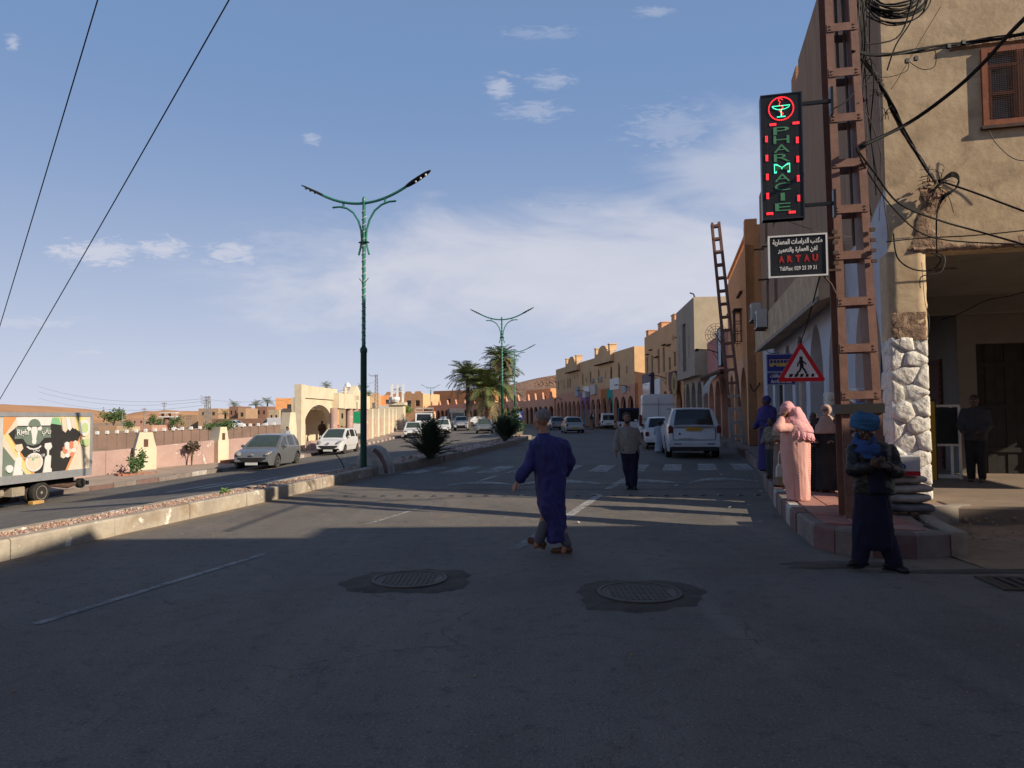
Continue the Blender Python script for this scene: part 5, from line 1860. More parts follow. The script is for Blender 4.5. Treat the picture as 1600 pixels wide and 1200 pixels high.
# ================================================================ far houses
M_HB = plaster('house_brown', (.25, .145, .105), (.21, .12, .09))
M_HT = plaster('house_tan', (.40, .27, .175), (.35, .23, .15))
M_HP = plaster('house_pink', (.45, .27, .21), (.40, .24, .18))
M_HC = plaster('house_cream', (.50, .40, .26), (.45, .35, .23))
rnd = random.Random(77)
def house(px0, px1, py, Y, D, m, label, nw=3, name='far_house', zb=-2, floors=1, tilt=0.0, style='none'):
 a, b = P(px0, py, Y), P(px1, py, Y)
 H = a.z
 W = b.x - a.x
 wins = []
 for f in range(floors):
  for i in range(nw):
   x = -W * (i + .5) / max(1, nw) + rnd.uniform(-.1, .1)
   wins.append((x, H - 1.9 - f * 2.6, min(.9, W / nw * .4), 1.1))
 return block(name, label, 'house', (b.x, Y), (a.x, Y - tilt * W), H, D, m, wins, z=0.0, style=style)
house(310, 341, 640, 230, 12, M_HT, 'tall plain tan house left of the lattice mast', 2, zb=-3)
house(341, 351, 643, 236, 12, M_HB, 'narrow brown house right beside the tall tan house', 1)
house(280, 309, 650, 245, 10, M_HT, 'square tan house behind the white monument', 0)
house(262, 281, 652, 300, 10, M_HP, 'pink house with pale frames behind the monument', 2)
house(224, 256, 656, 330, 10, M_HT, 'wide low tan house under the distant pylons', 3)
house(205, 226, 655, 340, 10, M_HP, 'pinkish low house left of the wide tan one', 2)
house(219, 237, 667, 160, 8, M_HP, 'small pink house with a row of square openings just over the far wall', 4)
house(186, 206, 669, 190, 8, M_HC, 'pale low house with an open yard frame above the far wall', 2)
house(154, 182, 668, 200, 8, M_HT, 'low tan house at the left end of the far wall', 2)
house(358, 372, 637, 195, 10, M_HB, 'dark brown house right of the lattice mast', 2, floors=2)
house(372, 384, 640, 190, 9, M_HT, 'tan house squeezed between two brown houses', 1)
house(384, 402, 640, 205, 10, M_HT, 'flat tan house below the pair of palm crowns', 2)
house(400, 417, 637, 200, 10, M_HB, 'brown house in front of the pair of palm crowns', 2)
house(330, 420, 657, 150, 6, M_HB, 'long low brown building with a row of dark openings', 14)
house(420, 436, 643, 160, 8, M_HC, 'cream house with a small balcony', 2, floors=2)
house(436, 470, 644, 162, 9, M_HC, 'wide cream house next to the gateway arch', 2, floors=2)
house(439, 456, 625, 215, 10, M_HT, 'tan upper storey rising behind the cream houses', 1)
house(456, 472, 630, 208, 10, M_HB, 'brown upper storey against the gateway column', 1)
house(482, 505, 630, 150, 8, M_HC, 'cream house with dark windows seen through the gateway arch', 3, floors=2)
house(530, 546, 640, 150, 8, M_HC, 'cream house seen between the gateway columns', 2, floors=2)
house(584, 613, 620, 190, 10, M_ORANGE, 'orange house behind the lattice mast right of the canopy', 2)
house(590, 614, 637, 120, 6, plaster('white_house', (.62, .58, .53)), 'low white building at the end of the pilastered wall', 0)
house(560, 586, 640, 165, 8, M_HB, 'dark house under the canopy edge', 2)
# minaret
mn = P(543, 615, 175)
t = thing('minaret', 'small white and red minaret rising behind the canopy', 'minaret', (mn.x, mn.y, 0))
z0 = mn.z
mb = MB(); mb.box(-1.0, 1.0, -1, 1, -1, z0 + .2); mb.build('shaft', M_ORANGE, t)
mb = MB(); mb.box(-1.3, 1.3, -1.3, 1.3, z0 + .2, z0 + .5); mb.box(-.95, .95, -.95, .95, z0 + .5, z0 + 1.7); mb.build('gallery', M_WPAINT, t)
mb = MB()
for i in range(3):
 for j in range(3):
  mb.box(-.8 + i * .6, -.4 + i * .6, -.97, -.953, z0 + .6 + j * .36, z0 + .8 + j * .36)
mb.build('brick_pattern', M_BRDOOR, t)['kind'] = 'stuff'
mb = MB(); mb.lathe([(.75, z0 + 1.7), (.75, z0 + 2.0), (.6, z0 + 2.4), (.3, z0 + 2.65), (.05, z0 + 2.75), (.03, z0 + 3.1)], n=12); mb.build('dome', M_WPAINT, t)
# white tent-like monument
mo = P(261, 672, 170)
t = thing('monument', 'white tent-shaped monument with curved legs and a flat roof frame', 'monument', (mo.x, mo.y, mo.z))
for s in (-1, 1):
 mb = MB()
 pts = [(s * (3.2 - 2.5 * math.sin(a)), 0, 3.4 * (1 - math.cos(a)) * .9 + .0) for a in [i * math.pi / 2 / 8 for i in range(9)]]
 mb.tube(pts, [.35 - .02 * i for i in range(9)], n=6)
 mb.build('leg', M_WPAINT, t)
mb = MB(); mb.lathe([(1.2, -1), (1.1, .4), (.6, 2.6), (.5, 3.0)], n=10); mb.build('core', M_HB, t)
mb = MB(); mb.box(-1.7, 2.6, -1, 1, 3.05, 3.3); mb.box(-1.5, 2.4, -.9, .9, 4.0, 4.2); mb.build('roof_frame', M_WPAINT, t)
for x in (-1.3, .4, 2.2):
 mb = MB(); mb.box(x - .12, x + .12, -.9, .9, 3.3, 4.0); mb.build('upright', M_HP, t)
# lattice masts and power poles
M_STEEL = mat('grey_steel', (.24, .24, .24), (.18, .18, .18), rough=.5, bump=.1)
def mast(px, ytop, ybase, Y, w, label, arms=0):
 a, b = P(px, ytop, Y), P(px, ybase, Y)
 h = a.z - b.z
 t = thing('lattice_mast', label, 'lattice mast', (b.x, b.y, b.z))
 mb = MB()
 r = max(.03, w * .07)
 for s in (-1, 1):
  for q in (-1, 1):
   mb.bar((s * w / 2, q * w / 2, 0), (s * w / 4, q * w / 4, h), r * 1.3, r * 1.3)
 mb.build('legs', M_STEEL, t)['kind'] = 'stuff'
 mb = MB()
 n = max(6, int(h / (w * .9)))
 for i in range(n):
  z0, z1 = h * i / n, h * (i + 1) / n
  f0, f1 = w / 2 * (1 - .5 * i / n), w / 2 * (1 - .5 * (i + 1) / n)
  for q in (-1, 1):
   mb.bar((-f0, q * f0, z0), (f0, q * f0, z0), r, r)
   mb.bar((-f0, q * f0, z0), (f1, q * f1, z1), r, r)
 mb.build('lacing', M_STEEL, t)['kind'] = 'stuff'
 for i in range(arms):
  mb = MB()
  z = h * (.97 - .09 * i)
  mb.tube([(0, 0, z), (-.9, 0, z), (-1.1, 0, z + .3)], .05, n=5)
  mb.build('arm', M_STEEL, t)
 return t, h
mast(324, 619, 670, 110, .95, 'pale lattice mast with hooked arms over the far wall', 3)
mast(588, 585, 660, 100, .55, 'narrow pale lattice mast right of the green lamp post', 1)
for px, yt, yb, lab in ((191, 643, 668, 'short thin power pole far left of the monument'), (225, 637, 664, 'thin power pole between two taller ones in the distance'), (256, 628, 672, 'tall thin power pole standing at the monument'), (295, 648, 668, 'thin T-shaped street pole right of the monument')):
 a, b = P(px, yt, 210), P(px, yb, 210)
 t = thing('power_pole', lab, 'power pole', (b.x, b.y, b.z))
 mb = MB(); mb.tube([(0, 0, -1), (0, 0, a.z - b.z)], [.16, .09], n=6); mb.build('post', M_STEEL, t)
 mb = MB(); mb.box(-.8, .8, -.06, .06, a.z - b.z - .5, a.z - b.z - .35); mb.box(-.6, .6, -.06, .06, a.z - b.z - 1.3, a.z - b.z - 1.15); mb.build('crossarms', M_DKWOOD, t)['kind'] = 'stuff'
def sag_pts(a, b, sag, n=16):
 a, b = Vector(a), Vector(b)
 return [a + (b - a) * (i / n) - Vector((0, 0, sag * 4 * (i / n) * (1 - i / n))) for i in range(n + 1)]
wire_group = 'distant power lines'
for (p0, p1, lab) in (((60, 622), (325, 632), 'faint power line over the desert hill, lowest'), ((60, 612), (325, 626), 'faint power line over the desert hill, middle'), ((60, 604), (325, 622), 'faint power line over the desert hill, highest'), ((324, 624), (588, 596), 'faint power line between the two lattice masts')):
 mb = MB()
 mb.tube(sag_pts(P(*p0, 180), P(*p1, 140), 2.0), .022, n=4)
 tag(mb.build('power_line', M_STEEL), lab, 'power line', wire_group)
# small traffic sign by the gateway
sg = P(561, 690, 52)
t = thing('road_sign', 'green and white information sign on a post half hidden behind the lamp post', 'road sign', (sg.x - .15, sg.y, sg.z))
mb = MB(); mb.tube([(0, 0, -.3), (0, 0, 2.9)], .035, n=8); mb.build('post', M_STEEL, t)
mb = MB(); mb.box(-.26, .26, -.04, -.02, 1.35, 2.2); mb.build('green_plate', mat('sign_green', (.02, .30, .14), rough=.4, bump=0), t)
mb = MB(); mb.box(-.26, .26, -.04, -.02, .6, 1.30); mb.build('white_plate', M_WPAINT, t)
# ================================================================ lattice utility poles
def ladder_pole(label, loc, rz, H, w0, w1, dep, tilt=0.0, low=None, mats=(M_POLE, M_POLEG), nr=None):
 t = thing('utility_pole', label, 'utility pole', loc, rz)
 t.rotation_euler = (0, tilt, rz)
 fl = w0 * .19
 for s in (-1, 1):
  mb = MB()
  n = 12
  for i in range(n):
   z0, z1 = H * i / n - (.1 if i == 0 else 0), H * (i + 1) / n
   a0, a1 = w0 + (w1 - w0) * i / n, w0 + (w1 - w0) * (i + 1) / n
   mi = 1 if low and z1 < low else 0
   for q in (-1, 1):                      # flanges front and back
    x0, x1 = s * (a0 / 2 - fl / 2), s * (a1 / 2 - fl / 2)
    mb.bar((x0, q * dep / 2, z0), (x1, q * dep / 2, z1), fl, .014, mi, up=(0, 1, 0))
   x0, x1 = s * (a0 / 2 - fl + .006), s * (a1 / 2 - fl + .006)
   mb.bar((x0, 0, z0), (x1, 0, z1), .012, dep - .016, mi, up=(0, 1, 0))
  mb.build('leg', list(mats), t)
 nr = nr or int(H / .545)
 for i in range(nr):
  z = .35 + (H - .5) * i / (nr - 1)
  a = w0 + (w1 - w0) * z / H
  for q in (-1, 1):
   mb = MB()
   mb.box(-a / 2 + .01, a / 2 - .01, q * (dep / 2 + .013) - .006, q * (dep / 2 + .013) + .006, z - .05, z + .05)
   if q < 0:
    for x in (-a / 2 + .05, a / 2 - .05):
     for zz in (-.02, .02):
      mb.box(x - .012, x + .012, -dep / 2 - .028, -dep / 2 - .019, z + zz - .008, z + zz + .008)
   mb.build('rung', mats[1] if low and z < low else mats[0], t)
 return t
pole1 = ladder_pole('tall red-brown steel ladder pole on the pavement corner, hung with signs', (4.34, 8.86, PAV_Z), R(-9), 9.2, .49, .33, .28, tilt=R(-1.2))
mb = MB()
mb.box(-.255, .255, -.185, .15, 1.28, 1.40)
mb.build('black_tape_band', M_BLACK, pole1)
mb = MB()
for z in (3.15, 3.28, 3.41, 3.54):
 for x in (-.22, .22):
  mb.box(x - .03, x + .03, -.20, -.172, z - .022, z + .022)
mb.build('bolt_plate', M_RUST, pole1)['kind'] = 'stuff'
for (x, z0, z1) in ((.06, 3.4, 9.0), (-.02, 5.6, 9.1), (.12, 4.4, 6.5)):
 mb = MB()
 mb.tube([(x, .02, z0), (x + .015, .03, (z0 + z1) / 2), (x - .01, .02, z1)], .018, n=6)
 mb.build('conduit', M_CABLEG, pole1)
ladder_pole('leaning steel ladder pole with a silver foot beside the orange house', (9.72, 30.6, PAV_Z), R(-12), 9.7, .56, .40, .30, tilt=R(-4.6), low=2.3)
# street lights on brackets along the arcades
def bracket_lamp(loc, rz, label):
 t = thing('wall_lamp', label, 'wall lamp', loc, rz, 'bracket lamps on the street fronts')
 mb = MB(); mb.tube([(0, 0, 0), (-.5, -.5, .25), (-1.1, -1.1, .35)], .035, n=6); mb.tube([(0, 0, -.5), (-.35, -.35, .15)], .02, n=6); mb.build('arm', M_DOOR, t)
 mb = MB(); mb.cbox(-1.7, -1.05, -1.25, -1.05, .28, .40, .03); mb.build('lamp_head', M_DOOR, t)
for tt, x, z, lab in ((ochre, -6.4, 4.6, 'dark bracket lamp on the ochre building'), (yellow, -1.5, 4.4, 'dark bracket lamp at the near end of the yellow building'), (yellow, -18.3, 4.4, 'dark bracket lamp in the middle of the yellow building'), (yellow, -33.8, 3.9, 'dark bracket lamp at the far end of the yellow building'), (rose, -3.2, 5.0, 'dark bracket lamp on the rose house')):
 bracket_lamp(yw(tt, x, 0, z), tt.rotation_euler.z, lab)
# ================================================================ pharmacy sign
SRZ = R(-14)
E_RED = emit('led_red', (1.0, .03, .04), 1.6)
E_GRN = emit('led_green', (.08, 1.0, .55), 1.3)
M_LEDG = mat('led_green_off', (.06, .25, .13), (.045, .19, .10), scale=90, rough=.6, bump=.6, bscale=200)
M_SIGNB = mat('sign_black', (.012, .012, .014), (.02, .02, .022), scale=2, rough=.35, bump=.03)
sp_ = P(1221, 247, 8.75)
ph = thing('pharmacy_sign', 'tall black light-up sign spelling PHARMACIE downwards with a red ringed cup emblem', 'sign', sp_, SRZ)
hw, hh = .245, .79
mb = MB(); mb.cbox(-hw, hw, -.07, .07, -hh, hh, .01); mb.build('case', M_SIGNB, ph)
mb = MB()
for (a, b, c, d) in ((-hw, -hw + .014, -hh, hh), (hw - .014, hw, -hh, hh), (-hw + .014, hw - .014, -hh, -hh + .014), (-hw + .014, hw - .014, hh - .014, hh)):
 mb.box(a, b, -.08, -.0702, c, d)
mb.build('rim', mat('rim_dark', (.05, .05, .055), rough=.3, metal=.5, bump=0), ph)
for ch, py in zip('PHARMACIE', (207, 221, 235, 249.5, 266, 281, 295, 311, 327)):
 z = (247 - py) / 125.0
 lit = ch == 'M'
 text_part('letter', ch, .2, E_GRN if lit else M_LEDG, ph, (-.005, -.073, z), width=.05 if ch == 'I' else .185, height=.098 if not lit else .115, extrude=.004, bold=.0)
 if ch == 'M':
  text_part('letter_core', ch, .2, M_LEDG, ph, (-.005, -.0785, z), width=.172, height=.085, extrude=.001, bold=-.012)
mb = MB()
cz = .60
for i in range(44):
 t = 2 * math.pi * i / 44
 x, z = .145 * math.cos(t), cz + .145 * math.sin(t)
 mb.cbox(x - .0062, x + .0062, -.080, -.0705, z - .0062, z + .0062, .001)
mb.build('led_ring', E_RED, ph)['kind'] = 'stuff'
mb = MB()
pts = [(-.105, cz + .035), (-.09, cz + .012), (-.05, cz - .008), (0, cz - .014), (.05, cz - .008), (.09, cz + .012), (.105, cz + .035)]
mb.tube([(x, -.077, z) for x, z in pts] + [(-.105, -.077, cz + .0351)], .0048, n=5)
mb.tube([(0, -.077, cz - .014), (0, -.077, cz - .10)], .006, n=5)
mb.tube([(-.05, -.077, cz - .104), (.05, -.077, cz - .104)], .006, n=5)
mb.build('cup', E_GRN, ph)
mb = MB()
mb.tube([(.022 * math.sin(a * 1.05), -.081, cz - .09 + .0135 * a) for a in [i * .45 for i in range(24)]] + [(-.01, -.081, cz + .085), (-.03, -.081, cz + .10), (-.028, -.081, cz + .12), (0, -.081, cz + .125), (.02, -.081, cz + .105)], .0042, n=5)
mb.build('snake', E_RED, ph)
dash = [(-.18, y, 1) for y in (218, 248, 278, 308)] + [(.18, y, 1) for y in (224, 254, 284, 315)] + [(-.10, 196, 0), (.17, 197, 0), (-.16, 336, 0), (.10, 336, 0)]
for (x, py, v) in dash:
 mb = MB()
 z = (247 - py) / 125.0
 for i in range(2 if v else 5):
  for j in range(5 if v else 2):
   xx, zz = x + (i - (0.5 if v else 2)) * .016, z + (j - (2 if v else .5)) * .016
   mb.cbox(xx - .0058, xx + .0058, -.079, -.0705, zz - .0058, zz + .0058, .001)
 mb.build('led_cluster', E_RED, ph)
mb = MB()
for s in (-1, 1):
 for i in range(40):
  z = -.72 + 1.12 * i / 39
  mb.box(s * .188 - .003, s * .188 + .003, -.074, -.0705, z - .003, z + .003)
  mb.box(s * .172 - .003, s * .172 + .003, -.074, -.0705, z - .003, z + .003)
mb.build('unlit_dots', mat('led_off_grey', (.10, .09, .09), bump=0), ph)['kind'] = 'stuff'
for z in (.66, -.62):
 mb = MB(); mb.box(hw, hw + .34, -.02, .02, z - .02, z + .02); mb.box(hw + .34, hw + .37, -.03, .06, z - .17, z + .17)
 mb.build('arm', M_SIGNB, ph)
# ================================================================ architects' sign
a_ = P(1246, 400, 8.75)
st = thing('office_sign', 'black sign with white frame, white Arabic lines and red ARTAU lettering', 'sign', a_, SRZ)
hw, hh = .325, .245
mb = MB(); mb.box(-hw, hw, -.015, .015, -hh, hh); mb.build('plate', M_SIGNB, st)
mb = MB()
for (a, b, c, d) in ((-hw - .02, -hw, -hh - .02, hh + .02), (hw, hw + .02, -hh - .02, hh + .02), (-hw, hw, -hh - .02, -hh), (-hw, hw, hh, hh + .02)):
 mb.box(a, b, -.028, .02, c, d)
mb.build('frame', M_WPAINT, st)
M_LETW = mat('sign_white_letters', (.66, .66, .66), bump=0, rough=.5)
M_LETR = mat('sign_red_letters', (.42, .022, .022), (.30, .02, .02), scale=4, bump=0, rough=.5)
text_part('lettering', arabic('مكتب الدراسات المعمارية'), .1, M_LETW, st, (0, -.018, .175), width=.58, height=.088, extrude=.002, bold=.004)
text_part('lettering', arabic('لفن العمارة والتعمير'), .1, M_LETW, st, (.0, -.018, .075), width=.46, height=.080, extrude=.002, bold=.004)
for i, ch in enumerate('ARTAU'):
 text_part('red_letter', ch, .1, M_LETR, st, (-.19 + i * .098, -.018, -.035), width=.066, height=.088, extrude=.002, bold=.006)
text_part('lettering', 'Tél/Fax: 029 23 39 31', .1, M_LETW, st, (.0, -.018, -.155), width=.43, height=.052, extrude=.002, bold=.002)
for z in (.2, -.2):
 mb = MB(); mb.box(hw + .02, hw + .17, -.015, .015, z - .012, z + .012); mb.build('arm', M_RUST, st)
mb = MB(); mb.tube([(hw - .02, .03, -hh - .02), (hw + .06, .03, -hh - .12), (hw + .11, .03, -hh - .24)], .012, n=6); mb.build('curl', M_RUST, st)
# ================================================================ pedestrian-crossing warning sign
c_ = P(1251.5, 575, 11.5)
zt = c_.z - PAV_Z
tr = thing('warning_sign', 'red bordered triangular sign showing a man on a crossing', 'road sign', (c_.x, c_.y, PAV_Z), R(-10))
def rtri(s, r=.05, n=5):
 h = s * math.sqrt(3) / 2
 vs = [(-s / 2, -h / 3), (s / 2, -h / 3), (0, 2 * h / 3)]
 pts = []
 for i in range(3):
  p = Vector(vs[i]); a = Vector(vs[i - 1]) - p; b = Vector(vs[(i + 1) % 3]) - p
  a.normalize(); b.normalize()
  ctr = p + (a + b).normalized() * (r * 2)
  a0 = math.atan2((p + a * r * 1.73 - ctr).y, (p + a * r * 1.73 - ctr).x)
  a1 = math.atan2((p + b * r * 1.73 - ctr).y, (p + b * r * 1.73 - ctr).x)
  while a1 < a0:
   a1 += 2 * math.pi
  pts += [(ctr.x + r * math.cos(a0 + (a1 - a0) * k / n), ctr.y + r * math.sin(a0 + (a1 - a0) * k / n)) for k in range(n + 1)]
 return pts
mb = MB(); mb.prism([(x, z + zt) for x, z in rtri(.76, .03)], -.012, .0, 'y'); mb.build('red_border', mat('sign_red', (.50, .012, .02), (.44, .012, .02), scale=5, rough=.4, bump=0), tr)
mb = MB(); mb.prism([(x, z + zt) for x, z in rtri(.54, .015)], -.015, -.0122, 'y'); mb.build('white_field', mat('sign_white', (.60, .60, .62), (.54, .54, .55), rough=.5, bump=0), tr)
mb = MB()
def stroke(mb, pts, w, y=-.018):
 for a, b in zip(pts, pts[1:]):
  d = Vector((b[0] - a[0], b[1] - a[1])); L = d.length; d.normalize(); n = Vector((-d.y, d.x)) * w / 2
  e = d * w * .3
  q = [(a[0] + n.x - e.x, a[1] + n.y - e.y), (b[0] + n.x + e.x, b[1] + n.y + e.y), (b[0] - n.x + e.x, b[1] - n.y + e.y), (a[0] - n.x - e.x, a[1] - n.y - e.y)]
  mb.add([(x, y - .00005 * len(mb.v), z + zt) for x, z in q], [(0, 1, 2, 3)])
stroke(mb, [(0, .12), (.01, .03)], .06)
stroke(mb, [(.01, .02), (.05, -.03), (.075, -.085)], .03)
stroke(mb, [(0, .02), (-.02, -.04), (-.065, -.085)], .03)
stroke(mb, [(.0, .12), (-.045, .08), (-.055, .03)], .022)
stroke(mb, [(.0, .12), (.05, .09), (.075, .06)], .022)
mb.lathe([(.028, -.021), (.028, -.018)], c=(.0, 0, zt + .160), n=12, axis='y')
for i in range(5):
 x = -.17 + i * .085
 mb.add([(x - .025, -.0181, zt - .145), (x + .022, -.0181, zt - .145), (x + .028 * (1 if i > 1 else 1.3) + (.0 if i > 2 else .012), -.0181, zt - .095), (x - .01, -.0181, zt - .095)], [(0, 1, 2, 3)])
mb.build('pictogram', M_BLACK, tr)
mb = MB(); mb.tube([(0, .03, 0), (0, .03, zt + .3)], .028, n=8); mb.build('post', M_POLEG, tr)
# ================================================================ bus stop sign
b_ = P(1220, 577, 15.0)
zt = b_.z - PAV_Z
bs = thing('bus_stop_sign', 'blue bus stop sign with an ochre bus, behind the red triangle', 'road sign', (b_.x, b_.y, PAV_Z), R(-10))
M_BLUE = mat('sign_blue', (.022, .03, .20), (.02, .026, .17), rough=.4, bump=0)
mb = MB(); mb.cbox(-.29, .29, -.012, .0, zt - .33, zt + .33, .003); mb.build('plate', M_BLUE, bs)
mb = MB()
for (x0, x1, z0, z1) in ((-.28, .28, .315, .323), (-.28, .28, -.05, -.043), (-.28, .28, -.075, -.068), (-.28, .28, -.323, -.315), (-.285, -.278, -.323, .323), (.278, .285, -.323, .323)):
 mb.box(x0, x1, -.016, -.0122, zt + z0, zt + z1)
mb.build('white_lines', M_LETW, bs)['kind'] = 'stuff'
mb = MB()
mb.box(-.23, .21, -.017, -.0122, zt + .06, zt + .21)
busb = mb.build('bus_pictogram', mat('sign_ochre', (.50, .34, .10), rough=.5, bump=0), bs)
mb = MB()
for i in range(6):
 mb.box(-.215 + i * .07, -.16 + i * .07, -.019, -.0172, zt + .13, zt + .195)
for x in (-.12, .12):
 mb.lathe([(.032, -.019), (.032, -.0172)], c=(x, 0, zt + .06), n=12, axis='y')
mb.build('bus_windows', M_BLUE, busb)
text_part('lettering', arabic('موقف الحافلات'), .1, M_LETW, bs, (0, -.015, zt - .145), width=.44, height=.10, extrude=.001, bold=.003)
text_part('lettering', 'Arrêt de bus', .1, M_LETW, bs, (0, -.015, zt - .255), width=.42, height=.075, extrude=.001, bold=.002)
mb = MB(); mb.tube([(0, .03, 0), (0, .03, zt + .3)], .035, n=8); mb.build('post', M_DOOR, bs)
# ================================================================ green lamp posts on the median
M_GREEN = mat('lamp_green_paint', (.035, .20, .155), (.028, .165, .13), scale=3, rough=.4, bump=.05, spec=.5)
M_GREEND = mat('lamp_dark_green_paint', (.012, .075, .055), (.010, .06, .045), scale=3, rough=.45, bump=.05)
M_GARL = mat('garland_white', (.62, .62, .60), bump=0)
def lamp_post():
 t = thing('street_lamp', '', 'street lamp', (0, 0, 0), 0, 'green double-armed street lamps')
 Hh = 7.1
 mb = MB(); mb.lathe([(.16, 0), (.16, .03), (.085, .05), (.082, 3.05), (.095, 3.07), (.095, 3.16), (.055, 3.22), (.05, 3.26)], n=14); mb.build('base_column', M_GREEND, t, smooth=True)
 mb = MB(); mb.lathe([(.05, 3.2), (.045, Hh - .02), (.052, Hh), (.052, Hh + .10), (.03, Hh + .15)], n=12); mb.build('upper_column', M_GREEN, t, smooth=True)
 mb = MB()
 mb.tube([(.056 * math.cos(a), .056 * math.sin(a), 3.3 + (Hh - 3.5) * a / (2 * math.pi * 19)) for a in [2 * math.pi * i / 8 for i in range(19 * 8)]], .009, n=4)
 mb.build('light_garland', M_GARL, t)
 for s in (-1, 1):
  mb = MB()
  pts = []
  for i in range(15):
   u = i / 14
   pts.append((s * (1.30 * u), 0, Hh - .02 + .36 * u ** 2.0))
  mb.tube(pts, .038, n=8)
  arm = mb.build('arm', M_GREEN, t, smooth=True)
  mb = MB()
  a = Vector(pts[-1]); d = (Vector(pts[-1]) - Vector(pts[-3])).normalized()
  n = d.cross(Vector((0, 1, 0))).normalized()
  if n.z < 0:
   n = -n
  rows = []
  for (u, w, th) in ((-.05, .05, .03), (.04, .07, .035), (.14, .095, .035), (.34, .115, .028), (.56, .105, .022), (.68, .06, .012), (.72, .015, .006)):
   c = a + d * u
   rows.append([c + Vector((0, w, 0)) - n * th * .2, c + Vector((0, w * .6, 0)) + n * th, c + Vector((0, -w * .6, 0)) + n * th, c + Vector((0, -w, 0)) - n * th * .2, c + Vector((0, -w * .8, 0)) - n * th, c + Vector((0, w * .8, 0)) - n * th])
  mb.grid(rows, wrap=True)
  hd = mb.build('lamp_head', M_BLACK, t)
  for u in (.22, .38, .54):
   mb = MB(); c = a + d * u - n * .03; mb.ball(c, .035, n=8, k=4); mb.build('led', M_WPAINT, hd)
  mb = MB()
  br = [(s * x, 0, Hh + z) for x, z in ((.155, -1.42), (.10, -1.22), (.065, -1.0), (.085, -.75), (.17, -.48), (.32, -.25), (.52, -.11), (.74, -.05), (.95, -.05))]
  sm = []
  for p0, p1 in zip(br, br[1:]):
   for k in range(3):
    sm.append(tuple(p0[i] + (p1[i] - p0[i]) * k / 3 for i in range(3)))
  sm.append(br[-1])
  mb.tube(sm, .028, n=8)
  mb.tube([(s * .62, 0, Hh - .09), (s * .63, 0, Hh + .06)], .03, n=6)
  mb.build('brace', M_GREEN, t, smooth=True)
  mb = MB(); mb.tube([(s * .02, 0, Hh - 2.18), (s * .14, 0, Hh - 2.05)], .01, n=5); mb.build('hook', M_DOOR, t)
 mb = MB(); mb.box(-.13, .13, -.06, .06, Hh - 1.10, Hh - 1.07); mb.build('clamp', M_DOOR, t)
 return t
l0 = lamp_post()
lamps = [(568, 18.8, 1.0, 'nearest and largest green double-armed lamp post, by the striped block', -17),
         (785, 42.0, 1.0, 'second green double-armed lamp post, in front of the palms', -8),
         (804.5, 63.5, 1.0, 'third green double-armed lamp post, right of the second by the square blue sign', -4),
         (731, 112, 1.0, 'green lamp post standing among the palm crowns', 6),
         (673, 138, 1.0, 'thin green lamp post in front of the ochre battlemented building', 12)]
for i, (px, Y, s, lab, rz) in enumerate(lamps):
 o = l0 if i == 0 else copy_tree(l0)
 o['label'] = lab
 p = P(px, 650, Y)
 o.location = (p.x, Y, .2 if i < 3 else 0.05)
 o.rotation_euler = (0, 0, R(rz))
# blue square crossing sign on the end of the median
q = P(811, 649, 47.5)
t = thing('crossing_sign', 'small square blue crossing sign with a white triangle at the end of the median', 'road sign', (q.x, q.y, .2))
zz = q.z - .2
mb = MB(); mb.cbox(-.30, .30, -.02, .0, zz - .30, zz + .30, .004); mb.build('plate', M_BLUE, t)
mb = MB(); mb.prism([(x, z + zz) for x, z in rtri(.44, .01)], -.028, -.0202, 'y'); wt = mb.build('white_triangle', M_LETW, t)
mb = MB(); mb.tube([(0, -.031, zz - .06), (0, -.031, zz + .10)], .03, n=6); mb.build('figure', M_BLACK, wt)
mb = MB(); mb.tube([(0, .03, -.1), (0, .03, zz + .25)], .04, n=8); mb.build('post', M_POLEG, t)
mb = MB(); mb.cbox(-.22, .22, -.2, .25, -.05, .35, .05); mb.build('foot_block', M_CONC, t)
# striped concrete block at the gap in the median
bk = P(588, 738, 19.6)
t = thing('concrete_block', 'white concrete block with a red stripe at the gap in the median', 'concrete block', (bk.x - .02, 19.65, 0.0), R(-6))
prof = [(-.46, 0), (.48, 0), (.45, .16), (.40, .34), (.31, .52), (.20, .66), (.08, .74), (-.05, .77), (-.18, .76), (-.30, .71), (-.38, .58), (-.43, .38), (-.45, .2)]
M_BLKW = mat('block_white_paint', (.50, .46, .42), (.38, .34, .31), scale=4, bump=.5, stain=(.22, .18, .16), stain_scale=3, stain_amt=.8, chips=(.12, .11, .11), chip_scale=5, chip_lo=.68)
mb = MB()
cx, cz = 0, .3
rows = []
for (y, s) in ((-.34, .90), (-.31, .97), (-.25, 1.0), (.25, 1.0), (.31, .97), (.34, .9)):
 rows.append([((x - cx) * s + cx, y, max(-.05, (z - cz) * s + cz) if z > 0 else -.05) for x, z in prof])
mb.grid(rows, wrap=True)
for r_ in (0, 5):
 mb.add([(*p,) for p in rows[r_]], [tuple(range(len(prof)))])
blk = mb.build('body', M_BLKW, t, smooth=True)
mb = MB()
outer = prof[1:9]
inner_ = [(.36, 0.02), (.33, .16), (.28, .30), (.20, .44), (.10, .55), (.0, .62), (-.10, .65), (-.20, .655)]
for y in (-.347,):
 mb.grid([[(x * .93, y, .3 + (z - .3) * .93) for x, z in outer[:6]], [(x * .96, y, z * .99) for x, z in inner_[:6]]])
mb.build('red_stripe', M_KRED, blk)
mb = MB(); mb.tube([(0, 0, 0), (-.10, .02, .22), (-.33, .06, .50)], .014, n=6)
r0 = P(539, 741, 18.3)
tag(mb.build('bent_rod', M_BLACK, loc=(r0.x, r0.y, .2)), 'thin black rod leaning out of the gravel median', 'rod')
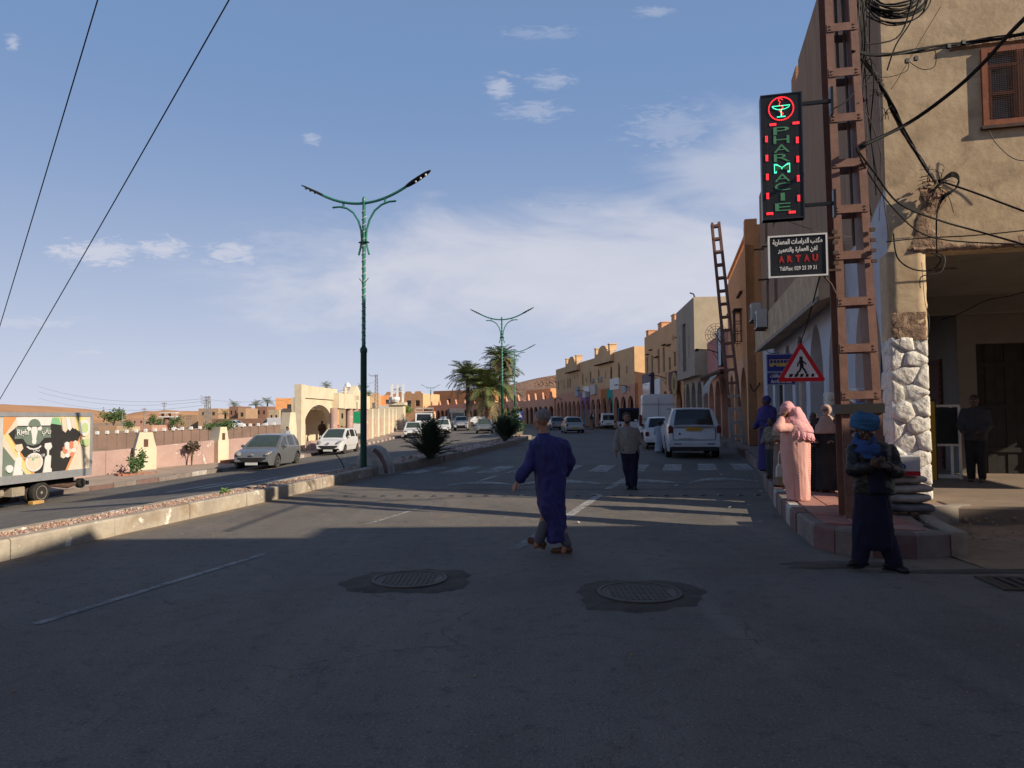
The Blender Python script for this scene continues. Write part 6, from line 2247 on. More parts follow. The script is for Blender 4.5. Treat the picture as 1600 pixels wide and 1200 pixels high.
# ================================================================ sacks and boxes at the pillar
M_SACK = mat('woven_sack', (.46, .42, .37), (.36, .33, .29), scale=8, bump=.5, bscale=90, stain=(.26, .20, .15), stain_scale=3, stain_amt=.6)
random.seed(8)
sk = P(1412, 822, 9.25)
def sack(loc, rz, L, W, H, label, seed, m=M_SACK):
 rows = []
 n = 20
 for i in range(n + 1):
  u = -1 + 2 * i / n
  k = (1 - abs(u) ** 3.2) ** .42 * .94 + .06
  row = []
  for j in range(18):
   t = 2 * math.pi * j / 18
   x = u * L / 2
   y = W / 2 * k * math.copysign(abs(math.cos(t)) ** .8, math.cos(t)) * (1.06 if abs(u) > .9 else 1)
   z = H / 2 * (k * .9 if abs(u) < .97 else .12) * math.copysign(abs(math.sin(t)) ** .75, math.sin(t)) + H / 2
   nn = noise.noise(Vector((x * 5 + seed, y * 6, z * 7)))
   row.append((x, y + nn * .014, z + nn * .02))
  rows.append(row)
 mb = MB(); mb.grid(rows, wrap=True)
 for r_ in (0, n):
  mb.add(rows[r_], [tuple(range(18))])
 o = mb.build('sack', m, smooth='all', loc=loc)
 o.rotation_euler = (0, 0, rz)
 return tag(o, label, 'sack', 'sacks stacked by the pillar')
M_SACK2 = mat('printed_sack', (.45, .40, .36), (.40, .36, .32), scale=8, bump=.4, bscale=90, stain=(.30, .10, .05), stain_scale=5, stain_amt=.7)
for i, (dx, lab, m) in enumerate(((.02, 'lowest dark striped sack of the stack by the stone pillar', mat('dark_sack', (.20, .19, .20), (.12, .115, .13), scale=5, bump=.4)), (-.01, 'second lowest pale sack of the stack by the stone pillar', M_SACK), (.03, 'pale sack with reddish print, second from the top of the stack', M_SACK2), (-.03, 'topmost whitish sack, right under the cardboard box', M_SACK))):
 sack((5.08 + dx, 9.30 + .02 * i, PAV_Z + .118 * i), R(-14 + 4 * i), .70, .42, .135, lab, i * 7, m)
t = thing('cardboard_box', 'white cardboard box with a red band and blue emblem on the sacks', 'box', (5.02, 9.26, PAV_Z + .478), R(-10))
mb = MB(); mb.cbox(-.20, .20, -.15, .15, 0, .25, .004); mb.build('carton', mat('white_carton', (.55, .54, .56), (.50, .49, .51), bump=.1), t)
mb = MB(); mb.box(-.2015, .2015, -.1515, .1515, .004, .062); mb.build('red_band', mat('red_print', (.50, .02, .03), bump=0), t)
mb = MB(); mb.lathe([(.055, -.1535), (.055, -.152)], c=(-.05, 0, .115), n=20, axis='y', sx=1.5); e_ = mb.build('blue_emblem', mat('blue_print', (.03, .06, .35), bump=0), t)
mb = MB(); mb.lathe([(.03, -.1555), (.03, -.154)], c=(-.05, 0, .12), n=16, axis='y', sx=1.4); mb.build('emblem_centre', M_WPAINT, e_)
t = thing('cardboard_box', 'brown open carton lying behind the turbaned man by the pole foot', 'box', (4.72, 9.6, PAV_Z + .004), R(20))
M_CARD = mat('cardboard', (.36, .24, .13), (.31, .205, .11), bump=.15)
mb = MB()
for (a, b, c, d) in ((-.2, .2, -.15, -.14), (-.2, .2, .14, .15), (-.2, -.19, -.14, .14), (.19, .2, -.14, .14)):
 mb.box(a, b, c, d, 0, .22)
mb.box(-.19, .19, -.14, .14, 0, .008)
mb.build('carton', M_CARD, t)
mb = MB(); mb.add([(-.2, -.15, .22), (.2, -.15, .22), (.2, -.27, .16), (-.2, -.27, .16)], [(0, 1, 2, 3)]); mb.build('flap', M_CARD, t)
mb = MB(); mb.add([(.2, -.15, .22), (.2, .15, .22), (.3, .15, .26), (.3, -.15, .26)], [(0, 1, 2, 3)]); mb.build('flap', M_CARD, t)
# display case and yellow panel inside the porch
p_ = P(1474, 742, 14.0)
t = thing('display_case', 'white framed display case standing in the dark porch', 'display case', (p_.x, p_.y, PAV_Z), R(-12))
for x in (-.24, .24):
 for y in (-.2, .2):
  mb = MB(); mb.box(x - .02, x + .02, y - .02, y + .02, 0, 1.42); mb.build('leg', M_WPAINT, t)
for z in (.0, .62, 1.38):
 mb = MB()
 z += .02
 mb.box(-.22, .22, -.22, -.18, z, z + .04); mb.box(-.22, .22, .18, .22, z, z + .04); mb.box(-.26, -.22, -.18, .18, z, z + .04); mb.box(.22, .26, -.18, .18, z, z + .04)
 mb.build('rail', M_WPAINT, t)
mb = MB(); mb.box(-.215, .215, -.19, -.185, .66, 1.38); mb.build('glass', M_GLASSD, t)
y_ = P(1451, 690, 13.5)
t = thing('advert_stand', 'yellow advertising panel leaning behind the display case', 'advert', (y_.x, y_.y + .2, PAV_Z), R(-30))
mb = MB(); mb.box(-.22, .22, -.02, .02, 0, 1.5); mb.build('board', mat('yellow_board', (.45, .28, .03), (.40, .24, .03), bump=.05), t)
mb = MB(); mb.box(-.24, .24, -.03, .03, 1.5, 1.54); mb.box(-.24, -.22, -.03, .03, 0, 1.5); mb.box(.22, .24, -.03, .03, 0, 1.5); mb.build('frame', M_DOOR, t)
# ================================================================ cables
def pxs(pts):
 return [P(a, b, c) for a, b, c in pts]
def smooth_pts(pts, k=5):
 pts = [Vector(p) for p in pts]
 out = []
 for i in range(len(pts) - 1):
  p0, p1, p2, p3 = pts[max(0, i - 1)], pts[i], pts[i + 1], pts[min(len(pts) - 1, i + 2)]
  for j in range(k):
   t = j / k
   out.append(.5 * ((2 * p1) + (p2 - p0) * t + (2 * p0 - 5 * p1 + 4 * p2 - p3) * t * t + (3 * p1 - p0 - 3 * p2 + p3) * t ** 3))
 out.append(pts[-1])
 return out
def cable(pts, r, label, m=M_CABLE, group='cables around the ladder pole and wall', n=6, name='cable'):
 mb = MB(); mb.tube(smooth_pts(pts), r * (1.3 if group.startswith('cables') else 1), n=n)
 return tag(mb.build(name, m, smooth='all'), label, 'cable', group)
def bundle(pts, r, k, spread, label, seed, m=M_CABLE, loops=0, name='cable_bundle'):
 """several strands twisted along a path: one thing, each strand a part"""
 rnd = random.Random(seed)
 base = smooth_pts(pts, 6)
 t = thing(name, label, 'cable bundle', base[0], 0, 'cables around the ladder pole and wall')
 o = base[0]
 for s in range(k):
  ph, fr, am = rnd.uniform(0, 6.28), rnd.uniform(.25, .6), spread * rnd.uniform(.5, 1)
  q = []
  for i, p in enumerate(base):
   a = ph + i * fr
   w = am * (0.35 + .65 * math.sin(math.pi * i / len(base)))
   q.append(p - o + Vector((math.cos(a) * w, math.sin(a * .7) * w * .6, math.sin(a) * w)))
  mb = MB(); mb.tube(q, r * rnd.uniform(1.0, 1.6), n=5)
  mb.build('strand', m if rnd.random() < .8 else M_CABLEG, t, smooth='all')
 return t
# two long wires high over the left of the street
for (q0, q1, sg_, lab) in ((P(372, -25, 7.4), P(-190, 915, 45), .55, 'long black overhead wire crossing the upper left sky, right of two'), (P(160, -25, 8.5), P(-120, 885, 40), .30, 'long black overhead wire crossing the upper left sky, left of two')):
 mb = MB(); mb.tube(sag_pts(q0, q1, sg_, 40), .0085, n=6)
 tag(mb.build('overhead_wire', M_CABLE, smooth='all'), lab, 'cable', 'overhead wires on the left')
# thick cable swinging from the pole to the upper right
cable(pxs([(1345, 229, 8.6), (1420, 192, 8.8), (1488, 143, 8.5), (1535, 100, 8.0), (1580, 50, 7.3), (1640, -10, 6.4), (1740, -120, 5.0)]), .019, 'thick black cable swinging up to the right across the window')
bundle(pxs([(1332, 80, 8.7), (1370, 86, 9.0), (1440, 78, 9.3), (1520, 66, 9.3), (1600, 52, 9.0), (1720, 30, 8.4)]), .009, 7, .026, 'thick bundle of black cables running right from the pole above the window', 3)
bundle(pxs([(1347, 92, 9.0), (1372, 125, 9.4), (1392, 165, 9.7), (1412, 205, 10.0), (1440, 250, 10.25), (1462, 285, 10.35)]), .008, 8, .028, 'slanting cable bundle with ties running down the tan wall', 4)
# coil hanging at the top of the pole
random.seed(18)
cc = P(1398, -12, 9.3)
t = thing('cable_coil', 'big coil of spare black cable hung at the top of the corner', 'cable coil', cc, 0)
for i in range(16):
 r = random.uniform(.28, .47)
 ox, oz = random.uniform(-.06, .06), random.uniform(-.02, .10)
 ph = random.uniform(0, 1)
 q = [Vector((ox + r * math.cos(a), .05 * math.sin(a * 2 + ph) + random.uniform(-.008, .008), oz + r * .95 * math.sin(a) + .015 * math.sin(3 * a + i))) for a in [2 * math.pi * k / 30 for k in range(30)]]
 mb = MB(); mb.tube(q, random.uniform(.009, .014), n=5, closed=True)
 mb.build('turn', M_CABLE if i % 4 else M_CABLEG, t, smooth='all')
# knot of broken masonry and cable ends on the wall
kn = P(1457, 290, 10.36)
t = thing('junction_knot', 'tangle of cable ends round a broken hole in the tan wall', 'cable tangle', kn, 0)
mb = MB()
for i in range(34):
 a, rr = random.uniform(0, 6.28), random.uniform(0, .20)
 r = random.uniform(.018, .045)
 mb.ball((rr * math.cos(a) * .9, .02 + random.uniform(-.03, .05), rr * math.sin(a) * 1.2 - .07), (r, r * .6, r * .8), n=6, k=4)
mb.build('broken_masonry', mat('broken_brick', (.40, .20, .13), (.26, .16, .11), scale=14, bump=.8), t)['kind'] = 'stuff'
for i in range(30):
 a = random.uniform(0, 6.28)
 L = random.uniform(.12, .38)
 c = Vector((random.uniform(-.1, .1), -.03, random.uniform(-.15, .08)))
 q = [c, c + Vector((L * .5 * math.cos(a), -.06 - random.uniform(0, .06), L * .5 * math.sin(a))), c + Vector((L * math.cos(a) + random.uniform(-.08, .08), -.04, L * math.sin(a) - random.uniform(0, .12)))]
 mb = MB(); mb.tube(smooth_pts(q, 4), random.uniform(.003, .006), n=4)
 mb.build('wire_end', M_CABLE if i % 3 else M_CABLEG, t)
for i in range(4):
 q = [Vector((.06, -.05, .02)), Vector((.22, -.10, .16 - .02 * i)), Vector((.33, -.10, .10 - .02 * i)), Vector((.28, -.08, -.08)), Vector((.10, -.06, -.24 + .02 * i)), Vector((.02, -.05, -.45)), Vector((.0, -.05, -.75 - .1 * i))]
 mb = MB(); mb.tube(smooth_pts(q, 5), .010, n=5)
 mb.build('loop', M_CABLE, t, smooth='all')
# raw patch of broken render running down below the knot
mb = MB()
rows = []
for i in range(26):
 v = i / 25
 p = P(1452 - 12 * v + 6 * math.sin(v * 9), 300 + 92 * v, 10.55)
 w = .13 + .06 * math.sin(v * 7 + 1) + .10 * v
 rows.append([(p.x + w * (j / 6 - .5) * 2, C0.y - .25 * (p.x + w * (j / 6 - .5) * 2 - C0.x) - .012 - (0.03 * abs(noise.noise(Vector((j * .8, i * .8, 2)))) if 0 < j < 6 else -.02), p.z) for j in range(7)])
mb.grid(rows)
mb.build('torn_render', M_ROUGH, None, smooth='all')
tag(bpy.data.objects['torn_render'], 'strip of torn render showing raw brick below the cable tangle', 'damage')
# single lines
lines = [
 (pxs([(1338, 232, 8.5), (1365, 268, 8.8), (1405, 318, 9.3), (1470, 345, 9.8), (1530, 362, 9.9), (1610, 385, 9.6)]), .010, 'black cable dropping from the pole to the porch edge, upper strand'),
 (pxs([(1338, 234, 8.5), (1360, 275, 8.8), (1400, 330, 9.3), (1460, 372, 9.9), (1600, 382, 9.8)]), .008, 'black cable dropping from the pole to the porch edge, lower strand'),
 (pxs([(1466, 282, 10.3), (1520, 300, 10.1), (1600, 330, 9.7), (1700, 365, 9.2)]), .011, 'double black cable leaving the tangle towards the right edge'),
 (pxs([(1385, 378, 10.35), (1440, 372, 10.3), (1520, 368, 10.1), (1620, 358, 9.9)]), .007, 'thin black cable along the bottom of the tan wall'),
 (pxs([(1396, 365, 10.3), (1402, 402, 10.2), (1425, 420, 10.2), (1455, 422, 10.2), (1470, 405, 10.2), (1455, 395, 10.2)]), .008, 'black cable loop hanging at the pillar head'),
 (pxs([(1447, 395, 10.3), (1475, 400, 10.2), (1470, 425, 10.2), (1440, 432, 10.3), (1438, 450, 10.3)]), .006, 'pale wire loop hanging right of the pillar head'),
 (pxs([(1440, 410, 10.3), (1445, 470, 10.4), (1452, 500, 10.4), (1449, 528, 10.4)]), .003, 'thin pale wire hanging beside the pillar'),
 (pxs([(1348, 70, 8.9), (1400, 60, 9.2), (1420, 20, 9.2), (1428, -40, 9.0)]), .008, 'black cable climbing from the pole into the coil'),
 (pxs([(1386, 110, 9.3), (1400, 70, 9.2), (1425, 30, 9.1), (1445, -30, 9.0)]), .007, 'black cable rising past the coil to the top edge'),
 (pxs([(1380, 125, 9.3), (1345, 135, 8.8), (1320, 160, 8.65), (1298, 172, 8.6)]), .006, 'black cable looping from the bundle back to the sign arm'),
 (pxs([(1345, 90, 8.8), (1375, 120, 9.2), (1415, 112, 9.4), (1420, 96, 9.4)]), .004, 'thin wire bow below the upper bundle, left of two'),
 (pxs([(1420, 96, 9.4), (1440, 108, 9.4), (1460, 104, 9.4), (1462, 82, 9.4), (1455, 78, 9.4)]), .004, 'thin wire bow below the upper bundle, right of two'),
 (pxs([(1342, 160, 8.7), (1358, 185, 9.0), (1375, 235, 9.6), (1378, 290, 9.9), (1384, 335, 10.1), (1390, 372, 10.3)]), .005, 'thin black cable running down the brown edge of the corner'),
 (pxs([(1290, 398, 11), (1245, 545, 20), (1205, 552, 24), (1196, 545, 25)]), .010, 'black cable sagging along the blue arcade front'),
 (pxs([(1470, 500, 13.2), (1500, 490, 13.0), (1540, 470, 12.6), (1580, 462, 12.0), (1620, 450, 11.6)]), .006, 'thin cable sagging under the porch ceiling'),
 (pxs([(1545, 205, 10.15), (1560, 228, 10.1), (1590, 250, 10.05), (1640, 250, 9.9)]), .005, 'brown cable curving away below the window'),
 (pxs([(1184, 372, 33), (1192, 560, 30), (1180, 610, 29), (1172, 600, 29.2)]), .018, 'black cable sagging on the orange house corner'),
 (pxs([(1210, 338, 9), (1280, 362, 8.8), (1340, 372, 9.4), (1392, 382, 10.3)]), .003, 'pale thin wire from the pharmacy sign to the corner'),
 (pxs([(1470, 10, 9.4), (1440, 60, 9.9), (1405, 120, 10.1), (1392, 140, 10.2)]), .003, 'thin black wire crossing the tan wall at the top'),
]
for p, r, lab in lines:
 cable(p, r, lab, M_CABLEG if 'pale' in lab or 'brown' in lab else M_CABLE)
# small splice boxes on the upper bundle
for px, py in ((1417, 95), (1431, 91), (1505, 66), (1482, 72)):
 p = P(px, py, 9.25)
 t = MB(); t.cbox(-.022, .022, -.02, .02, -.03, .03, .008)
 tag(t.build('splice_box', M_BLACK, loc=p), {1417: 'black splice box hanging lowest at the left of the upper bundle', 1431: 'black splice box next to the lowest one on the upper bundle', 1505: 'black splice clamp nearest the window on the upper bundle', 1482: 'black splice clamp second from the window on the upper bundle'}[px], 'splice box')
# the loose tangle running down beside the pole
random.seed(44)
for i in range(12):
 x0 = random.uniform(1334, 1362)
 ys = [-30, random.uniform(30, 90), random.uniform(110, 180), random.uniform(190, 260), random.uniform(270, 350)]
 x = x0
 q = []
 for yy in ys:
  q.append((x, yy, 8.75 + random.uniform(0, .5) + (yy / 900)))
  x += random.uniform(-9, 14)
 cable(pxs(q), random.uniform(.004, .010), 'black cable in the loose tangle hanging down between the ladder pole and the corner', M_CABLE if i % 4 else M_CABLEG, 'loose tangle of cables beside the pole')
for i, (px, py) in enumerate(((1352, 95), (1362, 118), (1372, 150), (1383, 178), (1349, 160), (1342, 232))):
 c = P(px, py, 9.0)
 t = thing('cable_tie_bunch', 'small bunch of clamps and wire ends, number %s down the slanting cable' % ('one two three four five six'.split()[i]) if i < 4 else ('small bunch of wire ends tied at the pole rung level with the sign ring' if i == 4 else 'small bunch of wire ends tied where the thick cable leaves the pole'), 'wire bunch', c)
 for k in range(9):
  a, L = random.uniform(0, 6.28), random.uniform(.04, .13)
  d = Vector((math.cos(a) * L, random.uniform(-.04, .04), math.sin(a) * L))
  mb = MB(); mb.tube(smooth_pts([(0, 0, 0), d * .6 + Vector((0, -.02, .02)), d], 3), random.uniform(.003, .006), n=4)
  mb.build('wire_end', M_CABLE if k % 3 else M_CABLEG, t)
# satellite dish on the orange house side
d_ = P(1118, 522, 39)
t = thing('satellite_dish', 'round mesh satellite dish on the roof edge left of the far ladder pole', 'satellite dish', d_, R(-30))
mb = MB()
for k in range(1, 5):
 r = .15 * k
 mb.tube([(r * math.cos(a), .35 * r * r, r * math.sin(a)) for a in [i * .2618 for i in range(24)]], .012, n=4, closed=True)
for k in range(12):
 a = k * math.pi / 6
 mb.tube([(r * math.cos(a), .35 * r * r, r * math.sin(a)) for r in (0, .2, .4, .6)], .012, n=4)
mb.build('mesh_bowl', M_STEEL, t)
mb = MB(); mb.tube([(0, -.02, 0), (.1, .9, -.5), (.1, 1.4, -1.6)], .04, n=6); mb.build('mast', M_STEEL, t)
# ================================================================ vegetation
def leaf_mat(name, c1, c2, trans=.25):
 m = mat(name, c1, c2, scale=2.5, rough=.6, bump=0.0, bscale=12)
 b = m.node_tree.nodes['Principled BSDF']
 b.inputs['Subsurface Weight'].default_value = 0
 return m
M_FROND = leaf_mat('palm_frond', (.175, .20, .075), (.12, .15, .055))
M_FRONDY = leaf_mat('palm_frond_dry', (.22, .17, .08), (.17, .13, .06))
M_FRONDD = leaf_mat('young_palm_frond', (.045, .068, .032), (.030, .048, .024))
M_LEAF = leaf_mat('shrub_leaf', (.065, .12, .035), (.04, .08, .025))
M_LEAFL = leaf_mat('light_leaf', (.12, .19, .05), (.08, .14, .035))
M_BARK = mat('palm_bark', (.17, .10, .06), (.10, .062, .04), scale=8, bump=1.0, bscale=12, stretch=(1, 1, 3), bdist=.05)
M_STEM = mat('twig', (.12, .085, .055), (.09, .06, .04), scale=8)
def frond_mesh(name, L, droop, leaflets, ll, m, seed, lift=0.0, width=1.0):
 rnd = random.Random(seed)
 mb = MB()
 pts = []
 for i in range(13):
  u = i / 12
  pts.append(Vector((L * u * (1 - .18 * u * droop), 0, L * (lift * u - droop * .55 * u * u))))
 mb.tube(pts, [L * .010 * (1.15 - i / 12) + .002 for i in range(13)], n=4)
 for i in range(leaflets):
  u = .14 + .86 * (i + .5) / leaflets
  k = u * 12
  a = int(min(11, k)); p = pts[a] + (pts[a + 1] - pts[a]) * (k - a)
  d = (pts[a + 1] - pts[a]).normalized()
  up = Vector((0, 1, 0)).cross(d).normalized()
  if up.z < 0:
   up = -up
  ln = ll * (math.sin(math.pi * min(1, u * .9 + .12)) * .75 + .3) * rnd.uniform(.8, 1.1)
  for s in (-1, 1):
   dirn = (Vector((0, s, 0)) * width + d * rnd.uniform(.55, .95) + up * rnd.uniform(.05, .5) - Vector((0, 0, .25))).normalized()
   w = L * .011
   mid = p + dirn * ln * .5
   tip = p + dirn * ln - Vector((0, 0, ln * .15 * droop))
   mb.add([p - d * w, p + d * w, mid + d * w * 1.2, tip, mid - d * w * 1.2], [(0, 1, 2, 4), (2, 3, 4)])
 o = mb.build(name, m)
 me = o.data
 bpy.data.objects.remove(o)
 return me
FR = [frond_mesh('frond', 1.0, dr, 26, .30, m, s, lf) for dr, lf, m, s in ((.75, .35, M_FROND, 1), (.9, .55, M_FROND, 2), (1.1, .2, M_FROND, 3), (1.35, .1, M_FRONDY, 4))]
FRY = [frond_mesh('frond', 1.0, dr, 24, .26, M_FRONDD, s, lf) for dr, lf, s in ((.5, .4, 11), (.35, .6, 12), (.8, .25, 13))]
FRF = [frond_mesh('frond', 1.0, dr, 11, .34, m, s, lf) for dr, lf, m, s in ((.8, .4, M_FROND, 21), (1.1, .2, M_FROND, 22), (.6, .6, M_FROND, 23))]
def palm(label, loc, h, rad, n, seed, lean=(0, 0), frs=FR, group=None, name='palm_tree', trunk=True, dry=.12, trr=.22):
 rnd = random.Random(seed)
 t = thing(name, label, 'palm tree', loc, 0, group)
 top = Vector((lean[0], lean[1], h))
 if trunk:
  mb = MB()
  pts, rs = [], []
  k = max(8, int(h * 3))
  for i in range(k + 1):
   u = i / k
   pts.append(Vector((lean[0] * u * u, lean[1] * u * u, h * u - (.3 if i == 0 else 0))))
   rs.append(trr * (1.25 - .35 * u) * (1 + .10 * (i % 2)))
  mb.tube(pts, rs, n=10)
  mb.build('trunk', M_BARK, t)
 for i in range(n):
  az = i * 2.39996 + rnd.uniform(-.2, .2)
  u = (i + .5) / n
  el = R(80 - 105 * u + rnd.uniform(-8, 8))        # young fronds upright, old ones hanging
  me = frs[-1] if (u > 1 - dry and len(frs) > 3) else frs[rnd.randrange(min(3, len(frs)))]
  o = link('frond', me, t)
  o.location = top + Vector((math.cos(az), math.sin(az), 0)) * trr * .5
  o.rotation_euler = (0, -el * .72, az)
  s = rad * rnd.uniform(.85, 1.12) * (1.0 if u > .2 else .8)
  o.scale = (s, s, s)
 return t
def at_px(px, Y, z=0.0):
 p = P(px, 650, Y)
 return (p.x, Y, z)
# the three big palms on the far median
def palm_px(label, px, py, Y, rad, n, seed, frs=FR, lean=0.0, **k):
 c = P(px, py, Y)
 return palm(label, (c.x - lean, Y, 0), c.z, rad, n, seed, lean=(lean, 0), frs=frs, **k)
palm_px('broad date palm with a thick trunk, lowest and widest of the three on the median', 763, 610, 84, 4.3, 70, 1, trr=.34, group='date palms on the median')
palm_px('date palm with a full round crown on the left of the three on the median', 731, 589, 104, 3.6, 56, 2, group='date palms on the median', trr=.28)
palm_px('tallest date palm on the median, its crown behind the second lamp post', 782, 560, 98, 3.0, 54, 3, group='date palms on the median', trr=.28)
palm_px('date palm whose crown hangs below the tallest one', 784, 580, 100, 3.5, 46, 13, group='date palms on the median', trr=.28)
# young palms growing from the median
def young(label, px, Y, h, n, seed):
 p = at_px(px, Y, .22)
 rnd = random.Random(seed)
 t = thing('young_palm', label, 'palm tree', p, 0, 'young palms on the median')
 for i in range(n):
  az = i * 2.39996
  u = (i + .5) / n
  el = R(84 - 62 * u + rnd.uniform(-6, 6))
  o = link('frond', FRY[rnd.randrange(3)], t)
  o.location = (math.cos(az) * .06, math.sin(az) * .06, 0)
  o.rotation_euler = (0, -el, az)
  s = h * rnd.uniform(.8, 1.1)
  o.scale = (s, s, s)
 return t
young('bushy dark young palm on the median, nearest the striped block', 672, 22.6, 1.28, 44, 5)
young('bushy dark young palm on the median below the second lamp post', 789, 37.5, 1.35, 40, 6)
# palms far off behind the houses
for i, (px, py, Y, r, lab) in enumerate(((366, 634, 215, 2.6, 'distant palm crown over the dark brown house'), (352, 648, 200, 2.2, 'low distant palm against the dark brown house'),
  (400, 634, 225, 2.9, 'distant palm, left one of the pair over the flat tan house'), (418, 629, 225, 2.9, 'distant palm, right one of the pair over the flat tan house'),
  (440, 635, 235, 1.9, 'small distant palm left of the gateway'), (510, 605, 190, 2.2, 'distant palm crown rising above the gateway fascia'),
  (566, 609, 160, 2.3, 'distant palm crown just left of the nearest lamp post'), (576, 618, 170, 1.9, 'distant palm crown right behind the nearest lamp post'), (622, 611, 230, 2.0, 'tiny distant palm over the cream building'))):
 palm_px(lab, px, py, Y, r, 24, 40 + i, frs=FRF, group='distant palms', trr=.25)
def shrub(label, loc, rx, rz_, n, leaf, m, seed, stems=5, name='shrub', cat='shrub', trunk=0.0, clump=7):
 """leaf faces gathered in clumps at the twig ends"""
 rnd = random.Random(seed)
 t = thing(name, label, cat, loc)
 mb, sb = MB(), MB()
 cs = []
 for i in range(clump):
  a = rnd.uniform(0, 6.28); e = rnd.uniform(-.4, 1.2); q = rnd.uniform(.45, .95)
  c = Vector((math.cos(a) * math.cos(e) * rx * q, math.sin(a) * math.cos(e) * rx * q, trunk + rz_ * (.5 + .5 * math.sin(e) * q)))
  cs.append(c)
  sb.tube(smooth_pts([Vector((0, 0, -.05)), Vector((c.x * .25, c.y * .25, max(trunk * .9, c.z * .5))), c], 3), [.012 + .02 * rx] * 3 + [.009 + .012 * rx] * 3 + [.006], n=4)
 for i in range(n):
  c = rnd.choice(cs)
  p = c + Vector((rnd.gauss(0, .22 * rx), rnd.gauss(0, .22 * rx), rnd.gauss(0, .17 * rz_)))
  d = Vector((rnd.uniform(-1, 1), rnd.uniform(-1, 1), rnd.uniform(-.5, .8))).normalized()
  s = d.orthogonal().normalized() * leaf * .35
  L = leaf * rnd.uniform(.7, 1.2)
  mb.add([p, p + d * L * .5 + s, p + d * L, p + d * L * .5 - s], [(0, 1, 2, 3)])
 sb.build('stems' if not trunk else 'trunk', M_STEM, t)
 f = mb.build('foliage' if not trunk else 'crown', m, t)
 f['kind'] = 'stuff'
 return t
shrub('small leafy shrub in the brick planter by the pointed pillar', (-15.75, 29.9, wz(-15.75, 29.9) + .16), .42, .85, 420, .12, M_LEAF, 1)
shrub('flat topped green bush spreading over the second cream pillar', (-14.45, 35.3, wz(-14.4, 35)), .85, .55, 800, .10, M_LEAF, 2, trunk=1.55, clump=14, name='small_tree', cat='tree')
shrub('thin brown sapling with a tuft of leaves against the pink wall', (-14.75, 32.75, wz(-14.7, 32.7)), .34, .45, 200, .16, leaf_mat('dry_leaf', (.10, .075, .05), (.08, .055, .04)), 3, trunk=.72, clump=6, name='sapling', cat='tree')
shrub('thick dark green bush on the median beside the square blue sign', at_px(797, 45.5, .2), .75, 1.7, 1300, .13, M_LEAF, 4, clump=12)
shrub('small bush on the end of the median right behind the blue sign', at_px(806, 53, .1), .6, 1.2, 600, .13, M_LEAF, 14, clump=9)
shrub('light green street tree in front of the dark green shop', at_px(632, 120, -.1), 1.1, 1.9, 700, .28, M_LEAFL, 5, trunk=1.4, clump=9, name='street_tree', cat='tree')
shrub('small light green bush left of the street tree by the dark green shop', at_px(622, 118, -.1), .8, 1.4, 450, .26, M_LEAFL, 6, clump=8)
shrub('low tree canopy beyond the far wall by the low tan house', at_px(178, 230, -1), 3.4, 4.6, 700, .7, M_LEAF, 7, trunk=.8, clump=10, name='tree', cat='tree')
shrub('round bush beyond the far wall left of the small pink house', at_px(200, 150, -.8), 1.0, 2.0, 350, .3, M_LEAF, 8, clump=8)
shrub('dark bush beyond the far wall right of the small pink house', at_px(243, 165, -.8), 1.6, 3.2, 450, .4, M_LEAF, 9, clump=9)
shrub('dark bush just right of the white monument', at_px(277, 168, -.8), 1.4, 2.6, 400, .4, M_LEAF, 10, clump=9)
shrub('small dark tree beside the cream houses', at_px(470, 140, -.5), 1.3, 2.4, 400, .35, M_LEAF, 12, trunk=1.0, clump=8, name='tree', cat='tree')
shrub('tuft of weeds growing in the gravel of the near median', (MX(12.6) - .45, 12.6, .215), .13, .07, 70, .05, M_LEAFL, 13, clump=5, name='weed_tuft', cat='weed')
# ================================================================ vehicles
M_TYRE = mat('tyre_rubber', (.022, .021, .021), (.035, .032, .030), scale=6, rough=.85, bump=.2)
M_RIM = mat('alloy_rim', (.40, .40, .41), (.34, .34, .35), rough=.35, metal=.6, bump=0)
M_RIMD = mat('steel_rim', (.30, .27, .23), (.22, .20, .17), scale=5, rough=.6, metal=.2, bump=.2)
M_CGLASS = mat('car_glass', (.018, .022, .025), (.014, .018, .02), rough=.06, bump=0, spec=.6)
M_CGLASSL = mat('windscreen_glass', (.05, .07, .065), (.04, .055, .05), rough=.06, bump=0, spec=.7)
M_TRIM = mat('black_trim', (.02, .02, .021), (.028, .028, .028), rough=.6, bump=.1)
M_LAMPW = mat('clear_lamp', (.26, .26, .25), (.18, .18, .18), scale=14, rough=.12, bump=0, spec=.6)
M_LAMPR = mat('red_lamp', (.12, .014, .016), (.08, .012, .012), rough=.2, bump=0, spec=.6)
M_PLY = mat('yellow_plate', (.46, .26, .03), (.42, .23, .03), rough=.5, bump=0)
M_PLW = mat('white_plate', (.55, .55, .53), (.5, .5, .48), rough=.5, bump=0)
M_UNDER = mat('underbody_black', (.012, .012, .012), bump=0)
CP = {'silver': car_paint('silver_paint', (.17, .18, .195), .35, .35), 'white': car_paint('white_car_paint', (.62, .62, .63), 0, .3),
      'greysilver': car_paint('grey_silver_paint', (.30, .29, .27), .3, .38), 'dark': car_paint('dark_car_paint', (.035, .037, .042), .1, .35), 'pearl': car_paint('pearl_white_paint', (.50, .53, .58), .1, .3),
      'green': car_paint('dark_green_paint', (.05, .11, .10), .1, .35)}
def lin(tab, x):
 return interp(tab, x)
_wheel = {}
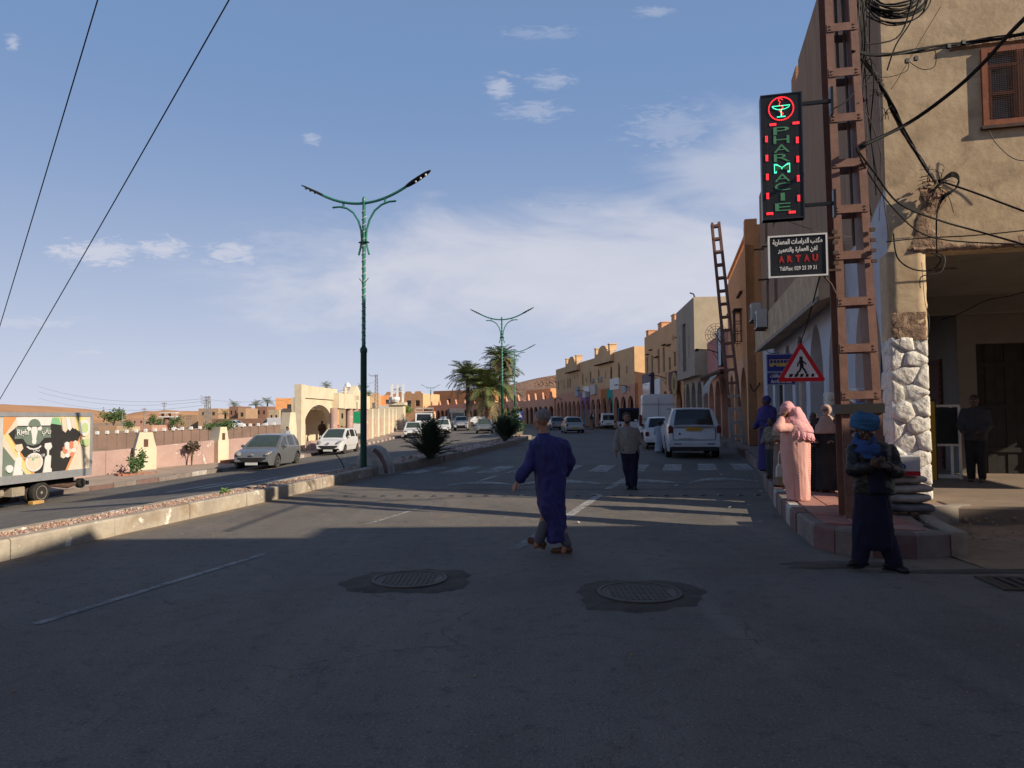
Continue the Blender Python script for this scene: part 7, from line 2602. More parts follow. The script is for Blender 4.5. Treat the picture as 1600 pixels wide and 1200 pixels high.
def wheel(parent, x, y, r, w, rim=M_RIM, spokes=5, name='wheel'):
 key = (round(r, 3), round(w, 3), rim.name)
 o = bpy.data.objects.new(name, None)
 if key not in _wheel:
  mb = MB()
  mb.lathe([(r * .62, -w / 2), (r * .90, -w / 2), (r * .98, -w / 2 + .02), (r, -w * .25), (r, w * .25), (r * .98, w / 2 - .02), (r * .90, w / 2), (r * .62, w / 2)], n=24, axis='y')
  t = mb.build('wheel', M_TYRE, smooth=True)
  mb = MB()
  mb.lathe([(r * .64, w * .30), (r * .64, w * .52), (r * .58, w * .50), (r * .54, w * .30), (.01, w * .30)], n=20, axis='y')
  for k in range(spokes):
   a = 2 * math.pi * k / spokes
   mb.bar((r * .10 * math.cos(a), w * .42, r * .10 * math.sin(a)), (r * .56 * math.cos(a), w * .40, r * .56 * math.sin(a)), r * .17, w * .10, up=(0, 1, 0))
  mb.lathe([(r * .16, w * .40), (r * .14, w * .50), (.005, w * .51)], n=10, axis='y')
  rm = mb.build('rim', rim)
  _wheel[key] = (t.data, rm.data)
  bpy.data.objects.remove(t); bpy.data.objects.remove(rm)
 bpy.data.objects.remove(o)
 t = link(name, _wheel[key][0], parent, (x, y, r))
 rm = link('rim', _wheel[key][1], t)
 if y < 0:
  t.rotation_euler = (0, 0, math.pi)
 return t
def car(label, loc, rz, L=4.0, W=1.7, H=1.48, kind='hatch', paint='silver', wb=2.5, r=.30, name='parked_car', cat='car', group=None, rim=M_RIM, plate='w', detail=True, grille='smile', clad=None, tint=M_CGLASS, ws=M_CGLASSL):
 """x forward, y left; body lofted along x, wheel arches cut into the lower edge"""
 t = thing(name, label, cat, loc, rz, group)
 m = CP[paint]
 g = .17 if kind in ('hatch', 'sedan') else .24
 hx = L / 2
 fx = hx - (.80 if kind != 'van' else .85)
 rx = fx - wb
 zb = {'hatch': .90, 'sedan': .86, 'suv': 1.16, 'van': 1.12, 'mini': .95, 'boxvan': 1.0}[kind] * (H / {'hatch': 1.48, 'sedan': 1.44, 'suv': 1.74, 'van': 2.5, 'mini': 1.5, 'boxvan': 1.8}[kind]) ** .5
 K = {   # top line of the lower body; greenhouse: rear base, rear roof, front roof, cowl
  'hatch': dict(top=[(-1, .50), (-.985, .72), (-.95, .86), (-.90, .98), (.28, 1.0), (.46, .97), (.78, .82), (.94, .66), (.985, .55), (1, .42)], gh=(-.955, -.74, .02, .50)),
  'mini': dict(top=[(-1, .50), (-.985, .75), (-.96, .9), (-.93, 1.0), (.36, 1.0), (.52, .95), (.82, .80), (.95, .62), (.985, .50), (1, .40)], gh=(-.965, -.82, .10, .56)),
  'sedan': dict(top=[(-1, .55), (-.985, .80), (-.93, .97), (-.60, 1.02), (.25, 1.0), (.40, .97), (.80, .80), (.95, .66), (.985, .54), (1, .42)], gh=(-.74, -.40, .04, .43)),
  'suv': dict(top=[(-1, .52), (-.985, .80), (-.965, .95), (-.94, 1.0), (.32, 1.0), (.46, .99), (.86, .88), (.96, .70), (.985, .56), (1, .44)], gh=(-.955, -.84, .10, .50)),
  'van': dict(top=[(-1, .5), (-.985, .95), (-.97, 1.0), (.40, 1.0), (.70, .96), (.90, .80), (.97, .6), (1, .40)], gh=(-.985, -.965, .48, .80)),
  'boxvan': dict(top=[(-1, .5), (-.985, .9), (-.97, 1.0), (.30, 1.0), (.46, .96), (.80, .84), (.95, .64), (1, .42)], gh=(-.98, -.93, .12, .50)),
 }[kind]
 T = lambda x: zb * lin(K['top'], x / hx)
 ra = r * 1.17
 def Bt(x):
  e = min(1, (hx - abs(x)) / (.16))
  b = g + (.16 * (1 - e) ** 2)
  for c in (fx, rx):
   d = abs(x - c)
   if d < ra:
    b = max(b, r + math.sqrt(max(0, ra * ra - d * d)))
  return min(b, T(x) - .03)
 def hw(x):
  e = max(0, (abs(x) / hx - .70) / .30)
  return W / 2 * (1 - (.16 if x > 0 else .10) * e ** 2.2)
 st = set()
 n = 46
 for i in range(n + 1):
  st.add(round(-hx + L * i / n, 4))
 for c in (fx, rx):
  for k in range(-5, 6):
   st.add(round(c + ra * math.sin(math.pi / 2 * k / 5 * .995), 4))
 for p, _ in K['top']:
  st.add(round(p * hx, 4))
 X = sorted(st)
 rows = []
 for x in X:
  b, tp, w = Bt(x), T(x), hw(x)
  row = []
  nl = 7
  side = []
  for j in range(nl + 1):
   z = b + (tp - b) * j / nl
   u = (z - g) / max(.01, zb - g)
   y = w * (.955 + .055 * math.sin(math.pi * min(1, max(0, u)) * .85) - .06 * max(0, u - .75))
   side.append((y, z))
  y1 = side[-1][0]
  top = [(y1 * .90, tp + .012), (y1 * .5, tp + .028), (0, tp + .034), (-y1 * .5, tp + .028), (-y1 * .90, tp + .012)]
  row = [(x, y, z) for y, z in side] + [(x, y, z) for y, z in top] + [(x, -y, z) for y, z in reversed(side)]
  rows.append(row)
 mb = MB()
 mb.grid(rows)
 mb.add(rows[0], [tuple(range(len(rows[0])))]); mb.add(rows[-1], [tuple(range(len(rows[-1])))])
 # greenhouse
 gx = [q * hx for q in K['gh']]
 def RZ_(x):
  if x < gx[1]:
   s = (x - gx[0]) / (gx[1] - gx[0])
  elif x > gx[2]:
   s = (gx[3] - x) / (gx[3] - gx[2])
  else:
   s = 1
  s = max(0, min(1, s))
  mid = (gx[1] + gx[2]) / 2
  crown = .045 * (1 - ((x - mid) / ((gx[2] - gx[1]) / 2 + .01)) ** 2) if gx[1] <= x <= gx[2] else 0
  base = T(x)
  return base + (H - .045 - base) * s ** .92 + crown
 gst = sorted(set([round(gx[0] + (gx[3] - gx[0]) * i / 40, 4) for i in range(41)] + [round(v, 4) for v in gx]))
 tum = .76 if kind == 'suv' else (.80 if kind not in ('van', 'boxvan') else .90)
 grow = []
 for x in gst:
  w, b, rf = hw(x) * .955, T(x), RZ_(x)
  wr = w * (1 - (1 - tum) * min(1, (rf - b) / max(.01, H - zb)))
  row = []
  for s_, q in ((0, 0), (.10, .0), (.90, 1), (1, 1)):
   row.append((w + (wr - w) * s_ - (.0 if s_ < 1 else .02), b + (rf - b) * s_ * .97))
  tp = [(wr * .82, rf), (wr * .4, rf + .012), (0, rf + .016), (-wr * .4, rf + .012), (-wr * .82, rf)]
  full = [(x, y, z) for y, z in row] + [(x, y, z) for y, z in tp] + [(x, -y, z) for y, z in reversed(row)]
  grow.append(full)
 pil = {'hatch': [(-.64, -.56), (-.14, -.08)], 'mini': [(-.70, -.60), (-.12, -.06)], 'sedan': [(-.52, -.46), (-.18, -.12)], 'suv': [(-.62, -.55), (-.14, -.08)], 'van': [(-1, .40), (.60, .64)], 'boxvan': [(-1, -.02), (.36, .39)]}[kind]
 parts = {}
 for i in range(len(gst) - 1):
  xm = (gst[i] + gst[i + 1]) / 2
  hgt = RZ_(xm) - T(xm)
  for j in range(len(grow[0]) - 1):
   q = [grow[i][j], grow[i][j + 1], grow[i + 1][j + 1], grow[i + 1][j]]
   tgt = None
   if j in (1, 11) and hgt > .17 and not any(a * hx < xm < b * hx for a, b in pil) and gx[0] + .10 < xm < gx[3] - .12:
    k = sum(1 for a, b in pil if xm > b * hx)
    tgt = ('side_window', j, k)
   if j in (4, 5, 6, 7) and hgt > .05:
    if xm > gx[2] + .03 and xm < gx[3] - .03:
     tgt = ('windscreen', 0, 0)
    elif xm < gx[1] - .02 and kind not in ('van',) and hgt > .10:
     tgt = ('rear_window', 0, 0)
   b_ = mb if tgt is None else parts.setdefault(tgt, MB())
   b_.add(q, [(0, 1, 2, 3)])
 body = mb.build('body', m, t, smooth=True)
 for (nm, j, k), b_ in parts.items():
  o = b_.build(nm, ws if nm == 'windscreen' else tint, t, smooth=True)
 mb = MB(); mb.box(-hx + .18, hx - .18, -W * .40, W * .40, g + .02, zb * .55)
 mb.build('underbody', M_UNDER, t)
 wd = .20 if r < .33 else .23
 for x in (fx, rx):
  for s in (-1, 1):
   wheel(t, x, s * (W / 2 - wd / 2 - .005), r, wd, rim)
 if not detail:
  for s in (-1, 1):
   mb = MB(); mb.ball((hx - .10, s * W * .36, zb * .70), (.09, .17, .07), n=8, k=4); mb.build('headlight', M_LAMPW, t)
   mb = MB(); mb.cbox(-hx - .006, -hx + .14, s * W * .42 - .10, s * W * .42 + .06, zb * .70, zb * .92, .03); mb.build('taillight', M_LAMPR, t)
  mb = MB(); mb.cbox(hx - .03, hx + .012, -W * .28, W * .28, zb * .36, zb * .55, .01); mb.build('grille', M_TRIM, t)
  mb = MB(); mb.box(-hx - .012, -hx + .02, -.26, .26, zb * .50, zb * .50 + .12); mb.build('number_plate', M_PLY if plate == 'y' else M_PLW, t)
  return t
 # lamps, grille, plates, mirrors, handles
 zl = zb * .74
 for s in (-1, 1):
  mb = MB()
  rot = Matrix.Rotation(-s * R(28), 3, 'Z') @ Matrix.Rotation(R(22), 3, 'Y')
  mb.ball((hx - .20, s * W * .375, zl + .02), (.22, .13, .058), n=12, k=6, rot=rot)
  mb.build('headlight', M_LAMPW, t, smooth='all')
  mb = MB()
  if kind in ('suv',):
   mb.cbox(-hx - .012, -hx + .22, s * W * .435 - .10, s * W * .435 + .055, zb * .76, zb * .99, .05)
  else:
   mb.cbox(-hx - .006, -hx + .16, s * W * .43 - .11, s * W * .43 + .06, zb * .70, zb * .92, .03)
  mb.build('taillight', M_LAMPR, t, smooth=True)
  mb = MB()
  mx = gx[3] - .42
  mb.ball((mx, s * (W / 2 + .09), zb + .06), (.07, .10, .075), n=8, k=5)
  mb.bar((mx, s * W * .46, zb + .02), (mx, s * (W / 2 + .06), zb + .04), .05, .03)
  mb.build('mirror', M_TRIM if kind == 'suv' else m, t, smooth=True)
  for q in ((gx[1] + gx[2]) / 2 + .55, (gx[1] + gx[2]) / 2 - .42):
   if kind in ('van', 'boxvan') and q < 0:
    continue
   mb = MB(); mb.cbox(q - .09, q + .09, s * W * .49 - .02, s * W * .49 + .02, zb * .84, zb * .84 + .03, .008); mb.build('door_handle', m, t)
  mb = MB(); mb.box(rx + ra + .05, fx - ra - .05, s * W / 2 * .985 - .012, s * W / 2 * .985 + .012, zb * .52, zb * .58); mb.build('side_trim', M_TRIM if clad is None else m, t)
 mb = MB()
 if grille == 'smile':
  yy = [W * .36 * (i / 8 - .5) * 2 for i in range(9)]
  mb.grid([[(hx - .06 + .07 * (1 - (y / (W * .5)) ** 2) + .012, y, zb * .36 + z * (1 - .25 * (y / (W * .36)) ** 2) + .05 * (y / (W * .36)) ** 2) for y in yy] for z in (0, .08, .15, .19)])
  mb.build('grille', M_TRIM, t)
  mb = MB()
  mb.ball((hx - .012, 0, zb * .70), (.03, .10, .055), n=8, k=5); mb.build('badge', M_RIM, t)
 else:
  mb.cbox(hx - .05, hx + .015, -W * .27, W * .27, zb * .55, zb * .70, .01); mb.build('grille', M_TRIM, t)
  mb = MB(); mb.cbox(hx - .05, hx + .018, -W * .36, W * .36, zb * .26, zb * .40, .01); mb.build('lower_grille', M_TRIM, t)
  mb = MB(); mb.cbox(hx - .03, hx + .035, -.07, .07, zb * .60, zb * .66, .01); mb.build('badge', M_RIM, t)
 mb = MB(); mb.box(hx - .04, hx + .03, -.26, .26, zb * .22 if grille == 'smile' else zb * .43, zb * (.22 if grille == 'smile' else .43) + .11); mb.build('number_plate', M_PLW, t)
 return t
DOWN = -math.pi / 2          # heading towards the camera
UP = math.pi / 2
def gl(x, y):
 return (x, y, gz(x, y) + .005)
# -------- left carriageway
peug = car('silver hatchback parked at the left kerb with a wide black grille', gl(-11.15, 32.6), R(-92), 4.03, 1.75, 1.47, 'hatch', 'silver', 2.54, .31)
eon = car('small white hatchback behind the silver one on the left side', gl(-10.45, 42.6), R(-95), 3.5, 1.56, 1.5, 'mini', 'white', 2.38, .275, rim=M_RIM)
def dist_car(px, py, Y, rz, label, **k):
 p = P(px, 650, Y)
 return car(label, (p.x, Y, gz(p.x, Y) + .005), R(rz), detail=False, **k)
LG_ = 'traffic on the left carriageway'
dist_car(646, 683, 66, -84, 'white saloon parked at the striped left kerb', L=4.3, W=1.7, H=1.42, kind='sedan', paint='white', wb=2.6, r=.30, group=LG_)
dist_car(692, 672, 76, -86, 'white saloon with a white roof box among the oncoming cars', L=4.3, W=1.75, H=1.5, kind='sedan', paint='white', wb=2.6, r=.31, group=LG_)
dist_car(721, 671, 86, -88, 'white off-roader in the middle of the oncoming lane', L=4.2, W=1.8, H=1.68, kind='suv', paint='white', wb=2.6, r=.34, group=LG_)
dist_car(757, 676, 71, -88, 'silver saloon oncoming next to the median', L=4.3, W=1.7, H=1.42, kind='sedan', paint='silver', wb=2.6, r=.30, group=LG_)
for i, (px, Y, rz, lab, kd, pt) in enumerate(((700, 118, -60, 'distant white car in front of the arcade, left of the palms', 'hatch', 'white'), (733, 122, -20, 'distant silver car parked behind the white off-roader', 'sedan', 'silver'),
  (748, 116, 10, 'distant white car parked sideways below the broad palm', 'sedan', 'white'), (772, 108, -75, 'distant dark car right of the broad palm trunk', 'suv', 'green'),
  (757, 132, -10, 'distant silver car parked along the arcade behind the palms', 'hatch', 'silver'), (668, 120, -70, 'distant white car beside the white truck', 'hatch', 'white'), (628, 100, -75, 'distant pale car parked by the green shop', 'sedan', 'silver'), (617, 104, -80, 'distant dark car parked nearest the cream gate pillar', 'hatch', 'dark'))):
 dist_car(px, 670, Y, rz, lab, L=4.1, W=1.7, H=1.5 if kd != 'suv' else 1.7, kind=kd, paint=pt, wb=2.5, r=.30, group='cars parked far along the arcade')
# white pickup lorry with a stake frame, and dark covered lorry
def lorry(px, Y, rz, label, cabm, boxm, open_=False, L=5.6, Hb=2.6):
 p = P(px, 650, Y)
 t = thing('lorry', label, 'lorry', (p.x, Y, gz(p.x, Y)), R(rz))
 mb = MB(); mb.prism([(2.9, .45), (2.9, 1.2), (2.75, 1.35), (2.45, 2.15), (1.2, 2.2), (1.2, .45)], -.95, .95, 'y'); mb.build('cab', cabm, t)
 mb = MB(); mb.add([(2.77, -.8, 1.37), (2.77, .8, 1.37), (2.49, .75, 2.08), (2.49, -.75, 2.08)], [(0, 1, 2, 3)]); mb.build('windscreen', M_CGLASS, t)
 for s in (-1, 1):
  mb = MB(); mb.cbox(2.88, 2.94, s * .7 - .14, s * .7 + .14, .8, 1.0, .01); mb.build('headlight', M_LAMPW, t)
  mb = MB(); mb.add([(2.5, s * .955, 1.4), (1.5, s * .955, 1.4), (1.5, s * .955, 2.0), (2.3, s * .955, 2.0)], [(0, 1, 2, 3)]); mb.build('side_window', M_CGLASS, t)
  for x in (2.0, -1.6):
   wheel(t, x, s * .82, .38, .24, M_RIMD)
 mb = MB(); mb.cbox(2.86, 2.95, -.9, .9, .42, .62, .02); mb.build('bumper', M_TRIM, t)
 mb = MB()
 if open_:
  for z in (1.1, 1.7, 2.3, 2.7):
   for s in (-1, 1):
    mb.box(-2.8, 1.1, s * 1.0 - .03, s * 1.0 + .03, z, z + .12)
   mb.box(-2.8, -2.74, -.97, .97, z, z + .12); mb.box(1.04, 1.1, -.97, .97, z, z + .12)
  for x in (-2.8, -1.5, -.2, 1.0):
   for s in (-1, 1):
    mb.box(x, x + .07, s * 1.04 - .02, s * 1.04 + .02, .9, 2.85)
  mb.box(-2.8, 1.1, -1, 1, .85, .97)
 else:
  mb.cbox(-2.8, 1.1, -1.05, 1.05, .85, Hb, .08)
 mb.build('load_bed', boxm, t)
 return t
lorry(663, 82, -84, 'white lorry with an open stake frame behind the parked white saloon', CP['white'], mat('stake_frame', (.40, .34, .30), scale=5), True)
lorry(713, 100, -80, 'dark covered lorry behind the oncoming off-roader', CP['dark'], mat('grey_lorry_cover', (.10, .10, .11), (.07, .07, .08), scale=2), False, Hb=2.7)
# -------- right carriageway, parked and leaving
suv = car('white off-road estate parked at the right kerb seen from behind, yellow plate', (6.76, 27.3, .005), R(81), 4.5, 1.91, 1.80, 'suv', 'pearl', 2.66, .375, group=None, clad=1)
def rear_details(t, L, W, H, zb):
 hx = L / 2
 mb = MB(); mb.box(-hx - .02, -hx + .02, -.27, .27, zb * .83, zb * .83 + .125); mb.build('number_plate', M_PLY, t)
 mb = MB(); mb.cbox(-hx - .03, -hx + .05, -W * .36, W * .36, zb * .95, zb * .99, .008); mb.build('tailgate_strip', M_RIM, t)
 mb = MB(); mb.cbox(-hx - .05, -hx + .3, -W * .46, W * .46, .42, .60, .04); mb.build('rear_bumper', CP['pearl'], t)
 mb = MB(); mb.cbox(-hx - .02, -hx + .3, -W * .42, W * .42, .28, .419, .03); mb.build('bumper_skirt', M_TRIM, t)
 for s in (-1, 1):
  mb = MB(); mb.box(-hx - .056, -hx - .03, s * W * .30 - .13, s * W * .30 + .13, .50, .535); mb.build('reflector', M_TRIM, t)
  mb = MB(); mb.bar((-.9, s * W * .385, H - .035), (.7, s * W * .385, H - .03), .04, .04); mb.build('roof_rail', M_TRIM, t)
 mb = MB(); mb.ball((-hx - .012, W * .26, zb * .74), (.015, .05, .03), n=10, k=5); mb.build('badge', M_TRIM, t)
 mb = MB(); mb.box(-hx - .014, -hx + .02, W * .02, W * .27, zb * .585, zb * .61); mb.build('chrome_script', M_RIM, t)
 mb = MB()
 for (a, b, c, d) in ((-W * .385, -W * .375, zb * .56, zb * .94), (W * .375, W * .385, zb * .56, zb * .94), (-W * .375, W * .375, zb * .55, zb * .565)):
  mb.box(-hx - .009, -hx + .02, a, b, c, d)
 mb.build('tailgate_gap', M_TRIM, t)
 mb = MB(); mb.tube([(-hx + .1, 0, .34), (-hx - .10, 0, .34), (-hx - .10, 0, .40)], .02, n=6); mb.build('tow_ball', M_TRIM, t)
rear_details(suv, 4.5, 1.91, 1.80, 1.16 * (1.80 / 1.74) ** .5)
w2 = car('small white saloon parked in front of the off-road estate, seen from behind', (7.05, 33.6, .005), R(80), 4.1, 1.68, 1.45, 'sedan', 'white', 2.5, .30)
van = car('tall white panel van parked beyond the small white saloon', (8.3, 41.0, .005), R(81), 5.9, 2.05, 2.70, 'van', 'white', 3.7, .36, name='parked_van', cat='van', rim=M_RIMD)
mb = MB()
for (a, b, c, d) in ((-.008, .008, .75, 2.45), (-.95, .95, 1.32, 1.34), (-.95, .95, 2.12, 2.135)):
 mb.box(-2.962, -2.93, a, b, c, d)
mb.build('rear_door_gap', M_TRIM, van)
for s in (-1, 1):
 mb = MB(); mb.cbox(-2.97, -2.85, s * .95 - .07, s * .95 + .07, .95, 1.55, .02); mb.build('tall_taillight', M_LAMPR, van)
mb = MB(); mb.cbox(-3.0, -2.8, -.95, .95, .40, .62, .03); mb.build('rear_bumper', M_TRIM, van)
# covered pickup
def pickup(loc, rz, label):
 t = thing('covered_pickup', label, 'pickup', loc, R(rz))
 mb = MB(); mb.prism([(2.5, .4), (2.5, .85), (2.3, 1.0), (1.5, 1.05), (.9, 1.65), (-.2, 1.68), (-.2, .4)], -.85, .85, 'y'); mb.build('cab', CP['white'], t)
 mb = MB(); mb.cbox(-2.4, -.22, -.9, .9, .5, 1.0, .02); mb.build('bed', CP['white'], t)
 mb = MB(); mb.cbox(-2.42, -.24, -.92, .92, 1.004, 2.15, .08); mb.build('canvas_cover', mat('navy_canvas', (.02, .03, .075), (.015, .02, .05), scale=3, rough=.7), t)
 mb = MB(); mb.box(-2.44, -2.425, -.75, .75, 1.05, 2.0); mb.build('cover_opening', M_UNDER, t)
 for s in (-1, 1):
  for x in (1.6, -1.5):
   wheel(t, x, s * .76, .34, .22, M_RIMD)
  mb = MB(); mb.box(-2.44, -2.40, s * .8 - .07, s * .8 + .07, .6, .85); mb.build('taillight', M_LAMPR, t)
 return t
pk = P(976, 650, 62)
pickup((pk.x + .3, 62, .005), 84, 'pickup with a dark blue canvas cover parked beyond the white van')
RG = 'cars along the right carriageway'
dist_car(949, 667, 84, 86, 'white boxy van with two rear windows parked under the turquoise arch', L=4.1, W=1.72, H=1.82, kind='boxvan', paint='white', wb=2.6, r=.31, group=RG, plate='y')
for s in (-1, 1):
 mb = MB(); mb.cbox(-2.06, -1.98, s * .36 - .27, s * .36 + .27, 1.05, 1.55, .02)
 o = mb.build('rear_door_window', M_CGLASS, [c for c in bpy.data.objects if c.get('label', '').startswith('white boxy van')][0])
dist_car(934, 667, 92, 88, 'dark off-roader parked next to the white boxy van', L=4.4, W=1.8, H=1.8, kind='suv', paint='dark', wb=2.6, r=.36, group=RG)
dist_car(894, 674, 64, 92, 'grey silver saloon driving away on the right carriageway, nearest', L=4.4, W=1.73, H=1.42, kind='sedan', paint='greysilver', wb=2.6, r=.30, group=RG, plate='y')
dist_car(894, 668, 84, 94, 'pale saloon hidden behind the nearest one driving away', L=4.4, W=1.73, H=1.46, kind='sedan', paint='silver', wb=2.6, r=.30, group=RG, plate='y')
dist_car(868, 669, 78, 98, 'silver saloon driving away right beside the walking man in blue', L=4.3, W=1.73, H=1.42, kind='sedan', paint='silver', wb=2.6, r=.30, group=RG, plate='y')
# -------- box lorry at the left edge
bx = thing('box_lorry', 'white box lorry with a dark food advertisement on its side at the left edge', 'lorry', (0, 0, 0))
pr = P(143, 700, 25.6)                     # rear corner of the side that faces the street
hd = Vector((-.13, -.99, 0)).normalized()  # heading
ang = math.atan2(hd.y, hd.x)
gzr = -1.22
# local frame: x forward, y left (towards the street); rear of the box at x = 0, street side at y = 0
bx.location = (pr.x, pr.y, gzr)
bx.rotation_euler = (0, 0, ang)
BL, BW, Z0, Z1 = 4.6, 2.0, .86, 2.98
mb = MB(); mb.cbox(0, BL, -BW, 0, Z0, Z1, .02); mb.build('box', mat('box_white', (.52, .52, .52), (.44, .44, .44), scale=1.2, rough=.5, bump=.1, stain=(.34, .31, .27), stain_scale=1.0), bx)
M_ALU = mat('aluminium_rail', (.42, .43, .45), (.36, .37, .39), rough=.45, metal=.5, bump=.1)
for (a, b, c, d) in ((0, BL, Z1 - .12, Z1 + .015), (0, BL, Z0 - .1, Z0 + .16), (-.012, .10, Z0 + .16, Z1 - .12), (BL - .16, BL, Z0 + .16, Z1 - .12)):
 mb = MB(); mb.box(a, b, -.05, .03, c, d); mb.build('side_rail', M_ALU, bx)
# the advertisement: flat printed pieces on the side (u from the rear towards the cab is towards the left in the photo)
AX0, AX1, AZ0, AZ1 = .10, 4.44, Z0 + .16, Z1 - .12
AW, AH = 3.7, AZ1 - AZ0
lay = [0]
def adp(poly, m, name='print', y=None):
 """poly in advert units seen from the street: a from 0 (left, towards the cab) to 1 (right, rear), b from 0 (bottom) to 1 (top)"""
 lay[0] += 1
 yy = .004 + .0012 * lay[0]
 mb = MB()
 mb.prism([(AX0 + (1 - a) * AW, AZ0 + b * AH) for a, b in poly], -.0, yy, 'y')
 return mb.build(name, m, bx)
def flat(name, c):
 return mat(name, c, tuple(v * .93 for v in c), scale=3, bump=0, rough=.6)
F_BLK, F_WHT, F_YEL, F_ORG, F_GRN, F_GRY, F_SAL, F_CRM, F_RED, F_PUR = flat('print_black', (.03, .028, .028)), flat('print_white', (.62, .61, .60)), flat('print_yellow', (.62, .52, .22)), flat('print_orange', (.60, .27, .11)), flat('print_green', (.20, .42, .24)), flat('print_grey_green', (.14, .18, .15)), flat('print_salad', (.42, .52, .25)), flat('print_cream', (.60, .52, .42)), flat('print_tomato', (.55, .20, .13)), flat('print_violet', (.20, .09, .26))
def circ(a, b, ra_, rb_, n=20, a0=0, a1=2 * math.pi):
 return [(a + ra_ * math.cos(a0 + (a1 - a0) * i / n), b + rb_ * math.sin(a0 + (a1 - a0) * i / n)) for i in range(n + (0 if abs(a1 - a0) > 6.2 else 1))]
adp([(0, 0), (1, 0), (1, 1), (0, 1)], F_CRM, 'advert_ground')
adp([(.55, 1), (.92, 1), (1, .80), (.98, .6), (.83, .62)], F_YEL)
adp([(0, 1), (.14, 1), (.02, .70), (0, .70)], F_ORG)
adp([(0, .70), (.05, .70), (.32, .0), (0.25, .0)], F_YEL)
adp([(.05, .70), (.08, .71), (.34, .0), (.30, .0)], F_ORG)
adp([(.0, .5), (.0, 0), (.24, 0)], F_GRY)
adp([(.88, .68), (.91, .68), (.72, 0), (.69, 0)], F_ORG)
adp([(.52, .98), (.6, .98), (.62, .88), (.86, .70), (.84, .68), (.5, .84)], F_GRN)
adp([(.05, .71), (.16, .86), (.34, .90), (.56, .86), (.78, .80), (.88, .68), (.69, 0), (.34, 0)], F_BLK, 'dark_panel')
adp([(.12, .98), (.52, .98), (.50, .84), (.14, .84)], F_WHT)
adp([(.12, .82), (.50, .82), (.51, .62), (.43, .62), (.38, .52), (.31, .49), (.24, .52), (.20, .62), (.11, .62), (.125, .72)], F_GRY, 'logo_banner')
adp(circ(.32, .83, .07, .13, 14, 0, math.pi), F_GRY)
# the steer head: horns, ears, muzzle
adp([(.295, .82), (.345, .82), (.355, .74), (.335, .56), (.305, .56), (.285, .74)], F_WHT, 'steer_head')
adp(circ(.32, .565, .025, .05, 14), F_WHT)
adp([(.285, .80), (.25, .83), (.235, .80), (.25, .75), (.285, .76)], F_WHT); adp([(.355, .80), (.39, .83), (.405, .80), (.39, .75), (.355, .76)], F_WHT)
adp([(.245, .49), (.275, .455), (.32, .44), (.365, .455), (.395, .49), (.40, .47), (.37, .43), (.32, .415), (.27, .43), (.24, .47)], F_WHT)
lay[0] += 2
def adtext(s, a, b, w, h, m, name='lettering'):
 o = text_part(name, s, .2, m, bx, (AX0 + (1 - a) * AW, .035 + .0012 * lay[0], AZ0 + b * AH), rot=(math.pi / 2, 0, math.pi), width=w * AW, height=h * AH, extrude=.001, bold=.004)
 return o
adtext('Righi', .185, .715, .12, .13, F_WHT)
adtext(arabic('ريغي'), .445, .725, .10, .13, F_WHT)
adtext(arabic('ريغي'), .335, .40, .07, .055, F_WHT)
adtext(arabic('الذوق لي تبغي') + '!', .32, .30, .22, .075, F_WHT)
# plate, forks raised in hands, rolls
adp(circ(.325, .20, .095, .165, 26), F_WHT, 'plate_print'); adp(circ(.325, .20, .078, .135, 24), F_CRM)
adp([(.29, .24), (.33, .30), (.345, .29), (.31, .22)], F_GRN)
for a in (.155, .475):
 adp([(a - .012, .42), (a + .012, .42), (a + .008, .30), (a - .008, .30)], F_WHT, 'fork_print')
 adp([(a - .035, .52), (a + .03, .53), (a + .045, .45), (a + .02, .40), (a - .025, .41), (a - .04, .45)], F_CRM if a < .3 else F_TOM if 'F_TOM' in globals() else F_WHT, 'bite_print')
 adp([(a - .03, .27), (a + .0, .32), (a + .035, .29), (a + .03, .08), (a + .045, .06), (a + .045, .0), (a - .055, .0), (a - .045, .1)], F_WHT, 'hand_print')
for i in range(3):
 for j in range(3):
  a, b = .655 + .052 * j + .022 * i, .30 + .078 * i - .012 * j + .02 * j
  adp([(a - .028, b - .05), (a, b - .075), (a + .028, b - .05), (a + .032, b + .05), (a + .0, b + .075), (a - .03, b + .05)], (F_CRM, F_WHT, F_RED)[(i * 2 + j) % 3], 'roll_print')
for i in range(3):
 a = .64 + .055 * i
 adp([(a - .022, .98), (a + .03, .98), (a + .055, .75 + .03 * i), (a + .03, .70 + .03 * i), (a, .74 + .03 * i)], (F_CRM, F_WHT, F_CRM)[i], 'roll_print')
adp(circ(.915, .78, .068, .16, 22), F_WHT, 'bowl_print'); adp(circ(.915, .78, .045, .10, 18), F_SAL)
adp([(.86, .55), (.97, .57), (.98, .45), (.93, .42), (.88, .46)], F_SAL)
adp(circ(.06, .12, .035, .065, 16), F_WHT)
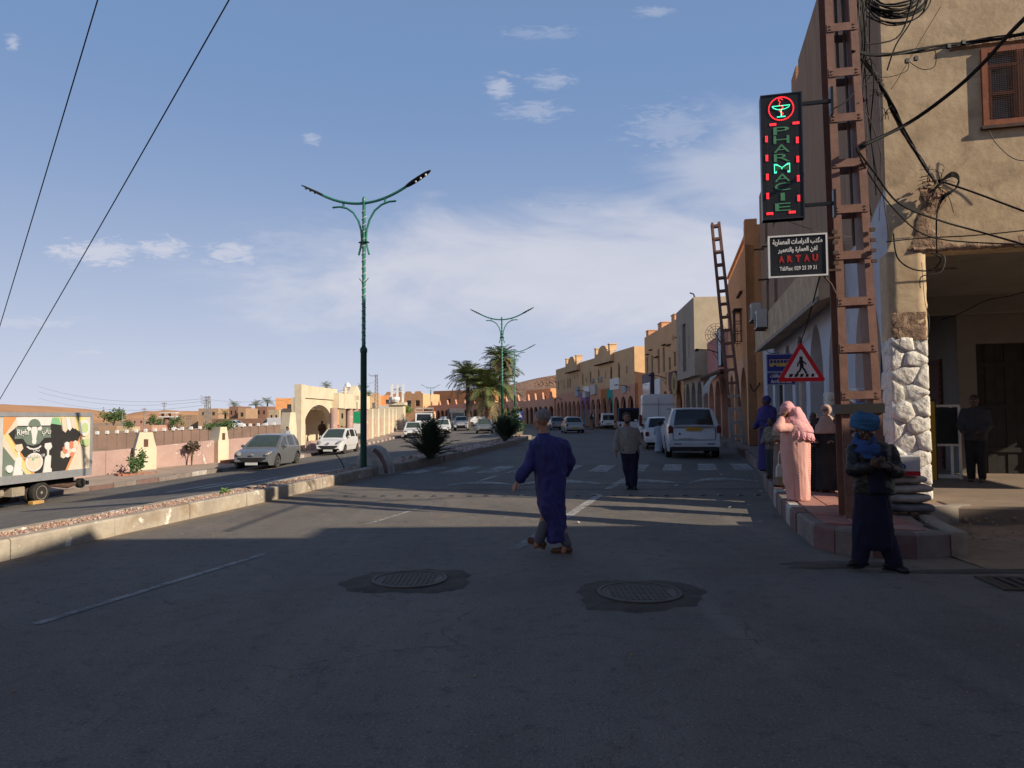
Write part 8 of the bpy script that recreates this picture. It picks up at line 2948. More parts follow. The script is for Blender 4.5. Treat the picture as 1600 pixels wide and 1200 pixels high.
# underside, rear wheels, boxes
mb = MB(); mb.box(.15, 6.6, -1.45, -1.25, .58, .75); mb.box(.15, 6.6, -.75, -.55, .58, .75); mb.box(.5, 4.4, -1.85, -.15, .76, .84); mb.build('chassis', M_UNDER, bx)
M_DUSTY = mat('dusty_steel', (.33, .28, .22), (.22, .19, .15), scale=5, rough=.8, bump=.3)
for y in (-.20, -.46, -1.54, -1.80):
 w_ = wheel(bx, 2.12, y, .36, .20, M_RIMD, 6)
 w_.rotation_euler = (0, 0, 0 if y > -1 else math.pi)
mb = MB(); mb.cbox(2.75, 3.25, -.62, -.16, .34, .62, .02); mb.build('battery_box', M_DUSTY, bx)
mb = MB(); mb.tube([(3.45, -.4, .48), (4.1, -.4, .48)], .16, n=12); mb.build('air_tank', M_DUSTY, bx)
mb = MB(); mb.tube([(.35, -.25, .5), (.75, -.3, .45), (1.3, -.4, .52), (1.75, -.45, .5)], [.05, .09, .06, .05], n=8); mb.build('exhaust', M_RUST, bx)
mb = MB(); mb.box(-.04, .04, -1.9, -.1, .42, .56); mb.build('rear_bar', M_TRIM, bx)
mb = MB(); mb.lathe([(.15, -.10), (.17, -.06), (.17, .06), (.15, .10)], c=(.30, -.18, .50), n=14, axis='y'); mb.build('spare_wheel', M_TYRE, bx)
mb = MB(); mb.cbox(4.75, 6.5, -1.9, -.1, .45, 2.25, .15); mb.build('cab', CP['white'], bx)
for y in (-.28, -1.72):
 w_ = wheel(bx, 5.6, y, .36, .20, M_RIMD, 6)
 w_.rotation_euler = (0, 0, 0 if y > -1 else math.pi)
ck_ = P(84, 787, 24.0)
mb = MB(); mb.cbox(-.20, .20, -.10, .10, 0, .10, .01)
o = mb.build('wheel_chock', mat('yellow_chock', (.50, .30, .10), scale=4), loc=(-15.35, 23.0, gz(-15.35, 23.0) + .003)); tag(o, 'yellow block wedged at the rear wheel of the box lorry', 'wheel chock'); o.rotation_euler = (0, 0, R(75))
# small far vehicles over the wall
for i, (px, Y, lab) in enumerate(((428, 120, 'tiny white van on the far road left of the gateway'), (364, 125, 'tiny pale car just over the far wall'))):
 p = P(px, 661, Y)
 car(lab, (p.x, Y, p.z - 1.0), R(170), 4.2, 1.7, 1.5 if i else 1.9, 'sedan' if i else 'van', 'white', 2.5, .30, detail=False, group='vehicles far beyond the left wall', name='distant_vehicle', cat='vehicle')
# ================================================================ people
def skinm(n, c):
 return mat(n, c, tuple(v * .85 for v in c), scale=12, rough=.55, bump=.08, bscale=60, spec=.35)
M_SK1, M_SK2, M_SK3 = skinm('skin_tan', (.36, .19, .12)), skinm('skin_brown', (.22, .115, .075)), skinm('skin_dark', (.10, .055, .04))
M_EYE = mat('eye_white', (.5, .48, .45), bump=0, rough=.3)
M_HAIRB = mat('hair_black', (.014, .012, .011), (.02, .017, .015), scale=40, rough=.6, bump=.5, bscale=120)
M_HAIRG = mat('hair_grey', (.24, .225, .21), (.10, .095, .09), scale=60, rough=.7, bump=.6, bscale=140)
def cloth(name, c, c2=None, **k):
 return mat(name, c, c2 or tuple(v * .8 for v in c), **{**dict(scale=5, rough=.9, bump=.25, bscale=160, bdist=.003), **k})
M_ROBE = cloth('violet_blue_cotton', (.036, .036, .150), (.028, .028, .115), rough=.65, spec=.2)
M_GREYT = cloth('grey_trouser', (.11, .115, .14))
M_LEATHB = mat('brown_leather', (.12, .05, .025), (.085, .038, .02), scale=8, rough=.5, bump=.2)
M_LEATHK = mat('black_leather', (.010, .010, .011), (.013, .013, .014), scale=14, rough=.46, bump=.12, bscale=40, spec=.32)
M_NAVY = cloth('navy_cloth', (.012, .012, .034), (.009, .009, .026))
M_TURB = cloth('turban_blue', (.032, .11, .215), (.024, .085, .175), scale=9)
M_PINK = cloth('pink_knit', (.66, .37, .33), (.60, .33, .29))
M_PINKH = cloth('pink_headscarf', (.63, .32, .34), (.57, .28, .30))
def remesh(mb, voxel, name, m, parent, wr=0.0, ws=(9, 9, 2.2), it=3, seed=0, low=None):
 o = mb.build('tmp', None)
 COL.objects.unlink(o)
 md = o.modifiers.new('r', 'REMESH'); md.mode = 'VOXEL'; md.voxel_size = voxel
 if it:
  sm = o.modifiers.new('s', 'SMOOTH'); sm.iterations = it; sm.factor = .5
 me = baked(o)
 old = o.data
 bpy.data.objects.remove(o); bpy.data.meshes.remove(old)
 me.name = name
 if wr:
  n = len(me.vertices)
  co, nr = np.empty(n * 3, np.float32), np.empty(n * 3, np.float32)
  me.vertices.foreach_get('co', co); me.vertices.foreach_get('normal', nr)
  dv = np.empty(n, np.float32)
  for i in range(n):
   c = Vector(co[3 * i:3 * i + 3])
   a = noise.noise(Vector((c.x * ws[0] + seed, c.y * ws[1], c.z * ws[2] + seed)))
   b = noise.noise(Vector((c.x * ws[0] * 2.2, c.y * ws[1] * 2.2 + seed, c.z * ws[2] * 2.6 + c.x * 6)))
   dv[i] = wr * (a * 1.2 + (.5 - abs(b)) * .8)
  me.vertices.foreach_set('co', co + nr * np.repeat(dv, 3))
 me.materials.clear(); me.materials.append(m)
 me.polygons.foreach_set('use_smooth', [True] * len(me.polygons))
 me.update()
 return link(name, me, parent)
def hand(mb, w, d, up, curl=.5, s=1.0):
 """palm and five unequal bent fingers growing from the wrist w along d; up = back of the hand"""
 w, d, up = Vector(w), Vector(d).normalized(), Vector(up)
 up = (up - d * up.dot(d)).normalized()
 sd = d.cross(up)
 for o in (-.026, 0, .026):
  mb.caps(w, w + d * .085 * s + sd * o * s, .019 * s, .015 * s, n=8)
 for o, L in ((-.033, .070), (-.011, .082), (.011, .078), (.032, .060)):
  p = w + d * .085 * s + sd * o * s
  a = 0
  for k, f in enumerate((.45, .32, .23)):
   a += curl * (.5 if k == 0 else .75)
   q = p + (d * math.cos(a) - up * math.sin(a)) * L * f * s
   mb.caps(p, q, (.0095 - .001 * k) * s, (.0088 - .001 * k) * s, n=8)
   p = q
 p = w + d * .03 * s - sd * .022 * s
 q = p + (d * .6 - sd * .65 - up * .25).normalized() * .045 * s
 mb.caps(p, q, .013 * s, .011 * s, n=8)
 mb.caps(q, q + (d * .85 - sd * .15 - up * .4).normalized() * .035 * s, .0105 * s, .009 * s, n=8)
def head(mb, c, f, s=1.0, pitch=0.0):
 """skull, jaw, nose, ears, brow; f = facing (x, y). returns the head frame"""
 c = Vector(c)
 F = Vector((f[0], f[1], 0)).normalized() * math.cos(pitch) + Vector((0, 0, math.sin(pitch)))
 S = F.cross(Vector((0, 0, 1))).normalized()
 U = S.cross(F)
 rot = Matrix((S, F, U)).transposed()
 A = lambda x, y, z: c + (S * x + F * y + U * z) * s
 mb.ball(A(0, -.008, .025), (.074 * s, .093 * s, .090 * s), n=16, k=10, rot=rot)
 mb.ball(A(0, .022, -.045), (.056 * s, .064 * s, .068 * s), n=14, k=8, rot=rot)
 mb.ball(A(0, .060, -.088), (.026 * s, .024 * s, .020 * s), n=10, k=6, rot=rot)
 mb.caps(A(0, .084, .012), A(0, .104, -.030), .010 * s, .015 * s, n=8)
 mb.caps(A(-.035, .078, .030), A(.035, .078, .030), .011 * s, .011 * s, n=8)
 mb.caps(A(-.020, .086, -.062), A(.020, .086, -.062), .009 * s, .009 * s, n=8)
 for q in (-1, 1):
  mb.ball(A(q * .078, -.008, -.005), (.010 * s, .020 * s, .032 * s), n=8, k=6, rot=rot)
  mb.ball(A(q * .042, .060, -.025), (.026 * s, .022 * s, .026 * s), n=8, k=6, rot=rot)
 return A, rot
def face_bits(t, A, rot, s=1.0, brow=M_HAIRB):
 for q in (-1, 1):
  mb = MB(); mb.ball(A(q * .031, .083, .008), (.013 * s, .008 * s, .008 * s), n=8, k=6, rot=rot); e = mb.build('eye', M_EYE, t, smooth='all')
  mb = MB(); mb.ball(A(q * .031, .090, .008), (.0055 * s, .003 * s, .0055 * s), n=8, k=4, rot=rot); mb.build('iris', M_HAIRB, e)
  mb = MB(); mb.caps(A(q * .016, .090, .030), A(q * .050, .078, .028), .005 * s, .004 * s, n=6); mb.build('eyebrow', brow, t)
def hair(t, A, rot, m, s=1.0, back=-.024, up=.044, r=(.080, .090, .082)):
 mb = MB(); mb.ball(A(0, back, up), tuple(v * s for v in r), n=16, k=10, rot=rot)
 return remesh(mb, .010, 'hair', m, t, .003, (40, 40, 40), 1)
class Pose:
 """photo coordinates of one figure -> its own frame (x right, y away, z up) at the ground point px0, py0, depth Y"""
 def __init__(s, px0, py0, Y):
  s.k = FPX / Y; s.px, s.py, s.Y = px0, py0, Y
 def __call__(s, px, py, y=0.0):
  return Vector(((px - s.px) / s.k, y, (s.py - py) / s.k))
 def loc(s, z=None):
  p = P(s.px, s.py, s.Y)
  return (p.x, p.y, p.z if z is None else z)
 def rings(s, rs):
  return [((cx - s.px) / s.k, (r[4] if len(r) > 4 else 0), (s.py - py) / s.k, r[2] / s.k, r[3]) for r in rs for cx, py in ((r[0], r[1]),)]
def shoe(t, heel, toe, m, h=.06, sole=M_TRIM, w=.042):
 heel, toe = Vector(heel), Vector(toe)
 mb = MB()
 d = (toe - heel)
 mb.caps(heel + Vector((0, 0, h * .75)), heel + d * .45 + Vector((0, 0, h * .80)), w * .95, w * 1.0, n=10)
 mb.caps(heel + d * .4 + Vector((0, 0, h * .6)), toe + Vector((0, 0, h * .55)), w * 1.05, w * .85, n=10)
 o = remesh(mb, .009, 'shoe', m, t, it=2)
 mb = MB(); mb.bar(heel - d * .14 + Vector((0, 0, .010)), toe + d * .14 + Vector((0, 0, .010)), w * 2.1, .022); mb.build('sole', sole, o)
def limb(mb, pts, rs):
 for (a, b), (r0, r1) in zip(zip(pts, pts[1:]), zip(rs, rs[1:])):
  mb.caps(a, b, r0, r1, n=12)
# ---------------- man in the violet-blue robe, walking away to the left
q = Pose(862, 859, 8.12)
t = thing('person', 'grey haired man in a long violet-blue robe crossing the road, seen from behind', 'person', q.loc(0.0))
mb = MB()
A, rot = head(mb, q(848, 654), (-.72, .70), 1.06)
limb(mb, [q(849, 664), q(855, 690)], [.049, .058]); limb(mb, [q(858, 695), q(862, 765)], [.12, .12])
limb(mb, [q(838, 697), q(827, 727, -.02), q(812, 746, -.03)], [.05, .042, .028]); hand(mb, q(812, 746, -.03), (-.55, -.1, -.8), (-.7, -.5, .5), .5)
limb(mb, [q(884, 697), q(889, 722, .05), q(883, 737, .14)], [.05, .042, .028]); hand(mb, q(883, 737, .14), (-.2, .5, -.8), (.8, .2, .2), .5)
limb(mb, [q(856, 770), q(853, 805), q(842, 840, .03)], [.09, .06, .042]); limb(mb, [q(870, 770), q(873, 808), q(885, 846, -.03)], [.09, .06, .042])
limb(mb, [q(842, 840, .03), q(838, 848, .03)], [.040, .040]); limb(mb, [q(885, 846, -.03), q(880, 856, -.03)], [.040, .040])
remesh(mb, .0075, 'body', M_SK1, t, it=2)
hair(t, A, rot, M_HAIRG, 1.06); face_bits(t, A, rot, 1.06, M_HAIRG)
mb = MB()
mb.loft(q.rings([(852, 676, 8, .065, .0), (856, 683, 20, .10), (860, 691, 28.5, .125), (861, 706, 28, .14), (861, 726, 26, .14), (862, 748, 24, .14), (862, 770, 21.5, .15), (862, 786, 19, .15), (866, 806, 17, .14), (870, 824, 15, .13), (873, 841, 13.5, .12)]), n=28)
limb(mb, [q(839, 695), q(827, 726, -.02), q(813, 743, -.03)], [.072, .068, .058]); limb(mb, [q(884, 695), q(890, 721, .05), q(885, 735, .13)], [.072, .07, .06])
rb = remesh(mb, .011, 'robe', M_ROBE, t, .030, (6, 6, 3.2), 2, 1)
mb = MB(); mb.tube([tuple(q(851, 676) + Vector((.062 * math.cos(a), .062 * math.sin(a), .004 * math.cos(a)))) for a in [i * .3142 for i in range(20)]], .014, n=6, closed=True); mb.build('collar', M_ROBE, rb, smooth='all')
for i, (a, b) in enumerate(((q(852, 815), q(843, 840, .03)), (q(874, 820), q(885, 845, -.03)))):
 mb = MB(); mb.caps(a, b, .068, .058, n=14); remesh(mb, .012, 'trouser_leg', M_GREYT, t, .006)
shoe(t, q(849, 853, .03), q(829, 845, .06), M_LEATHB, sole=M_LEATHB); shoe(t, q(889, 860, -.03), q(865, 861, .0), M_LEATHB, sole=M_LEATHB)
# ---------------- man in the hatched shirt walking towards the camera
M_HATCH = cloth('hatched_shirt', (.33, .31, .29))
nt = NT(M_HATCH.node_tree)
tc = nt.node('ShaderNodeTexCoord'); mp_ = nt.node('ShaderNodeMapping', {0: tc.outputs['Object']}); mp_.inputs['Rotation'].default_value = (0, R(52), 0)
wv_ = nt.node('ShaderNodeTexWave', {'Vector': mp_.outputs[0], 'Scale': 11.0, 'Distortion': 1.2, 'Detail': 2.0, 'Detail Scale': 6.0})
nt.l.new(nt.mix(nt.ramp(wv_.outputs['Fac'], .42, .62), (.045, .043, .043), (.36, .34, .32)), nt.n['Principled BSDF'].inputs['Base Color'])
q = Pose(985, 769, 15.0)
t = thing('person', 'bearded man in a hatched grey shirt and dark trousers walking towards the camera', 'person', q.loc(0.0))
mb = MB()
A, rot = head(mb, q(981, 659), (.05, -1), 1.0)
limb(mb, [q(981, 668), q(981, 680)], [.06, .08]); limb(mb, [q(982, 682), q(984, 710)], [.12, .12])
limb(mb, [q(969, 680), q(964, 697), q(962.5, 709, -.05)], [.05, .04, .03]); hand(mb, q(962.5, 709, -.05), (0, -.1, -1), (-1, 0, 0), .5)
limb(mb, [q(995, 680), q(1003, 695), q(1007, 702, -.12)], [.05, .04, .03]); hand(mb, q(1007, 702, -.12), (.1, -.3, -.9), (1, 0, 0), .6)
limb(mb, [q(979, 712), q(982, 738), q(984, 762, .04)], [.10, .06, .045]); limb(mb, [q(990, 712), q(989, 737, -.05), q(989, 761, -.1)], [.10, .06, .045])
remesh(mb, .010, 'body', M_SK2, t, it=2)
hair(t, A, rot, M_HAIRB, 1, -.022, .048); face_bits(t, A, rot)
mb = MB(); mb.ball(A(0, .040, -.080), (.058, .056, .044), n=12, k=8, rot=rot); remesh(mb, .010, 'beard', M_HAIRB, t, .004, (40, 40, 40), 1)
mb = MB()
mb.loft(q.rings([(981, 672, 7, .07), (982, 676, 13, .10), (982, 682, 16, .13), (983, 692, 16, .15), (984, 703, 15.5, .15), (985, 714, 15, .15)]), n=24)
limb(mb, [q(969, 680), q(964, 697), q(962.5, 708, -.05)], [.075, .062, .052]); limb(mb, [q(995, 680), q(1003, 695), q(1007, 701, -.12)], [.075, .062, .052])
remesh(mb, .013, 'shirt', M_HATCH, t, .013, (9, 9, 5))
mb = MB(); limb(mb, [q(979, 708), q(981.5, 738), q(984, 763, .04)], [.125, .10, .072]); limb(mb, [q(990, 708), q(989.5, 737, -.05), q(989, 762, -.1)], [.125, .10, .072])
remesh(mb, .013, 'trousers', M_NAVY, t, .015, (8, 8, 6))
shoe(t, q(984, 768.5, .10), q(982, 769, -.06), M_LEATHK, .07); shoe(t, q(990, 769, -.02), q(991, 769.5, -.2), M_LEATHK, .07)
# ---------------- turbaned man looking at his phone
q = Pose(1367, 889, 7.1)
t = thing('person', 'man in a blue turban, black leather jacket and navy robe looking down at his phone', 'person', q.loc(0.0))
mb = MB()
A, rot = head(mb, q(1357, 672), (-.15, -1), .98, R(-22))
limb(mb, [q(1359, 688), q(1362, 705)], [.058, .07]); limb(mb, [q(1366, 710), q(1367, 770)], [.13, .13])
limb(mb, [q(1340, 705), q(1332, 733, -.06), q(1343, 727, -.24)], [.055, .045, .030]); hand(mb, q(1344, 726, -.25), (.55, -.5, .35), (-.5, -.5, -.6), .55)
limb(mb, [q(1397, 706), q(1402, 736, -.04), q(1372, 728, -.24)], [.055, .045, .030]); hand(mb, q(1370, 727, -.25), (-.75, -.35, .35), (.4, -.5, -.6), .55)
limb(mb, [q(1356, 775), q(1350, 830), q(1344, 875)], [.10, .065, .045]); limb(mb, [q(1378, 775), q(1386, 832), q(1394, 878, -.05)], [.10, .065, .045])
remesh(mb, .0075, 'body', M_SK3, t, it=2)
face_bits(t, A, rot, .98)
tb = MB()
for i in range(7):
 z = .045 + .014 * i
 r = .112 - .0045 * max(0, i - 3) ** 1.6
 ph = i * 1.3
 tb.tube([A(r * math.cos(a), r * 1.08 * math.sin(a) - .01, z + .022 * math.sin(a + ph) + .006 * math.sin(3 * a + i)) for a in [2 * math.pi * k / 26 for k in range(26)]], .026, n=8, closed=True)
tb.ball(A(0, -.01, .08), (.10, .11, .07), n=14, k=8, rot=rot)
remesh(tb, .009, 'turban', M_TURB, t, .005, (20, 20, 40), 1)
sc = MB()
for i in range(5):
 r = .085 + .012 * i
 sc.tube([q(1359, 690 + 4.5 * i) + Vector((r * math.cos(a), r * .95 * math.sin(a) - .01, .02 * math.sin(a * 1 + i) + (.05 if math.sin(a) > .3 else 0))) for a in [2 * math.pi * k / 22 for k in range(22)]], .028, n=8, closed=True)
sc.loft(q.rings([(1353, 716, 8, .03, -.145), (1355, 706, 13, .05, -.10), (1357, 697, 15, .06, -.06)]), n=12)
sc.caps(A(.075, -.02, .03), q(1369, 690, -.02), .03, .035)
remesh(sc, .010, 'neck_scarf', mat('scarf_blue', (.028, .07, .20), (.02, .05, .15), scale=8, bump=.3), t, .008, (16, 16, 10), 2)
mb = MB()
mb.loft(q.rings([(1366, 690, 18, .10), (1367, 697, 29, .13), (1367, 712, 30, .145), (1368, 735, 30, .15), (1369, 758, 30, .155), (1370, 772, 30, .155)]), n=28)
limb(mb, [q(1340, 704), q(1333, 733, -.06), q(1343, 728, -.22)], [.072, .068, .052]); limb(mb, [q(1396, 705), q(1402, 736, -.05), q(1377, 730, -.21)], [.072, .068, .052])
jk = remesh(mb, .011, 'leather_jacket', M_LEATHK, t, .012, (9, 9, 12), 3, 4)
mb = MB()
mb.loft(q.rings([(1366, 705, 14, .04, -.12), (1364, 730, 12, .04, -.135), (1363, 768, 14, .05, -.135)]), n=16)
mb.loft(q.rings([(1367, 745, 26, .13), (1367, 780, 27, .145), (1366, 815, 28, .15), (1365, 848, 29, .145), (1366, 856, 28, .13)]), n=28)
remesh(mb, .012, 'robe', M_NAVY, t, .022, (8, 8, 2), 2, 2)
for a, b in ((q(1350, 840), q(1344, 874)), (q(1386, 842), q(1394, 878, -.05))):
 mb = MB(); mb.caps(a, b, .095, .075, n=14); remesh(mb, .013, 'trouser_leg', M_NAVY, t, .007)
shoe(t, q(1352, 881, .02), q(1330, 884, -.02), M_LEATHK, .075, w=.046); shoe(t, q(1388, 890, .02), q(1402, 892, -.14), M_LEATHK, .075, w=.046)
ph_ = thing('phone', 'dark phone held in both hands by the turbaned man', 'phone', tuple(Vector(t.location) + q(1357, 721, -.33)))
mb = MB(); mb.cbox(-.034, .034, -.068, .068, -.004, .004, .002); o = mb.build('case', M_LEATHK, ph_); o.rotation_euler = (R(35), 0, R(8))
# ---------------- woman in pink
q = Pose(1248, 779.5, 10.64)
t = thing('person', 'woman in a long pink knitted dress and ruffled pink headscarf at the kerb', 'person', q.loc(PAV_Z))
mb = MB()
A, rot = head(mb, q(1233, 640), (-1, .05), .95)
limb(mb, [q(1238, 652), q(1244, 668)], [.055, .07]); limb(mb, [q(1245, 680), q(1247, 720)], [.13, .13])
limb(mb, [q(1236, 668, -.10), q(1213, 669, -.16), q(1222, 652, -.08)], [.05, .042, .03]); hand(mb, q(1222, 652, -.08), (.45, .1, .85), (-.6, -.6, .3), .5)
limb(mb, [q(1252, 670, .12), q(1246, 695, .16), q(1230, 690, .12)], [.05, .042, .03]); hand(mb, q(1230, 690, .12), (-.9, 0, .2), (0, .5, .8), .6)
limb(mb, [q(1244, 725, -.05), q(1245, 772, -.05)], [.08, .045]); limb(mb, [q(1252, 725, .06), q(1252, 772, .06)], [.08, .045])
remesh(mb, .009, 'body', M_SK2, t, it=2); face_bits(t, A, rot, .95)
mb = MB()
mb.loft(q.rings([(1245, 656, 12, .12), (1245, 664, 20, .20), (1245, 680, 22.5, .22), (1244, 700, 22, .22), (1245, 725, 20.5, .21), (1246, 750, 19, .20), (1248, 770, 17, .19), (1248, 779, 16.5, .185)]), n=28)
limb(mb, [q(1238, 667, -.10), q(1213, 668, -.16), q(1220, 656, -.09)], [.074, .068, .055]); limb(mb, [q(1252, 668, .12), q(1247, 694, .16), q(1234, 691, .13)], [.085, .075, .055])
dr = remesh(mb, .012, 'knitted_dress', M_PINK, t, .012, (7, 7, 1.8), 3, 6)
mb = MB()
for k, cx in enumerate((1232, 1241, 1250, 1259)):
 for i in range(44):
  f = i / 43
  z = (779.5 - (690 + 86 * f)) / q.k
  hwk = (22 - 5 * f) / q.k
  x = ((1245 + 2.5 * f) - 1248) / q.k + (cx - 1246) / q.k * (1 - .18 * f)
  xx = x - ((1245 + 2.5 * f) - 1248) / q.k
  y = -.215 * (1 - .12 * f) * math.sqrt(max(0, 1 - (xx / hwk) ** 2))
  mb.ball((x + .006 * (1 if i % 2 else -1), y - .001, z), (.014, .010, .011), n=6, k=4)
mb.build('cable_knit', M_PINK, dr, smooth='all')['kind'] = 'stuff'
mb = MB()
mb.ball(A(0, -.012, .028), (.095, .108, .104), n=16, k=10, rot=rot)
mb.loft(q.rings([(1238, 650, 10, .11), (1242, 657, 17, .16), (1247, 666, 21, .21), (1251, 674, 21, .22)]), n=24)
mb.loft([(q(1258, 640).x, 0, q(0, 690).z, .11, .17), (q(1254, 640).x, 0, q(0, 672).z, .15, .19), (q(1247, 640).x, 0, q(0, 650).z, .13, .14), (q(1242, 640).x, 0, q(0, 636).z, .09, .10)], n=24)
hs = remesh(mb, .011, 'headscarf', M_PINKH, t, .016, (10, 10, 7), 2, 8)
mb = MB()
for lay_ in range(2):
 rows = []
 for j in range(5):
  v = j / 4
  row = []
  for i in range(120):
   a = 2 * math.pi * i / 120
   u = .5 + .5 * math.cos(a)
   cx, cz = (1226 + 46 * u - 24), (670 + 14 * u)
   r = 1 + .05 * v
   x = ((1249 - 1248) + 23 * math.cos(a) * r + .8 * math.sin(a * 15) * v) / q.k
   y = .225 * math.sin(a) * r + .012 * math.sin(a * 17 + lay_) * v * 2
   z = (779.5 - (668 + 10 * u + 8 * (1 - u) * 0 + (9 + 3 * lay_) * v)) / q.k + .012 * math.sin(a * 15 + 1.5 + lay_) * v
   row.append((x, y, z))
  rows.append(row)
 mb.grid(rows, wrap=True)
mb.build('ruffle', M_PINKH, hs, smooth='all')
mb = MB(); mb.ball(A(0, .062, -.045), (.062, .05, .055), n=12, k=8, rot=rot); mb.build('face_veil', M_PINKH, t, smooth='all')
# ---------------- simpler figures further off
def robed(label, px, ytop, ybase, Y, z0, robe, scarf, skin, f=(0, -1), wide=1.0, hood=True, mask=None, group=None, cape=True, bag=None, trousers=None):
 p = Pose(px, ybase, Y)
 H = (ybase - ytop) / p.k
 s = H / 1.68
 loc = P(px, ybase, Y)
 t = thing('person', label, 'person', (loc.x, loc.y, z0), 0, group)
 F = Vector((f[0], f[1], 0)).normalized(); S = F.cross(Vector((0, 0, 1)))
 V = lambda a, b, c: (S * a + F * b) * s * wide + Vector((0, 0, c * s))
 ang = math.atan2(S.y, S.x)
 vx = .012 if Y < 20 else .022
 mb = MB()
 A, rot = head(mb, V(0, .02, 1.55), f, s)
 limb(mb, [V(0, 0, 1.47), V(0, 0, 1.30)], [.055 * s, .09 * s]); limb(mb, [V(0, 0, 1.25), V(0, 0, .9)], [.12 * s, .12 * s])
 for q_ in (-1, 1):
  limb(mb, [V(q_ * .17, 0, 1.34), V(q_ * .23, .03, 1.08), V(q_ * .16, .22, .98)], [.05 * s, .042 * s, .03 * s]); hand(mb, V(q_ * .16, .22, .98), F - S * q_ * .5, (0, 0, 1), .6, s)
  limb(mb, [V(q_ * .09, 0, .85), V(q_ * .09, .02, .45), V(q_ * .09, 0, .07)], [.09 * s, .06 * s, .045 * s])
  mb.caps(V(q_ * .09, -.03, .04), V(q_ * .09, .14, .035), .04 * s, .035 * s)
 remesh(mb, vx, 'body', skin, t, it=1)
 mb = MB()
 lo = .04 if not trousers else .80
 R_ = lambda z, a, b: (0, 0, z * s, a * s * wide, b * s * wide, ang)
 mb.loft([R_(lo, .24 if not trousers else .19, .20 if not trousers else .14), R_(max(lo + .02, .5), .22, .18) if not trousers else R_(.84, .19, .14), R_(.95, .20, .155), R_(1.25, .205, .145), R_(1.38, .17, .11), R_(1.44, .07, .07)], n=22)
 for q_ in (-1, 1):
  limb(mb, [V(q_ * .17, 0, 1.34), V(q_ * .23, .03, 1.08), V(q_ * .165, .20, .985)], [.08 * s, .075 * s, .06 * s])
 remesh(mb, vx * 1.15, 'robe' if not trousers else 'jacket', robe, t, .014, (8, 8, 2.4), 2, px)
 if trousers:
  mb = MB()
  for q_ in (-1, 1):
   limb(mb, [V(q_ * .085, 0, .86), V(q_ * .09, .02, .45), V(q_ * .09, 0, .10)], [.11 * s, .085 * s, .07 * s])
  remesh(mb, vx * 1.15, 'trousers', trousers, t, .008)
 if hood:
  mb = MB()
  mb.ball(A(0, -.018, .026), (.095 * s, .104 * s, .104 * s), n=14, k=8, rot=rot)
  if cape:
   mb.loft([R_(1.12, .235, .19), R_(1.28, .215, .17), R_(1.38, .15, .13), R_(1.46, .09, .10)], n=22)
  else:
   mb.loft([R_(1.33, .15, .13), R_(1.46, .09, .10)], n=22)
  remesh(mb, vx * 1.1, 'headscarf', scarf, t, .009, (10, 10, 6), 2, px + 1)
 else:
  hair(t, A, rot, scarf, s)
 if mask:
  mb = MB(); mb.ball(A(0, .062, -.048), (.058 * s, .05 * s, .05 * s), n=10, k=6, rot=rot); mb.build('face_mask', mask, t, smooth='all')
 if Y < 17:
  face_bits(t, A, rot, s)
 return t
PG = 'people waiting in the arcade shade'
C_ = cloth
robed('woman in a deep violet-blue veil standing farthest along the pavement', 1201, 624, 742, 16.0, PAV_Z, C_('violet_veil', (.045, .035, .16)), C_('violet_veil_head', (.05, .04, .18)), M_SK3, (-.9, -.4), group=PG)
robed('child in a mottled grey jacket standing in front of the violet-veiled woman', 1207, 655, 750, 14.2, PAV_Z, C_('mottled_jacket', (.22, .20, .16), (.10, .095, .08), scale=16), M_HAIRB, M_SK3, (-.8, -.5), .9, hood=False, group=PG, trousers=C_('charcoal_trousers', (.05, .05, .06)))
robed('woman with a small grey-beige headscarf half hidden left of the pink woman', 1224, 640, 758, 12.6, PAV_Z, C_('dull_beige_robe', (.22, .17, .13)), C_('grey_beige_scarf', (.30, .25, .21)), M_SK3, (-.9, -.3), group=PG)
robed('woman in a beige headscarf with a face mask standing left of the ladder pole', 1294, 622, 758, 11.7, PAV_Z, C_('black_skirt', (.035, .03, .03), (.02, .02, .02)), C_('beige_scarf', (.42, .29, .24)), M_SK2, (-.6, -.8), mask=C_('beige_mask', (.45, .34, .29)), group=PG)
robed('woman in a mauve headscarf right behind the ladder pole', 1331, 618, 755, 12.1, PAV_Z, C_('dark_robe', (.05, .04, .045)), C_('mauve_scarf', (.34, .20, .18)), M_SK2, (-.8, -.5), group=PG)
robed('woman in a sky blue headscarf and lilac mask right of the pole under the arch', 1350, 598, 748, 12.6, PAV_Z, C_('blue_robe', (.07, .14, .30)), C_('sky_scarf', (.14, .27, .42)), M_SK2, (-.9, -.5), mask=C_('lilac_mask', (.36, .24, .42)), group=PG)
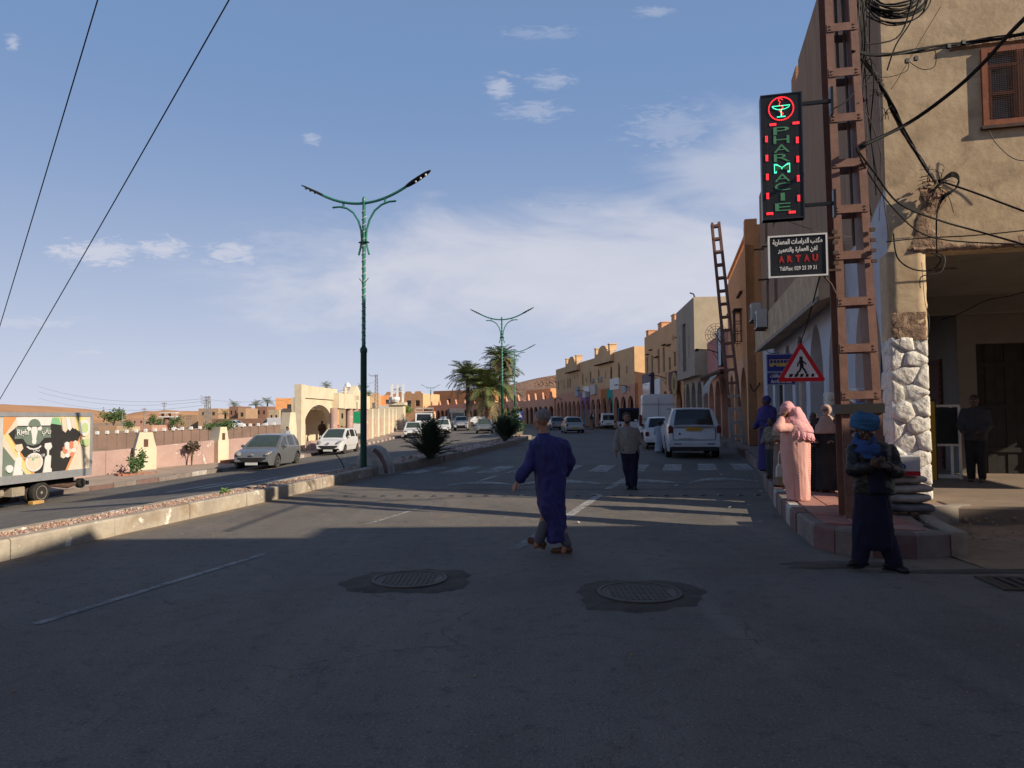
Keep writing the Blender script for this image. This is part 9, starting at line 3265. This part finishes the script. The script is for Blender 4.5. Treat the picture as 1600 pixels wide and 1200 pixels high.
robed('dark dressed person half hidden in the arch behind the pink woman', 1274, 640, 762, 11.9, PAV_Z, C_('black_robe', (.022, .02, .022)), M_HAIRB, M_SK3, (-.7, -.6), hood=False, group=PG)
robed('man in a dark striped pullover leaning on the porch column', 1526, 597, 733, 13.2, PAV_Z, C_('dark_pullover', (.045, .045, .05)), M_HAIRB, M_SK3, (-.7, -.7), hood=False, trousers=C_('black_trousers', (.02, .02, .022)))
robed('man in a pale blue robe walking away beside the white off-road estate', 1030, 645, 693, 29.5, 0.0, C_('pale_blue_robe', (.36, .42, .50)), M_HAIRB, M_SK3, (-.1, 1), hood=False)
robed('person in a dark top and long tan skirt standing by the distant parked cars', 924, 646, 671, 76, 0.0, C_('tan_skirt', (.24, .17, .11)), C_('dark_shawl', (.03, .025, .03)), M_SK3, (0, -1))
robed('man in a blue-grey shirt behind the silver hatchback on the left pavement', 449, 662, 706, 41.5, gz(-13, 41.5) + .17, C_('blue_grey_shirt', (.22, .27, .36)), M_HAIRB, M_SK2, (1, -.2), hood=False, trousers=C_('tan_trousers', (.3, .24, .17)))
GG = 'women standing under the gateway'
for px, c, lab, Y in ((503, (.10, .05, .035), 'woman in a dark brown veil at the left under the gateway', 52.5), (512, (.13, .10, .05), 'woman in an olive veil in the middle under the gateway', 53.5), (525, (.55, .13, .06), 'woman in an orange-red veil at the right under the gateway', 54)):
 robed(lab, px, 657 if px < 520 else 661, 694, Y, -.45, C_('veil_%d' % px, c), C_('veil_head_%d' % px, c), M_SK3, (.2, -1), group=GG)
# white handbag hanging at the kerb side
b_ = P(1219, 745, 12.3)
t = thing('handbag', 'white handbag held at knee height left of the pink dress', 'handbag', (b_.x, b_.y, b_.z))
mb = MB(); mb.prism([(-.07, 0), (.09, .01), (.08, .20), (-.02, .23), (-.06, .16)], -.03, .03, 'y'); mb.build('pouch', mat('white_bag', (.58, .57, .56), bump=.1), t)
mb = MB(); mb.tube([(-.03, 0, .20), (-.02, 0, .40), (.02, 0, .46), (.06, 0, .38), (.06, 0, .20)], .006, n=6); mb.build('strap', M_WPAINT, t)
